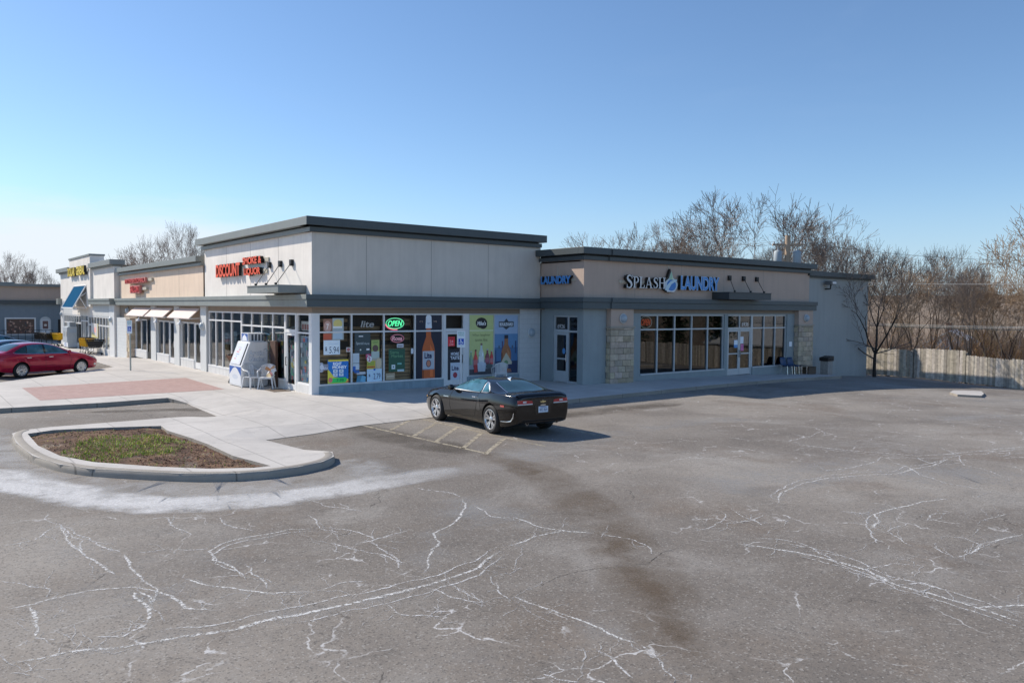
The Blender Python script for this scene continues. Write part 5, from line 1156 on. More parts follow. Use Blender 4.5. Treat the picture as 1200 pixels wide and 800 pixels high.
def barn(y, label, first=None):
    if first: return copy_tree(first, (0,y,2.52), 0, label)
    t = thing('barn_lamp', label, 'wall lamp', (0,y,2.52), group='gooseneck lamps under the awnings')
    mb = MB(); mb.lathe([(.03,.16),(.05,.13),(.06,.06),(.17,-.03),(.175,-.05),(.15,-.03)], (-.42,y,2.30), (0,0,1), 18); mb.build('shade', M_white, t, smooth=50)
    mb = MB(); mb.tube([(0,y,2.47),(-.28,y,2.51),(-.38,y,2.50),(-.42,y,2.44)], .016, 6); mb.build('arm', M_white, t, smooth=60); return t
b0 = barn(14.2, 'white gooseneck lamp under the awning nearest the corner shop'); barn(18.6, 'white gooseneck lamp under the middle awning', b0); barn(22.4, 'white gooseneck lamp under the farthest awning', b0)
def camera_(label, loc, rz):
    t = thing('security_camera', label, 'camera', loc, rz)
    mb = MB(); mb.lathe([(.0,0),(.045,0),(.045,.03),(0,.03)], (0,0,0), (0,0,-1), 10); mb.tube([(0,0,-.02),(0,-.05,-.09)], .015, 6); mb.build('bracket', M_white, t)
    mb = MB(); mb.obox((0,-.09,-.12), (.045,0,0), (0,.11,.04), (0,-.015,.042)); mb.build('body', M_white, t, bevel=.01); mb = MB(); mb.lathe([(0,0),(.03,0),(.03,.012),(0,.012)], (0,-.195,-.158), (0,-.94,-.34), 10); mb.build('lens', M_black, t); return t
camera_('small white camera under the band above the first front pane', (.55,-.17,3.10), .5)
camera_('small white camera under the band above the front shop door', (5.95,-.17,3.10), -.3)
camera_('small white camera above the set-back laundry side door', (9.99,-.95,3.13), -1.3)
camera_('small white camera under the band over the side door', (-.17,2.6,3.10), -1.9)
def flood(label, loc, rz, n=2):
    t = thing('flood_light', label, 'flood light', loc, rz)
    mb = MB(); mb.obox((0,-.03,0), (.06,0,0), (0,.03,0), (0,0,.06)); mb.build('mount', M_white, t)
    for s in ((-1,1) if n == 2 else (0,)):
        mb = MB(); mb.tube([(0,-.05,0),(.12*s,-.1,.0)], .018, 6); mb.lathe([(.03,0),(.05,.04),(.08,.16),(.07,.17),(0.001,.15)], (.12*s,-.10,.0), (.55*s,-.75,-.35), 14); mb.build('lamp_head', M_white, t, smooth=50)
    mb = MB(); mb.lathe([(.0,0),(.035,0),(.03,.06),(0,.06)], (0,-.06,-.06), (0,-.3,-1), 10); mb.build('sensor', M_white, t); return t
flood('twin white flood light at the corner of the liquor shop', (-.06,.35,3.02), -math.pi/2)
t = thing('wall_pack_light', 'boxy outdoor flood light on an arm high on the plain grey block', 'flood light', (27.9,-2.45,4.4))
mb = MB(); mb.box(27.66,28.2,-2.95,-2.6,4.52,4.72); mb.box(27.72,28.14,-2.98,-2.95,4.55,4.69); mb.build('housing', mat('grey_casting',(.16,.16,.16),.5), t, bevel=.02); mb = MB(); mb.rect(FB(-2.985),27.74,28.12,4.56,4.68,0); mb.build('lens', M_white, t); mb = MB(); mb.tube([(27.93,-2.46,4.3),(27.93,-2.75,4.3),(27.93,-2.78,4.52)], .04, 8); mb.build('arm', M_black, t)

# ------------------------------------------------------------------ sign posts
def reserved(label, loc, rz, h, post_col, blue_low=True):
    t = thing('parking_sign', label, 'parking sign', loc, rz); f = Frame((0,0,0),(1,0,0),(0,0,1),(0,-1,0))
    mb = MB(); mb.tube([(0,0,0),(0,0,h)], .035, 8); mb.build('post', post_col, t, smooth=50, local=True)
    mb = MB(); mb.prism(f, [(-.155,h-.62),(.155,h-.62),(.155,h-.02),(-.155,h-.02)], .037, .042, col=(.72,.76,.78)); 
    mb.text('RESERVED', f, -.12,.12,h-.12,h-.06,.0435,col=(.04,.32,.25)); mb.text('PARKING', f, -.11,.11,h-.20,h-.14,.0435,col=(.04,.32,.25)); mb.rect(f,-.10,.10,h-.52,h-.30,.0435,col=(.02,.08,.45))
    # seated figure and wheel
    mb.disc(f,-.015,h-.335,.02,.02,.045,col=(.75,.8,.85)); mb.flat(f,[(-.025,h-.36),(.005,h-.36),(.01,h-.42),(.055,h-.42),(.075,h-.485),(.055,h-.49),(.04,h-.445),(-.02,h-.445)],.0452,col=(.75,.8,.85)); 
    mb.flat(f,[(-.0+.055*math.cos(a)-.0,h-.45+.055*math.sin(a)) for a in [math.pi*(.75+i*.1) for i in range(11)]]+[(.04*math.cos(a),h-.45+.04*math.sin(a)) for a in [math.pi*(1.75-i*.1) for i in range(11)]],.0454,col=(.75,.8,.85))
    mb.build('plate', M_print, t, local=True); return t
reserved('white accessible parking sign on a white post in front of the liquor shop door', (5.05,-1.55,.14), -.35, 2.18, M_white)
reserved('faded accessible parking sign on a thin post standing in the open pavement', (-2.7,13.9,.14), -1.0, 2.32, mat('galvanised', (.42,.47,.45), .5, metal=.5))
# ------------------------------------------------------------------ ice chest, chairs and clutter by the side door
M_ice = mat('white_cabinet', (.72,.73,.74), .45, var=.04, dirt=.1)
t = thing('ice_merchandiser', 'white ice chest with sloping door and blue panel beside the side windows', 'ice chest', (-.6,4.3,.14))
# body: profile in the (x out, z up) plane, extruded along the wall; lettered end faces the corner
y0, y1 = 3.68, 5.0
def prof_prism(mb, pts, ya, yb, **k):
    m = len(pts); mb.add([(-x,ya,z) for x,z in pts]+[(-x,yb,z) for x,z in pts], [tuple(range(m)), tuple(range(2*m-1,m-1,-1))]+[(i,m+i,m+(i+1)%m,(i+1)%m) for i in range(m)], **k)
mb = MB(); prof_prism(mb, [(.14,.16),(1.14,.16),(1.14,.90),(.80,1.80),(.14,1.80)], y0, y1); mb.build('cabinet', M_ice, t, bevel=.015)
mb = MB(); mb.box(-1.12,-.16,y0+.04,y1-.04,.14,.162); mb.build('base', M_black, t)
# sloping doors (two) with dark gaskets
dz, dx = .90, .34; sl = V((dx,0,dz)).normalized(); no_ = V((-dz,0,dx)).normalized()
fS = Frame((-1.14,0,.90), (0,-1,0), sl, no_)
for a, b_ in ((-y1+.10,-y0-.18),):
    mb = MB(); mb.fbox(fS, a, b_, .06, .90, .002, .03); d_ = mb.build('door', M_ice, t, bevel=.008)
    mb = MB(); mb.fbox(fS, b_, b_+.05, .06, .90, .002, .02); mb.build('gasket', M_black, d_)
    mb = MB(); mb.rect(fS, a+.12, b_-.14, .12, .84, .0325, col=(.58,.60,.62)); 
    r = random.Random(4)
    for i in range(6): mb.rect(fS, a+.2+r.uniform(0,.3), a+.35+r.uniform(.1,.3), .25+i*.09, .29+i*.09, .034+i*.0006, col=r.choice([(.35,.4,.5),(.6,.25,.25),(.5,.5,.52)]))
    mb.build('door_decal', M_print, d_)
fF = FA(-1.141)
mb = MB(); mb.rect(fF, -y1+.03, -y0-.03, .55, .88, .003, col=(.02,.09,.34)); mb.flat(fF, [(-y1+.03,.22),(-y0-.03,.22),(-y0-.05,.56),(-y0-.2,.66),(-y0-.42,.80),(-(y0+y1)/2,.86),(-y1+.42,.80),(-y1+.2,.66),(-y1+.05,.56)], .005, col=(.60,.62,.64)); mb.disc(fF, -(y0+y1)/2, .5, .3, .09, .007, col=(.50,.54,.60)); mb.build('front_panel', M_print, t)
fE = Frame((0,y0,0),(1,0,0),(0,0,1),(0,-1,0))
mb = MB(); mb.text('Arctic', fE, -.86,-.28,1.30,1.50,.004,offset=.035,col=(.12,.16,.24)); mb.text('Arctic', fE, -.85,-.29,1.31,1.49,.006,offset=.0,col=(.66,.70,.74))
mb.text('Glacier', fE, -.86,-.22,1.09,1.28,.004,offset=.035,col=(.12,.16,.24)); mb.text('Glacier', fE, -.85,-.23,1.10,1.27,.006,offset=.0,col=(.66,.70,.74)); mb.tube([(-.3,y0-.004,1.5),(-.22,y0-.004,1.55),(-.16,y0-.004,1.5),(-.19,y0-.004,1.44)], .008, 5, col=(.12,.16,.24)); mb.build('lettering', M_print, t)
t = thing('vent_crate', 'small white box with dark slots sitting on the ice chest', 'box', (-.5,4.4,1.8))
mb = MB(); mb.box(-.78,-.18,3.95,4.7,1.80,2.12); mb.build('crate', M_ice, t, bevel=.01)
mb = MB(); 
for i in range(4): mb.rect(Frame((0,3.949,0),(1,0,0),(0,0,1),(0,-1,0)), -.66+i*.13, -.58+i*.13, 1.84, 2.08, .002, col=(.05,.06,.08))
mb.rect(FA(-.781), -4.66,-4.0,1.83,2.1,.002,col=(.03,.1,.34)); mb.flat(FA(-.781), [(-4.6,1.84),(-4.06,1.84),(-4.12,1.98),(-4.33,2.07),(-4.54,1.98)], .004, col=(.72,.75,.78)); mb.build('slots', M_print, t)
# stacking chairs
def chair():
    t = thing('plastic_chair', 'white plastic armchair standing in front of the lettered end of the ice chest', 'chair', (0,0,0), group='white plastic chairs outside the corner shop')
    m = mat('white_plastic', (.70,.71,.72), .4, var=.04)
    mb = MB(); mb.box(-.23,.23,-.24,.2,.40,.425); mb.box(-.23,.23,-.255,-.235,.37,.42); mb.build('seat', m, t, bevel=.015, local=True)
    for sx, sy in ((-1,-1),(1,-1),(-1,1),(1,1)):
        mb = MB(); a = V((.21*sx,.21*sy-.02,.41)); b_ = V((.27*sx,.27*sy-.02,0)); mb.add([a+V((i*.03,j*.03,0)) for i in (-1,1) for j in (-1,1)]+[b_+V((i*.018,j*.018,0)) for i in (-1,1) for j in (-1,1)], [(0,1,3,2),(4,6,7,5),(0,4,5,1),(1,5,7,3),(3,7,6,2),(2,6,4,0)]); mb.build('leg', m, t, local=True)
    mb = MB(); n = 9
    # back: curved shell with slots
    for i in range(n):
        a0 = -1+2*i/n+.025; a1 = -1+2*(i+1)/n-.025
        def bp(a, z): return (.23*a*(1+.12*(z-.42)), .2+.09*(1-a*a)+.28*(z-.42)*.5, z)
        zt = lambda a: .80+.07*(1-a*a)
        mb.add([bp(a0,.42),bp(a1,.42),bp(a1,zt(a1)),bp(a0,zt(a0))]+[(p[0],p[1]+.014,p[2]) for p in (bp(a0,.42),bp(a1,.42),bp(a1,zt(a1)),bp(a0,zt(a0)))], [(0,1,2,3),(7,6,5,4),(0,4,5,1),(1,5,6,2),(2,6,7,3),(3,7,4,0)])
    mb.tube([(.24*(-1+2*i/12)*1.05,.2+.09*(1-(-1+2*i/12)**2)+.065,.79+.08*(1-(-1+2*i/12)**2)) for i in range(13)], .024, 6)
    mb.tube([(.24*(-1+2*i/12),.2+.09*(1-(-1+2*i/12)**2)+.01,.47) for i in range(13)], .024, 6)
    mb.build('backrest', m, t, local=True)
    for s in (-1,1):
        mb = MB(); mb.tube([(.255*s,.25,.74),(.28*s,.1,.66),(.29*s,-.12,.645),(.285*s,-.22,.60),(.26*s,-.235,.41)], [.02,.026,.03,.026,.02], 6); mb.build('armrest', m, t, smooth=60, local=True)
    return t
c0 = chair(); c0.location = (-.88,3.28,.14); c0.rotation_euler = (0,0,.25)
copy_tree(c0, (-.52,2.78,.14), -.55, 'white plastic armchair nearest the side door, draped with papers')
copy_tree(c0, (7.55,-.62,.14), 2.7, 'white plastic armchair against the bottle posters behind the black car')
mb = MB(); r = random.Random(8)
for i in range(9):
    c = V((-.42+r.uniform(-.10,.12), 2.62+r.uniform(-.14,.14), .60+i*.045)); u = V((r.uniform(-1,1),r.uniform(-1,1),r.uniform(-.7,.7))).normalized()*r.uniform(.07,.12); w = u.orthogonal().normalized()*r.uniform(.05,.1)
    mb.add([c-u-w,c+u-w*.8,c+u*.9+w,c-u+w], [(0,1,2,3)], col=r.choice([(.75,.74,.7),(.75,.6,.35),(.7,.3,.3),(.7,.72,.75),(.45,.25,.12)]))
tag(mb.build('paper_bundle', M_print), 'bundle of papers and bright packets piled on the chair by the side door', 'papers')
mb = MB(); mb.box(-.75,-.12,1.5,2.45,.142,.152); tag(mb.build('door_mat', mat('mat_brown', (.16,.12,.09), .95, var=.3, scale=20)), 'brown door mat at the side door of the corner shop', 'mat')
t = thing('basket_stand', 'dark curved stand holding a brown basket left of the ice chest', 'stand', (-.7,5.6,.14))
mb = MB()
for y in (5.35,5.65): mb.tube([(-.95,y,.14),(-.82,y,.5),(-.78,y,.9),(-.86,y,1.18),(-.98,y,1.24)], .035, 6)
mb.tube([(-.80,5.35,.75),(-.80,5.65,.75)], .02, 6); mb.build('frame', M_black, t, smooth=50)
mb = MB(); mb.add([(-.9,5.25,1.0),(-.35,5.25,1.0),(-.35,5.8,1.0),(-.9,5.8,1.0),(-1.0,5.2,1.22),(-.28,5.2,1.36),(-.28,5.85,1.36),(-1.0,5.85,1.22)], [(0,3,2,1),(0,1,5,4),(1,2,6,5),(2,3,7,6),(3,0,4,7)]); mb.build('basket', mat('wicker', (.16,.075,.04), .8, var=.4, scale=30), t)
mb = MB(); mb.box(-.12,-.02,2.98,3.5,.16,1.85,col=(1,1,1)); tag(mb.build('leaning_board', mat('dark_board', (.09,.045,.03), .7, var=.25, scale=5), bevel=.01), 'tall dark brown board leaning on the glass behind the ice chest', 'board')

# ------------------------------------------------------------------ by the laundry doors
def bench_chair():
    t = thing('waiting_chair', 'blue shell waiting chair with chrome legs, nearer the laundry doors', 'chair', (0,0,0), group='blue waiting chairs by the laundry')
    m = mat('blue_shell', (.012,.05,.13), .45, var=.06)
    mb = MB(); pr = [(.0,.45,-.22),(.02,.43,-.1),(.0,.43,.05),(.03,.46,.17),(.14,.62,.23),(.2,.8,.26)]
    # shell: rows from front edge up the back
    rows = [(-.24,.43),(-.12,.415),(.05,.415),(.17,.45),(.23,.58),(.27,.72),(.29,.84)]; W = [.22,.24,.25,.25,.25,.24,.19]
    vs = []
    for (y,z),w in zip(rows,W):
        for j in range(7):
            a = -1+j/3; vs.append((a*w, y-.05*(a*a)*(1 if z > .5 else 0), z+.05*a*a*(1 if z < .5 else 0)))
    fs_ = [(i*7+j,i*7+j+1,(i+1)*7+j+1,(i+1)*7+j) for i in range(6) for j in range(6)]
    mb.add(vs, fs_); o = mb.build('seat_shell', m, t, smooth=70, local=True); so_ = o.modifiers.new('thick','SOLIDIFY'); so_.thickness = .02
    for sx in (-1,1):
        for yy in (-.2,.2):
            mb = MB(); mb.tube([(.19*sx,yy*.8,.42),(.21*sx,yy,.0)], .014, 6); mb.build('leg', M_chrome, t, smooth=50, local=True)
    mb = MB(); mb.tube([(-.19,-.16,.40),(.19,-.16,.40)], .014, 6); mb.tube([(-.19,.16,.40),(.19,.16,.40)], .014, 6); mb.build('stretcher', M_black, t, smooth=50, local=True)
    return t
gl = lambda x, y: gz(x,y)+.14
k0 = bench_chair(); xs_ = (23.55, 24.25)
k0.location = (xs_[0],-3.05,gl(xs_[0],-3.05))
copy_tree(k0, (xs_[1],-3.0,gl(xs_[1],-3.0)), 0, 'blue shell waiting chair with chrome legs, nearer the stone pillar')
t = thing('side_table', 'low dark table between the blue waiting chairs and the stone pillar', 'table', (24.85,-3.05,gl(24.85,-3.1)))
mb = MB(); z = gl(24.85,-3.1); mb.box(24.55,25.1,-3.28,-2.88,z+.42,z+.46); mb.build('table_top', mat('dark_laminate',(.03,.045,.06),.4), t, bevel=.008)
for sx in (24.6,25.05):
    for sy in (-3.24,-2.92):
        mb = MB(); mb.tube([(sx,sy,z+.42),(sx,sy,z)], .016, 6); mb.build('leg', M_chrome, t)
t = thing('cardboard_box', 'brown cardboard box on the walk below the right stone pillar', 'box', (25.5,-3.1,gl(25.5,-3.1)))
z = gl(25.5,-3.2); mb = MB(); mb.box(25.2,25.9,-3.25,-2.9,z,z+.36); mb.build('carton', mat('brown_cardboard', (.12,.085,.06), .9, var=.12), t, bevel=.01); mb = MB(); mb.box(25.18,25.56,-3.27,-2.9,z+.36,z+.372); mb.box(25.57,25.92,-3.26,-2.9,z+.36,z+.38); mb.build('flap', MATS['brown_cardboard'], t)
t = thing('litter_bin', 'square pebbled concrete litter bin with black lid against the plain grey block', 'litter bin', (26.9,-3.35,gl(26.9,-3.35)-.1))
z = gl(26.9,-3.35)-.1; mb = MB(); mb.box(26.6,27.05,-3.5,-3.05,z,z+.80); mb.build('bin_body', mat('pebble_concrete', (.36,.33,.30), .9, var=.4, scale=25, bump=.6, bscale=40), t, bevel=.02)
mb = MB(); mb.add([(26.56,-3.54,z+.80),(27.09,-3.54,z+.80),(27.09,-3.01,z+.80),(26.56,-3.01,z+.80),(26.56,-3.54,z+.98),(27.09,-3.54,z+1.06),(27.09,-3.01,z+1.06),(26.56,-3.01,z+.98)], [(0,3,2,1),(4,5,6,7),(0,1,5,4),(1,2,6,5),(2,3,7,6),(3,0,4,7)]); mb.build('lid', mat('black_plastic',(.012,.012,.013),.5), t, bevel=.015)
mb = MB(); mb.box(26.68,26.97,-3.56,-3.545,z+.85,z+.93); mb.build('opening', M_dark, t)

# ------------------------------------------------------------------ carts and cabinets outside the cream store
def cart():
    t = thing('shopping_cart', 'yellow shopping cart parked against the glass, rightmost of its row', 'shopping cart', (0,0,0), group='yellow shopping carts outside the cream store')
    my = mat('yellow_plastic', (.72,.42,.005), .45, var=.05)
    # basket as bars: x forward
    mb = MB(); bot = [(-.35,-.2),(.38,-.15),(.38,.15),(-.35,.2)]; top = [(-.48,-.28),(.50,-.20),(.50,.20),(-.48,.28)]
    for zt, ring in ((.52,bot),(.68,None),(.84,None),(1.0,top)):
        f = (zt-.52)/.48; rg = [tuple(b*(1-f)+t_*f for b, t_ in zip(pb_,pt_)) for pb_,pt_ in zip(bot,top)]
        mb.tube([(x,y,zt) for x,y in rg]+[(rg[0][0],rg[0][1],zt)], .026 if zt > .9 else .018, 5)
    for k in range(4):
        for i in range(5):
            s = i/5; b_ = V((*bot[k],.52)).lerp(V((*bot[(k+1)%4],.52)), s); q = V((*top[k],1.0)).lerp(V((*top[(k+1)%4],1.0)), s); mb.tube([b_,q], .018, 4)
    mb.add([(*p,.52) for p in bot], [(0,1,2,3)]); mb.add([(*bot[0],.56),(*bot[1],.56),(*top[1],.92),(*top[0],.92)],[(0,1,2,3)]); mb.add([(*bot[3],.56),(*bot[2],.56),(*top[2],.92),(*top[3],.92)],[(0,1,2,3)]); mb.add([(*bot[1],.56),(*bot[2],.56),(*top[2],.92),(*top[1],.92)],[(0,1,2,3)])
    mb.build('basket', my, t, local=True)
    mb = MB()
    for s in (-1,1): mb.tube([(-.55,.25*s,1.04),(-.5,.25*s,.9),(-.42,.24*s,.5),(-.4,.24*s,.16)], .016, 5); mb.tube([(-.42,.24*s,.2),(.42,.17*s,.14)], .016, 5); mb.tube([(-.40,.22*s,.45),(.30,.15*s,.5)], .014, 5)
    mb.build('frame', M_black, t, local=True)
    mb = MB(); mb.tube([(-.56,-.28,1.05),(-.56,.28,1.05)], .03, 8); mb.build('handle', M_black, t, local=True)
    for sx in (-.4,.4):
        for s in (-1,1):
            mb = MB(); mb.lathe([(.0,-.015),(.06,-.015),(.06,.015),(0,.015)], (sx,(.24 if sx < 0 else .17)*s,.06), (0,1,0), 12); mb.build('wheel', M_black, t, local=True)
    return t
k1 = cart(); k1.location = (-1.0,34.0,-.18); k1.rotation_euler = (0,0,-1.9)
for loc, rz, lab in (((-1.05,34.6,-.18),-1.9,'yellow shopping cart in the middle of the row against the glass'), ((-1.1,35.2,-.18),-1.9,'yellow shopping cart at the rear of the row beside the grey cabinet'),
    ((-1.05,46.4,-.18),-1.3,'yellow shopping cart beyond the grey cabinet, front one of the far pair'), ((-1.05,47.1,-.18),-1.3,'yellow shopping cart beyond the grey cabinet, rear one of the far pair')): copy_tree(k1, loc, rz, lab)
kb = copy_tree(k1, (-.85,32.6,-.18), -.3, 'dark wire shopping cart turned sideways beside the row of yellow carts'); kb['group'] = 'dark wire carts outside the cream store'
def recolour(root, names, m):
    for ch in bpy.data.objects:
        if ch.parent == root and ch.name.split('.')[0] in names:
            for s in ch.material_slots: s.link = 'OBJECT'; s.material = m
recolour(kb, ('basket',), M_black)
for loc, rz, lab in (((-1.65,46.9,-.18),.6,'dark wire shopping cart beside the far yellow pair'), ((-2.1,48.4,-.18),1.2,'dark wire shopping cart farthest out, below the arched poster')): recolour(copy_tree(kb, loc, rz, lab), (), M_black)
t = thing('ice_cabinet', 'grey white ice cabinet with small box on top outside the cream store', 'ice chest', (-.63,43.4,-.18))
mb = MB(); mb.box(-.97,-.32,42.4,44.5,-.12,1.45); mb.build('cabinet', mat('pale_blue_grey', (.50,.54,.57), .5, var=.05), t, bevel=.03); mb = MB(); mb.box(-.93,-.36,42.45,44.45,-.18,-.12); mb.build('base', M_black, t)
fq = FA(-.97)
for a, b_ in ((-44.45,-43.48),(-43.42,-42.45)):
    mb = MB(); mb.fbox(fq, a, b_, .3, 1.4, .001, .04); d_ = mb.build('door', MATS['pale_blue_grey'], t, bevel=.01); mb = MB(); mb.fbox(fq, b_-.16, b_-.1, .7, 1.1, .041, .09); mb.build('handle', M_chrome, d_)
mb = MB(); mb.rect(fq,-44.45,-42.45,-.08,.25,.003,col=(.72,.73,.74)); mb.text('ICE', fq,-43.9,-43.0,-.04,.2,.005,offset=.03,col=(.05,.15,.4)); mb.rect(Frame((0,42.4,0),(1,0,0),(0,0,1),(0,-1,0)),-.88,-.4,1.0,1.3,.003,col=(.36,.42,.48)); mb.build('panel', M_print, t)
t = thing('cabinet_box', 'small grey box standing on the ice cabinet of the cream store', 'box', (-.6,43,1.45)); mb = MB(); mb.box(-.82,-.36,42.6,43.6,1.45,1.8); mb.build('housing', MATS['pale_blue_grey'], t, bevel=.02); mb = MB()
for i in range(4): mb.rect(Frame((0,42.6,0),(1,0,0),(0,0,1),(0,-1,0)),-.78,-.42,1.49+i*.07,1.53+i*.07,.003,col=(.12,.13,.15))
mb.build('grille', M_print, t)
mb = MB(); mb.box(-.42,-.32,40.95,41.3,-.18,1.7); tag(mb.build('door_post', M_black, bevel=.02), 'narrow black post between grey cabinet and store door', 'post')
t = thing('metal_railing', 'low dark railing in front of the arched poster on the far wing', 'railing', (-2.4,53,-.18)); mb = MB()
for z in (.4,.75,1.1): mb.tube([(-4.6,53.2,-.18+z),(-.5,53.2,-.18+z)], .02, 5)
mb.build('rail', M_black, t)
for i in range(9):
    mb = MB(); mb.tube([(-4.6+i*.51,53.2,-.18),(-4.6+i*.51,53.2,.94)], .02, 5); mb.build('post', M_black, t)
t = thing('wheel_stop', 'dark concrete wheel stop at the nose of the red car', 'wheel stop', (-3.25,16.05,0), .95)
f_ = Frame((0,0,0),(1,0,0),(0,0,1),(0,-1,0)); mb = MB(); mb.prism(f_, [(-.9,0),(.9,0),(.86,.13),(-.86,.13)], -.09, .09); mb.build('bumper_block', mat('dark_rubber', (.03,.03,.035), .8), t, local=True, bevel=.015)
for s in (-.6,.6):
    mb = MB(); mb.lathe([(0,0),(.03,0),(.03,.012),(0,.012)], (s,0,.13), (0,0,1), 8); mb.build('bolt', M_black, t, local=True)

# ------------------------------------------------------------------ fence along the right side
M_fence = mat('weathered_wood', (.60,.53,.46), .9, var=.35, scale=6, bump=.3, bscale=30, tint=True, dirt=.35)
def fence(label, ya, yb, dtop, seed, h=1.66, group=None):
    xf = 0; xm = fence_x((ya+yb)/2); t = thing('board_fence', label, 'fence', (xm,(ya+yb)/2,gz(xm,(ya+yb)/2)), group=group); r = random.Random(seed)
    L_ = abs(yb-ya); ns = max(1, round(L_/2.45)); sg = 1 if yb > ya else -1
    for s in range(ns):
        a = ya+(yb-ya)*s/ns; b_ = ya+(yb-ya)*(s+1)/ns; mb = MB(); n = 17; tilt = r.uniform(-.012,.012); dz_ = r.uniform(-.03,.03); dx_ = r.uniform(-.015,.015)
        for i in range(n):
            y = a+(b_-a)*(i+.5)/n; w = abs(b_-a)/n*.5*r.uniform(.90,.985); z0 = gz(fence_x(y),y); lean = r.uniform(-.012,.012); hh = h+dtop+dz_+tilt*i*.5+r.uniform(-.014,.010)
            if r.random() < .012: hh -= r.uniform(.1,.35)
            g = r.uniform(.62,1.28); wm = r.uniform(.88,1.0); xo = fence_x(y)+dx_+r.uniform(-.008,.008); vs = []
            for z, l in ((z0+r.uniform(.0,.06),0),(z0+hh-.04,lean),(z0+hh,lean)):
                ww = w*(.55 if z == z0+hh else 1)
                for dx in (-.010,.010):
                    for dy in (-ww,ww): vs.append((xo+dx, y+dy+l, z))
            mb.add(vs, [(0,1,3,2),(8,10,11,9)]+[q for k in (0,4) for q in ((k,k+4,k+5,k+1),(k+1,k+5,k+7,k+3),(k+3,k+7,k+6,k+2),(k+2,k+6,k+4,k))], col=(g,g*(.94+.06*wm),g*wm))
        A3, B3 = V((fence_x(a)+.045,a,gz(fence_x(a),a))), V((fence_x(b_)+.045,b_,gz(fence_x(b_),b_)))
        for rz_ in (.3,.85,1.38): mb.obox((A3+B3)/2+V((0,0,rz_)), (B3-A3)/2, (.02,0,0), (0,0,.045), col=(.6,.58,.55))
        mb.build('panel', M_fence, t)
    for s in range(ns+1):
        y = ya+(yb-ya)*s/ns; mb = MB(); xq = fence_x(y); z0 = gz(xq,y); mb.box(xq+.07,xq+.16,y-.045,y+.045,z0-.1,z0+h+dtop+.02,col=(.55,.53,.5)); mb.build('post', M_fence, t)
    return t
fence('weathered board fence section starting at the plain grey block', -.2, -3.45, .03, 1)
fence('weathered board fence section between the dark gap and the step in height', -3.53, -6.35, .08, 2)
fence('long pale weathered board fence section running out of the picture on the right', -6.38, -22.5, -.06, 3)
fence('weathered board fence continuing outside the picture, mirrored in the laundry glass', -22.55, -40, .0, 4)

# ------------------------------------------------------------------ power pole, wires
p = far(923, 290, 52); t = thing('utility_pole', 'utility pole with two grey transformers above the laundry roof', 'utility pole', (p.x,p.y,gz(p.x,p.y)))
ztop = far(917,276,52).z; mb = MB(); mb.tube([(p.x,p.y,-1),(p.x,p.y,ztop)], [.2,.16], 10); mb.build('pole', mat('pole_wood', (.42,.31,.22), .9, var=.2), t, smooth=50)
ax = V((RT.x,RT.y,0)).normalized(); c = V((p.x,p.y,far(917,287,52).z)); mb = MB(); mb.obox(c, ax*.95, V((-ax.y,ax.x,0))*.06, V((0,0,.06))); mb.build('crossarm', MATS['pole_wood'], t)
for s in (-1,1):
    q = c+ax*(.60*s)-V((0,0,.80)); mb = MB(); mb.lathe([(0,-.45),(.24,-.45),(.26,-.4),(.26,.34),(.22,.4),(.05,.48),(.05,.56),(0,.56)], q, (0,0,1), 16); mb.tube([q+V((0,0,.5)),q+V((0,0,.62))+ax*(-.05*s)], .03, 6); mb.build('transformer', mat('transformer_grey', (.36,.40,.42), .5, var=.05), t, smooth=40)
for k in (-.85,-.4,.5,.85):
    mb = MB(); mb.lathe([(0,0),(.05,0),(.06,.05),(.03,.1),(.05,.14),(0,.18)], c+ax*k+V((0,0,.06)), (0,0,1), 8); mb.build('insulator', mat('porcelain', (.5,.5,.48), .3), t)
M_wire = mat('bright_wire', (.50,.49,.46), .6); M_wire2 = mat('dark_wire', (.10,.12,.12), .6)
def wire(label, a, b_, sag, r_, m):
    mb = MB(); mb.tube([a.lerp(b_,i/20)-V((0,0,sag*4*(i/20)*(1-i/20))) for i in range(21)], r_, 5); return tag(mb.build('power_line', m, smooth=60), label, 'power line')
wire('single pale cable crossing the right woods at roof height', far(1019,331.5,52), far(1360,329,50), .12, .013, M_wire)
wire('upper pale cable of the low bundle crossing in front of the right woods', far(1019,378.6,52), far(1360,383,48), .1, .012, M_wire)
wire('middle pale cable of the low bundle crossing in front of the right woods', far(1019,380.1,52), far(1360,384.6,48), .1, .011, M_wire)
wire('lower dark cable of the low bundle crossing in front of the right woods', far(1019,381.4,52), far(1360,387,48), .1, .018, M_wire2)
wire('thin wire from the transformer pole running right against the sky', c+ax*.85+V((0,0,.2)), far(1300,303,60), .5, .010, M_wire2)
wire('thin wire left of the transformer pole running behind the laundry roof', c-ax*.85+V((0,0,.2)), far(560,300,75), .5, .010, M_wire2)
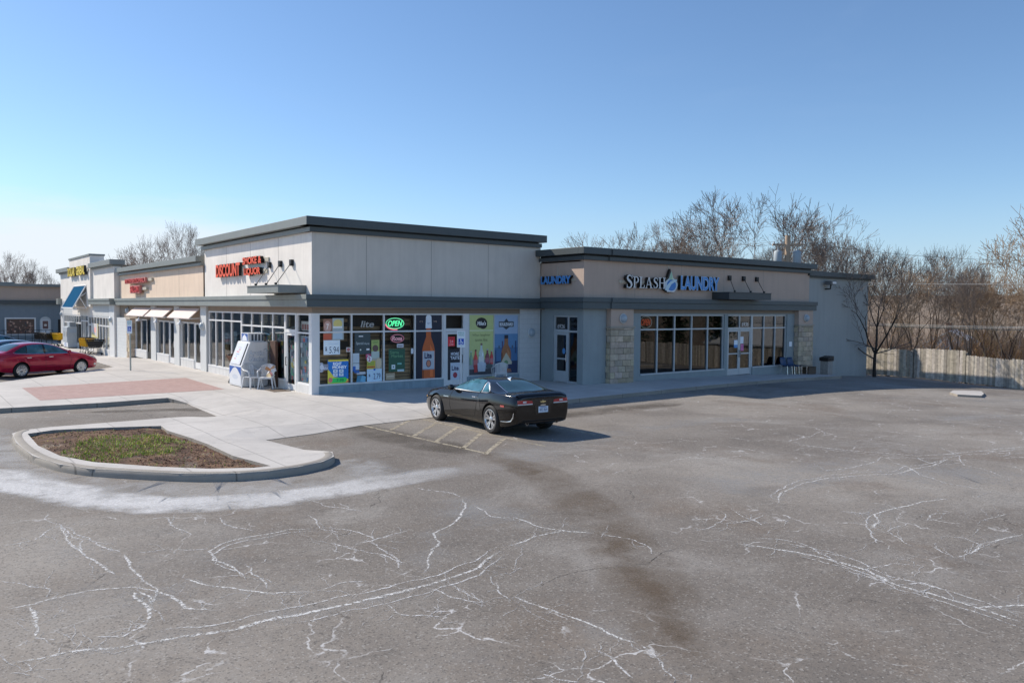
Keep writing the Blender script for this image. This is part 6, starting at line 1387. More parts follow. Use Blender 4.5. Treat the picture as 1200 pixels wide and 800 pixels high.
# ------------------------------------------------------------------ cars
def interp(tab, x):
    tab = sorted(tab)
    if x <= tab[0][0]: return tab[0][1]
    for (a, va), (b, vb) in zip(tab[:-1], tab[1:]):
        if x <= b: t = (x-a)/(b-a); return va+(vb-va)*t
    return tab[-1][1]
def clip_grid(bm, axes, step):
    for ax in axes:
        cs = [v.co[ax] for v in bm.verts]; lo, hi = min(cs), max(cs); k = lo+step
        while k < hi-1e-4:
            co = V((0,0,0)); co[ax] = k; no_ = V((0,0,0)); no_[ax] = 1
            bmesh.ops.bisect_plane(bm, geom=bm.verts[:]+bm.edges[:]+bm.faces[:], plane_co=co, plane_no=no_); k += step
def patch(mb, bvh, poly, axis, start, off, step=.06, mirror=False, thick=0, **k):
    """lay a flat outline onto the car skin: axis 0/1/2 is the direction dropped, rays go from `start` towards the skin"""
    oth = [i for i in range(3) if i != axis]
    for sgn in ((1,-1) if mirror else (1,)):
        bm = bmesh.new(); vs = []
        for a, b in poly:
            c = V((0,0,0)); c[oth[0]] = a; c[oth[1]] = b; vs.append(bm.verts.new(c))
        bm.faces.new(vs); clip_grid(bm, oth, step); bm.verts.ensure_lookup_table()
        P = []
        for v in bm.verts:
            o = v.co.copy(); o[axis] = start; d = V((0,0,0)); d[axis] = -1 if start > 0 else 1
            h = bvh.ray_cast(o, d)
            if h[0] is None:
                h = bvh.find_nearest(o-(-d)*abs(start)*.5)
            q = h[0]; n = h[1]
            if n.dot(-d) < 0: n = -n
            P.append(q+(n*.7-d*.3)*off)
        for v, q in zip(bm.verts, P): v.co = q
        bmesh.ops.triangulate(bm, faces=bm.faces[:]); bm.verts.index_update()
        cc = [v.co.copy() for v in bm.verts]; ff = [[v.index for v in f.verts] for f in bm.faces]; bm.free()
        if sgn < 0: cc = [V((c.x,-c.y,c.z)) for c in cc]; ff = [f[::-1] for f in ff]
        mb.add(cc, ff, **k)
def strip(pts, w):
    P = [V(p) for p in pts]; a, b = [], []
    for i, p in enumerate(P):
        d = (P[min(i+1,len(P)-1)]-P[max(i-1,0)]).normalized(); s = V((-d.y,d.x))*w/2; a.append(tuple(p+s)); b.append(tuple(p-s))
    return a+b[::-1]
def paint_mat(name, col, metal=0.0, rough=.12):
    m = mat(name, col, rough, metal=metal, var=.03, scale=3, coat=.7, spec=.25); return m
M_tyre = mat('tyre_rubber', (.022,.022,.023), .75, var=.15, scale=10); M_rim = mat('alloy_silver', (.62,.63,.65), .25, metal=.85, var=.04); M_well = mat('wheel_well', (.006,.006,.006), .9)
M_red_l = mat('tail_red', (.42,.008,.02), .15, var=.1, coat=1); M_lens = mat('clear_lens', (.62,.64,.66), .12, var=.1, coat=1); M_trim = mat('gloss_black', (.008,.008,.009), .2, coat=.6); M_bright = mat('bright_trim', (.72,.73,.75), .22, metal=.9)
G_car = mat('car_glass', (.022,.062,.075), .04, var=.5, scale=2, coat=.15); G_car2 = mat('car_glass_lit', (.05,.15,.20), .04, var=.6, scale=2.5, coat=.15)  # both opaque; the paler teal paints in light seen through the side glass
def make_wheel(parent, x, y, R, W, spokes, sgn, rim_r):
    mb = MB(); h = W/2; mb.lathe([(rim_r,-h),(rim_r+.02,-h-.004),(R-.05,-h-.012),(R-.018,-h+.01),(R,-h+.04),(R,h-.04),(R-.018,h-.01),(R-.05,h+.012),(rim_r+.02,h+.004),(rim_r,h),(rim_r-.02,h-.03),(rim_r-.02,-h+.03),(rim_r,-h)], (x,y,R), (0,sgn,0), 40)
    w = mb.build('wheel', M_tyre, parent, smooth=35, local=True)
    mb = MB(); o = V((x,y,R)); ax = V((0,sgn,0))
    mb.lathe([(rim_r+.004,h+.002),(rim_r-.012,h+.004),(rim_r-.03,h-.02),(rim_r-.035,h-.1)], o, ax, 40)
    n, twin = spokes
    for i in range(n):
        t0 = 2*math.pi*i/n+.3
        for s in ((-1,1) if twin else (0,)):
            ta = t0+s*.07; tb = t0+s*(.22 if twin else 0); wa, wb = (.022,.028) if twin else (.035,.045)
            da = V((math.cos(ta),0,math.sin(ta))); db = V((math.cos(tb),0,math.sin(tb))); 
            pa = o+da*.05+ax*(h-.035); pb = o+db*(rim_r-.012)+ax*(h-.012); d = (pb-pa).normalized(); sd = d.cross(ax).normalized()
            mb.add([pa-sd*wa,pa+sd*wa,pb+sd*wb,pb-sd*wb]+[q-ax*.04 for q in (pa-sd*wa,pa+sd*wa,pb+sd*wb,pb-sd*wb)], [(0,1,2,3),(0,4,5,1),(2,6,7,3),(1,5,6,2),(0,3,7,4)])
    mb.lathe([(.075,h-.05),(.072,h-.022),(.05,h-.014),(.0,h-.012)], o, ax, 20)
    mb.build('rim', M_rim, w, smooth=35, local=True)
    mb = MB(); mb.lathe([(rim_r-.03,h-.1),(.16,h-.09),(.16,h-.075),(0,h-.075)], o, ax, 28); mb.build('brake_disc', mat('disc_dark', (.03,.03,.032), .6, metal=.4), w, smooth=35, local=True)
    return w
def make_car(S, label, paint, loc, rz, group=None):
    t = thing('parked_car', label, 'car', loc, rz, group)
    g = lambda k, x: interp(S[k], x)
    vs, rows = [], []
    for x in S['stations']:
        zb, wm, ys, zs, zc = g('zb',x), g('wm',x), g('ys',x), g('zs',x), g('zc',x); yr = g('yr',x); zr = zc-g('dr',x); gi = g('gi',x)
        p6 = (ys,zs); p7 = (ys-gi, zs+g('gz',x)); p9 = (yr, zr); p8 = ((p7[0]+p9[0])/2+g('bul',x), (p7[1]+p9[1])/2+g('bul',x)*.5)
        zm = zb+(zs-zb)*S.get('waist',.52)
        pr = [(0,zb),(wm*.75,zb),(wm-.07,zb+.015),(wm-.03,zb+.12),(wm,zm),(wm-.004,zm+(zs-zm)*.55),p6,p7,p8,p9,(yr*.55,zc-.25*g('dr',x)),(0,zc)]
        rows.append(pr)
    n = len(rows[0]); bm = bmesh.new(); G = []
    for x, pr, sx in zip(S['stations'], rows, S.get('shear',[0]*len(rows))):
        L_ = []
        for j, (y,z) in enumerate(pr): 
            xx = x+sx*(z-.5) - S.get('bow',0)*(y*y)*(1 if x > 0 else -1)*(1 if abs(x) > S['half']-.25 else 0)
            L_.append(bm.verts.new((xx,y,z)))
        R_ = [L_[0]]+[bm.verts.new((v.co.x,-v.co.y,v.co.z)) for v in L_[1:-1]]+[L_[-1]]
        G.append(L_+R_[1:-1][::-1])
    m = len(G[0]); cre = bm.edges.layers.float.new('crease_edge')
    for a, b in zip(G[:-1], G[1:]):
        for j in range(m): bm.faces.new((a[j], a[(j+1)%m], b[(j+1)%m], b[j]))
    for ring in (G[0], G[-1]):
        for j in range(n-1):
            q = [ring[j], ring[j+1], ring[(m-j-1)%m], ring[(m-j)%m]]; u = []
            for v in q:
                if v not in u: u.append(v)
            if len(u) > 2: bm.faces.new(u)
    bm.edges.ensure_lookup_table()
    for i in range(len(G)-1):
        for j, c in ((6,S.get('cr6',.5)),(m-6,S.get('cr6',.5)),(2,.7),(m-2,.7),(4,S.get('cr4',.2)),(m-4,S.get('cr4',.2))):
            e = bm.edges.get((G[i][j],G[i+1][j])); 
            if e: e[cre] = c
    for ring, c in ((G[-1],S.get('cend',.45)),(G[0],.25)):
        for j in range(m):
            e = bm.edges.get((ring[j],ring[(j+1)%m])); 
            if e: e[cre] = c
    bmesh.ops.recalc_face_normals(bm, faces=bm.faces[:])
    me = bpy.data.meshes.new('b'); bm.to_mesh(me); bm.free()
    tmp = bpy.data.objects.new('b', me); COL.objects.link(tmp); ss = tmp.modifiers.new('s','SUBSURF'); ss.levels = 3; ss.render_levels = 3
    bpy.context.view_layer.update()
    dg = bpy.context.evaluated_depsgraph_get(); skin = bpy.data.meshes.new_from_object(tmp.evaluated_get(dg)); bpy.data.objects.remove(tmp)
    bvh = BVHTree.FromPolygons([v.co.copy() for v in skin.vertices], [list(p.vertices) for p in skin.polygons])
    # wheel openings are cut out of the body
    skin.materials.append(paint); skin.materials.append(M_well)
    body = bpy.data.objects.new('body', skin); COL.objects.link(body); cut = []
    for ax in S['axles']:
        for sgn in (-1,1):
            mb = MB(); mb.mi = 1; Rw = S['R']+.045; prf = [(Rw*math.cos(2*math.pi*k/40), S['R']+.012+Rw*math.sin(2*math.pi*k/40)) for k in range(40)]
            mb.prism(Frame((ax,0,0),(1,0,0),(0,0,1),(0,sgn,0)), prf, .52, 1.3)
            o = mb.build('cut', [paint, M_well]); 
            b2 = bmesh.new(); b2.from_mesh(o.data); bmesh.ops.recalc_face_normals(b2, faces=b2.faces[:]); b2.to_mesh(o.data); b2.free()
            md = body.modifiers.new('c','BOOLEAN'); md.operation = 'DIFFERENCE'; md.object = o; md.solver = 'EXACT'; cut.append(o)
    bpy.context.view_layer.update(); dg = bpy.context.evaluated_depsgraph_get()
    fin = bpy.data.meshes.new_from_object(body.evaluated_get(dg)); bpy.data.objects.remove(body)
    for o in cut: bpy.data.objects.remove(o)
    body = link(fin, 'body', t, smooth=38)
    for ax in S['axles']:
        for sgn in (-1,1): make_wheel(t, ax, sgn*(S['track']-S['W']/2), S['R'], S['W'], S['spokes'], sgn, S['rim'])
    def part(name, m, items, parent=t, off=.004, smooth=50):
        o = None
        for it in items:      # one object for each piece; mirrored pieces get their twin on the other side
            poly, axis, start, mir = it[:4]; f = it[4] if len(it) > 4 else off
            for side_ in ((1,-1) if mir else (1,)):
                mb = MB(); patch(mb, bvh, poly, axis, start, f, S.get('pstep',.05), False)
                if side_ < 0: mb.v = [V((p.x,-p.y,p.z)) for p in mb.v]; mb.f = [q[::-1] for q in mb.f]
                o = mb.build(name, m, parent, smooth=smooth, local=True)
        return o
    return t, body, part, bvh

# ---- black sports coupe
C = dict(half=2.42, stations=[2.42,2.38,2.25,2.0,1.75,1.47,1.2,.95,.78,.45,.12,-.3,-.75,-1.08,-1.38,-1.68,-1.93,-2.12,-2.28,-2.385,-2.42],
 zb=[(2.42,.34),(2.3,.24),(2.0,.2),(1,.19),(-1.8,.2),(-2.2,.27),(-2.42,.36)],
 wm=[(2.42,.66),(2.3,.84),(2.0,.92),(1.47,.955),(.95,.925),(.3,.905),(-.4,.915),(-.9,.945),(-1.38,.962),(-1.9,.945),(-2.28,.90),(-2.385,.86),(-2.42,.82)],
 ys=[(2.42,.56),(2.25,.76),(2.0,.83),(1.47,.865),(.95,.855),(.3,.835),(-.4,.84),(-.9,.875),(-1.38,.905),(-1.9,.88),(-2.28,.83),(-2.42,.78)],
 zs=[(2.42,.62),(2.25,.74),(2.0,.83),(1.47,.905),(.95,.93),(.3,.935),(-.4,.95),(-.9,.99),(-1.38,1.03),(-1.9,1.035),(-2.28,1.02),(-2.385,1.0),(-2.42,.93)],
 zc=[(2.42,.66),(2.38,.70),(2.25,.79),(2.0,.87),(1.47,.96),(1.2,.99),(.95,1.01),(.78,1.035),(.45,1.185),(.12,1.305),(-.3,1.355),(-.75,1.345),(-1.08,1.30),(-1.38,1.215),(-1.68,1.12),(-1.93,1.065),(-2.12,1.06),(-2.28,1.07),(-2.385,1.07),(-2.42,.98)],
 yr=[(2.42,.4),(2.0,.55),(1.2,.62),(.78,.70),(.45,.64),(.12,.575),(-.3,.565),(-.75,.56),(-1.08,.57),(-1.38,.60),(-1.68,.65),(-1.93,.70),(-2.42,.62)],
 dr=[(2.42,.01),(1.0,.015),(.78,.03),(.12,.035),(-.75,.035),(-1.3,.035),(-1.93,.012),(-2.42,.008)],
 gi=[(2.42,.04),(1.0,.05),(.6,.06),(-.9,.07),(-1.6,.07),(-2.42,.04)], gz=[(2.42,.008),(1.0,.015),(.6,.03),(-.9,.03),(-1.6,.02),(-2.42,.006)],
 bul=[(2.42,0),(.9,0),(.5,.03),(-1.0,.03),(-1.6,.01),(-2.0,0)],
 axles=(1.47,-1.382), R=.365, W=.25, track=.945, spokes=(5,True), rim=.255, cr6=.45, cr4=.1, cend=.5)
t, body, part, bvh = make_car(C, 'black two-door sports coupe parked nose to the shop in the hatched bay', paint_mat('black_paint', (.004,.004,.0045)), (1.53,-8.15,0), math.radians(90-3.0))
t.scale = (.955,.96,.985)
D1 = [(.69,.97),(.42,1.135),(.12,1.250),(-.15,1.285),(-.48,1.292),(-.70,1.280),(-.735,1.0),(-.3,.985),(.3,.978)]
Q1 = [(-.80,1.005),(-.775,1.258),(-.90,1.222),(-1.05,1.135),(-1.19,1.045),(-1.16,1.02)]
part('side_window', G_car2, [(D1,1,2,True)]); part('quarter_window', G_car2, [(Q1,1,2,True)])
part('window_trim', M_bright, [(strip(Q1+[Q1[0]],.028),1,2,True,.007), (strip([(.68,.968),(.3,.970),(-.3,.976),(-.74,.990)],.016),1,2,True,.006)])
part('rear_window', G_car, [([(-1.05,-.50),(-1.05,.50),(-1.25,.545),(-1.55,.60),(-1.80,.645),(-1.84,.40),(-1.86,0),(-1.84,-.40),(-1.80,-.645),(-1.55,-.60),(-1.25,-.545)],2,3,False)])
part('window_trim', M_bright, [(strip([(-1.06,.53),(-1.25,.575),(-1.55,.632),(-1.83,.685)],.022),2,3,True,.006)])
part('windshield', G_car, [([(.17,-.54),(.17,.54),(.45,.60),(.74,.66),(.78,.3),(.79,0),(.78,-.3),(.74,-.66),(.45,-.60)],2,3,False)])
TL = [(.335,.835),(.345,.905),(.60,.925),(.80,.925),(.80,.835)]
part('taillight', M_red_l, [(TL,0,-4,False,.010)]); part('taillight', M_red_l, [([(-a,b) for a,b in TL][::-1],0,-4,False,.010)])
part('taillight_strip', M_lens, [([(.335,.812),(.335,.838),(.80,.838),(.80,.812)],0,-4,True,.012), ([(.53,.862),(.53,.905),(.64,.905),(.64,.862)],0,-4,True,.0125)])
part('taillight_surround', M_trim, [([(-.84,.79),(.84,.79),(.84,.94),(-.84,.94)],0,-4,False,.005)])
pl = part('licence_plate', M_print, [([(-.155,.60),(.155,.60),(.155,.755),(-.155,.755)],0,-4,False,.018)])
for p_ in (pl,): p_.data.attributes['Col'].data.foreach_set('color', [x for _ in p_.data.polygons for x in (.55,.63,.72,1)])
# characters on the plate, standing just behind the skin at plate height
hit = bvh.ray_cast(V((-4,0,.68)), V((1,0,0)))[0]
fp = Frame((hit.x-.026,0,0),(0,-1,0),(0,0,1),(-1,0,0)); mb = MB(); mb.text('4FC R64', fp, -.12,.12,.635,.705,.0,col=(.05,.09,.22)); mb.rect(fp,-.1,.1,.725,.74,0,col=(.1,.15,.35)); mb.build('characters', M_print, pl, local=True)
part('plate_recess', M_trim, [([(-.24,.575),(.24,.575),(.26,.79),(-.26,.79)],0,-4,False,.005)])
part('plate_lamp', M_bright, [([(-.09,.775),(.09,.775),(.07,.80),(-.07,.80)],0,-4,False,.014)])
hit = bvh.ray_cast(V((-4,0,.87)), V((1,0,0)))[0]; fe_ = Frame((hit.x-.004,0,0),(0,-1,0),(0,0,1),(-1,0,0)); mb = MB()
mb.prism(fe_, [(-.085,.853),(-.028,.853),(-.022,.840),(.036,.840),(.030,.853),(.088,.860),(.075,.888),(.020,.888),(.014,.902),(-.042,.902),(-.036,.888),(-.095,.882)], 0, .014); mb.build('emblem', mat('gold_emblem', (.62,.52,.27), .25, metal=.8), t, local=True)
mb = MB()
for s in (-1,1): mb.tube([bvh.find_nearest(V((x,y*s,z)))[0]+V((-.006,.006*s,0)) for x,y,z in ((-1.84,1.0,.355),(-2.1,.95,.365),(-2.25,.92,.40),(-2.33,.9,.50),(-2.36,.9,.62))], [.008,.016,.018,.015,.006], 6)
mb.build('bumper_blade', M_bright, t, smooth=60, local=True)
part('diffuser', M_trim, [([(-.72,.30),(.72,.30),(.66,.44),(-.66,.44)],0,-4,False,.006)])
for s in (-1,1):
    mb = MB(); mb.lathe([(.032,-.1),(.04,.0),(.034,.0),(.03,-.08)], (-2.40,.48*s,.335), (-1,0,0), 16); mb.build('exhaust_tip', M_chrome, t, smooth=40, local=True)
part('side_marker', mat('marker_red', (.5,.06,.05), .2, coat=1), [([(-2.02,.735),(-1.86,.735),(-1.85,.775),(-2.0,.785)],1,2,True,.008)])
part('side_marker', mat('marker_amber', (.6,.3,.08), .2, coat=1), [([(2.05,.62),(2.16,.62),(2.15,.68),(2.05,.67)],1,2,True,.008)])
part('fender_badge', M_bright, [([(.80,.735),(1.06,.735),(1.06,.752),(.80,.752)],1,2,True,.007)])
part('door_seam', M_well, [(strip([(.62,.955),(.72,.80),(.74,.50),(.66,.33)],.012),1,2,True,.003), (strip([(-.70,.975),(-.72,.80),(-.66,.60),(-.56,.36)],.012),1,2,True,.003), (strip([(.66,.33),(0,.31),(-.56,.36)],.010),1,2,True,.003)])
part('side_gill', M_trim, [([(-.74,.52),(-.70,.86),(-.82,.86),(-.90,.55)],1,2,True,.004)])
mb = MB()
for s in (-1,1):
    q = bvh.ray_cast(V((-.55,3*s,.86)), V((0,-s,0)))[0]; mb.obox(q+V((0,.018*s,0)), (.085,0,0), (0,.012,0), (0,0,.014))
mb.build('door_handle', M_bright, t, bevel=.006, local=True)
for s in (-1,1):
    mb = MB(); mb.lathe([(.001,-.12),(.055,-.1),(.078,-.04),(.08,.03),(.06,.07),(.001,.075)], (.58,(.96)*s,1.02), (-.15,s,.05), 14); o = mb.build('mirror', paint_mat('black_paint',(0,0,0)), t, smooth=50, local=True)
    mb = MB(); mb.tube([(.60,.83*s,.97),(.59,.93*s,1.0)], .025, 6); mb.build('mirror_stalk', M_trim, o, local=True)
mb = MB(); mb.add([(-.97,-.022,1.30),(-.97,.022,1.30),(-.80,.0,1.335),(-1.0,0,1.375)], [(0,1,3),(1,2,3),(2,0,3),(0,2,1)]); mb.build('roof_antenna', M_bright, t, local=True)
part('deck_spoiler', paint_mat('black_paint',(0,0,0)), [([(-2.40,-.74),(-2.40,.74),(-2.30,.78),(-2.22,.70),(-2.22,-.70),(-2.30,-.78)],2,3,False,.022)])
part('trunk_seam', M_well, [(strip([(-1.9,.69),(-2.2,.71)],.010),2,3,True,.003)])
part('headlight', M_lens, [([(2.12,.50),(2.12,.84),(1.95,.84),(1.98,.55)][:0] or [(.52,.60),(.86,.62),(.80,.70),(.52,.69)],0,4,True,.008)]); part('grille', M_trim, [([(-.5,.42),(.5,.42),(.5,.68),(-.5,.68)],0,4,False,.006)])
# dark cabin so the windows have something behind them
def cabin(t, x0, x1, w, z0, z1, seat_x):
    mb = MB(); 
    for sx in seat_x:
        for s in (-1,1): mb.obox((sx,.36*s,z0+.16), (.07,0,-.02), (0,.22,0), (.05,0,.30)); mb.obox((sx-.04,.36*s,z0+.50), (.05,0,0), (0,.12,0), (0,0,.08))
    mb.build('seats', mat('cabin_cloth', (.03,.03,.032), .9), t, bevel=.04, local=True)
# ---- sedan
D = dict(half=2.31, stations=[2.31,2.27,2.12,1.85,1.6,1.36,1.15,.98,.6,.25,-.15,-.55,-.95,-1.25,-1.5,-1.75,-1.95,-2.12,-2.26,-2.31],
 zb=[(2.31,.34),(2.2,.22),(1.5,.2),(-1.8,.22),(-2.2,.30),(-2.31,.38)],
 wm=[(2.31,.62),(2.2,.76),(1.9,.85),(1.36,.88),(.5,.875),(-.8,.88),(-1.36,.88),(-1.9,.85),(-2.2,.79),(-2.31,.70)],
 ys=[(2.31,.5),(2.12,.66),(1.85,.74),(1.36,.80),(.6,.82),(-.8,.82),(-1.36,.81),(-1.9,.77),(-2.31,.66)],
 zs=[(2.31,.66),(2.12,.76),(1.85,.84),(1.36,.92),(.98,.955),(.2,.965),(-.8,.985),(-1.36,1.01),(-1.9,1.03),(-2.2,1.02),(-2.31,.92)],
 zc=[(2.31,.68),(2.27,.74),(2.12,.83),(1.85,.91),(1.36,1.0),(1.15,1.035),(.98,1.07),(.6,1.255),(.25,1.395),(-.15,1.475),(-.55,1.495),(-.95,1.475),(-1.25,1.42),(-1.5,1.32),(-1.75,1.19),(-1.95,1.115),(-2.12,1.10),(-2.26,1.085),(-2.31,.98)],
 yr=[(2.31,.3),(1.85,.5),(.98,.66),(.6,.62),(.25,.575),(-.5,.56),(-1.0,.56),(-1.5,.58),(-1.95,.62),(-2.31,.5)],
 dr=[(2.31,.01),(1.0,.03),(.25,.045),(-1.0,.045),(-1.9,.02),(-2.31,.01)], gi=[(2.31,.03),(1,.04),(.4,.05),(-1.4,.05),(-2.31,.03)], gz=[(2.31,.008),(1,.02),(.3,.03),(-1.4,.03),(-2.31,.006)], bul=[(2.31,0),(1,.0),(.5,.035),(-1.3,.035),(-1.9,0)],
 axles=(1.36,-1.34), R=.318, W=.205, track=.865, spokes=(10,False), rim=.225, cr6=.35, cr4=.35, cend=.35)
def sedan(label, paint, loc, rz, group=None):
    t, body, part, bvh = make_car(D, label, paint, loc, rz, group)
    W1 = [(.83,.985),(.45,1.20),(.22,1.305),(-.02,1.372),(-.22,1.392),(-.24,1.0),(.3,.985)]
    W2 = [(-.33,1.005),(-.31,1.396),(-.7,1.392),(-.98,1.358),(-1.06,1.03),(-.7,1.01)]
    W3 = [(-1.10,1.035),(-1.03,1.345),(-1.25,1.28),(-1.45,1.18),(-1.58,1.09),(-1.52,1.055)]
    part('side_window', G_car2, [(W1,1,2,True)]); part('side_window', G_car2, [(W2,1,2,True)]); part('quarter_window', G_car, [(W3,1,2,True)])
    part('door_pillar', M_trim, [([(-.24,1.0),(-.22,1.394),(-.31,1.398),(-.33,1.004)],1,2,True,.003), ([(-1.06,1.03),(-.98,1.358),(-1.03,1.347),(-1.10,1.035)],1,2,True,.003)])
    part('window_trim', M_bright, [(strip([(.86,.972),(.3,.975),(-.33,.992),(-1.06,1.015),(-1.56,1.05),(-1.62,1.09)],.018),1,2,True,.006)])
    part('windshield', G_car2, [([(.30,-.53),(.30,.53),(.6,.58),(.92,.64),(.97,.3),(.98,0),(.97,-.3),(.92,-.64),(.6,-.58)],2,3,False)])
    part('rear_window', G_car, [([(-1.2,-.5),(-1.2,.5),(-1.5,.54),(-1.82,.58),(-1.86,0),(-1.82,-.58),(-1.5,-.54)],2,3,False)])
    part('headlight', M_lens, [([(2.24,.66),(2.10,.80),(1.80,.855),(1.62,.86),(1.85,.76),(2.1,.66)],1,2,True,.006), ([(.44,.66),(.68,.68),(.70,.78),(.46,.74)],0,4,True,.008)])
    part('taillight', M_red_l, [([(-2.24,.80),(-2.20,.98),(-1.95,1.0),(-1.75,.97),(-1.95,.86),(-2.15,.80)],1,2,True,.006), ([(.40,.80),(.66,.80),(.66,.96),(.42,.94)],0,-4,True,.008)])
    part('grille', M_trim, [([(-.40,.56),(.40,.56),(.46,.72),(-.46,.72)],0,4,False,.006), ([(-.5,.30),(.5,.30),(.45,.44),(-.45,.44)],0,4,False,.006)])
    part('fog_lamp', M_lens, [([(2.02,.36),(2.16,.36),(2.14,.46),(2.02,.46)],1,2,True,.006)])
    part('licence_plate', M_lens, [([(-.155,.62),(.155,.62),(.155,.77),(-.155,.77)],0,-4,False,.012)])
    part('door_seam', M_well, [(strip([(.80,.95),(.88,.7),(.80,.34)],.012),1,2,True,.003), (strip([(-.28,.99),(-.30,.7),(-.28,.33)],.012),1,2,True,.003), (strip([(-1.30,1.0),(-1.12,.80),(-.95,.5),(-.95,.36)],.012),1,2,True,.003), (strip([(.8,.34),(-.95,.36)],.01),1,2,True,.003)])
    mb = MB()
    for x in (-.06,-1.02):
        for s in (-1,1):
            q = bvh.ray_cast(V((x,3*s,.845)), V((0,-s,0)))[0]; mb.obox(q+V((0,.02*s,0)), (.095,0,0), (0,.014,0), (0,0,.016))
    mb.build('door_handle', M_bright, t, bevel=.006, local=True)
    for s in (-1,1):
        mb = MB(); mb.lathe([(.001,-.12),(.05,-.1),(.075,-.04),(.077,.03),(.06,.06),(.001,.065)], (.74,.93*s,1.04), (-.1,s,.05), 14); mb.build('mirror', paint, t, smooth=50, local=True)
    return t
az = math.atan2(14.94-13.65, -4.72+7.43)
dv = V((math.cos(az), math.sin(az))); nv = V((-dv.y, dv.x)); mid = V((-6.08,14.30))+nv*.865+dv*.38
red = sedan('dark red four-door car with silver spoked wheels parked at the pavement', paint_mat('red_paint', (.42,.010,.045), .2), (mid.x,mid.y,0), az, 'cars parked along the left lane')
def sister(k, label, paint):
    p = V(k); c = copy_tree(red, (p.x,p.y,0), az+math.pi, label); recolour(c, ('mirror',), paint)
    for ch in bpy.data.objects:
        if ch.parent == c and ch.name.split('.')[0] == 'body': ch.material_slots[0].link = 'OBJECT'; ch.material_slots[0].material = paint
    return c
sister(mid+nv*3.0-dv*.1, 'dark blue car mostly hidden behind the red car', paint_mat('navy_paint', (.012,.018,.04), .2))
tp = far(24,395.5,52); sister(V((tp.x,tp.y))-dv*2.25, 'black car farthest back behind the red and blue cars', paint_mat('graphite_paint', (.010,.011,.016), .1))
# ------------------------------------------------------------------ bare winter trees
M_bark = mat('bark', (.16,.12,.09), .95, var=.3, scale=3, bump=.3, bscale=20); M_twig = mat('twig', (.24,.19,.155), .9, var=.3, scale=.5)
M_twig2 = mat('brown_twig', (.33,.235,.155), .9, var=.45, scale=.25); M_bark_d = mat('dark_bark', (.045,.036,.030), .9, var=.3)
def tree_mesh(seed, H, bole=.2, depth=8, r0=.2, tw=.007, open_=1.0, keep=(.70,.88), up=.05, low=0):
    """forking limbs: every limb ends in two or three, one of them carrying on; the first orders form the trunk part, the rest the crown"""
    r = random.Random(seed); T, K = MB(), MB()
    def grow(p, d, L_, rad, lev):
        n = 4 if lev < 2 else (3 if lev < 5 else 2); pts = [p]; rs = [rad]; dd = d.copy(); tip = max(tw, rad*.72)
        for i in range(n):
            dd = (dd+V((r.gauss(0,1),r.gauss(0,1),r.gauss(0,1)))*(.05 if lev < 2 else .085)+V((0,0,1))*up*(1 if lev else .3)).normalized()
            pts.append(pts[-1]+dd*(L_/n)); rs.append(rad+(tip-rad)*((i+1)/n))
        (T if lev < 3 else K).tube(pts, rs, (8,6,5,4,4,3,3,3,3,3,3)[lev], cap=False)
        if lev >= depth: return
        # side shoots along the limb
        if lev >= 2:
            for _ in range(1 if lev < depth-2 else 2):
                j = r.randint(0,n-1); q = pts[j].lerp(pts[j+1], r.random()); o = dd.orthogonal().normalized(); o.rotate(Matrix.Rotation(r.uniform(0,6.28), 3, dd)); a = r.uniform(.5,1.0)
                grow(q, (dd*math.cos(a)+o*math.sin(a)).normalized(), L_*r.uniform(.4,.75), max(tw, rad*.35), max(lev+2, depth-2))
        k = 3 if (lev == 0 or r.random() < .22) else 2; ph = r.uniform(0,6.28)
        for i in range(k):
            a = (r.uniform(.08,.28) if i == 0 else r.uniform(.38,.75))*open_; a = a if lev else r.uniform(.25,.6)*open_
            o = dd.orthogonal().normalized(); o.rotate(Matrix.Rotation(ph+i*6.283/k+r.uniform(-.4,.4), 3, dd))
            grow(pts[-1], (dd*math.cos(a)+o*math.sin(a)).normalized(), L_*r.uniform(*keep)*(1 if lev else 1.15), max(tw, tip*(.86 if i == 0 else .66)), lev+1)
    grow(V((0,0,-.3)), V((r.uniform(-.05,.05),r.uniform(-.05,.05),1)).normalized(), H*bole, r0, 0)
    for i in range(low):
        a = r.uniform(0,6.28) if i else 2.5; grow(V((0,0,H*(.14+.04*i))), V((math.cos(a),math.sin(a),.35)).normalized(), H*.14, r0*.4, 4)
    top = sorted(p.z for p in K.v)[-max(1, len(K.v)//500)]; f = H/top     # the twig tops reach H
    for b_ in (T, K): b_.v = [p*f for p in b_.v]
    return T, K
def tree_proto(name, label, H, m_trunk, m_twig, **k):
    t = thing(name, label, 'tree', (0,0,0)); T, K = tree_mesh(H=H, **k)
    T.build('trunk', m_trunk, t, smooth=80, local=True); K.build('crown', m_twig, t, local=True); return t, H
protos = [tree_proto('bare_tree', 'x', 10, M_bark, M_twig, seed=s, bole=bo, open_=op, r0=.17, tw=tw_, keep=kp_) for s, bo, op, tw_, kp_ in
    ((11,.20,1.0,.009,(.72,.88)),(12,.24,.8,.009,(.72,.90)),(13,.15,1.1,.009,(.74,.90)),(16,.20,.85,.009,(.70,.88)),(17,.26,1.05,.009,(.72,.86)))]
used_p = [False]*len(protos)
def plant(k, u, vtop, d, label, group=None, wide=1.0, rz=0, vbase=None):
    """a tree standing at ground distance d on the sight line u, its top reaching vtop"""
    P = far(u, vtop, d); z0 = gz(P.x,P.y)-.1; pr, H = protos[k]; s = (P.z-z0)/H*1.0
    if used_p[k]: t = copy_tree(pr)
    else: t = pr; used_p[k] = True
    t.location = (P.x,P.y,z0); t.rotation_euler = (0,0,rz); t.scale = (s*wide,s*wide,s)
    t['label'] = label
    if group: t['group'] = group
    elif 'group' in t: del t['group']
    return t
g1 = 'bare trees behind the laundry roof'
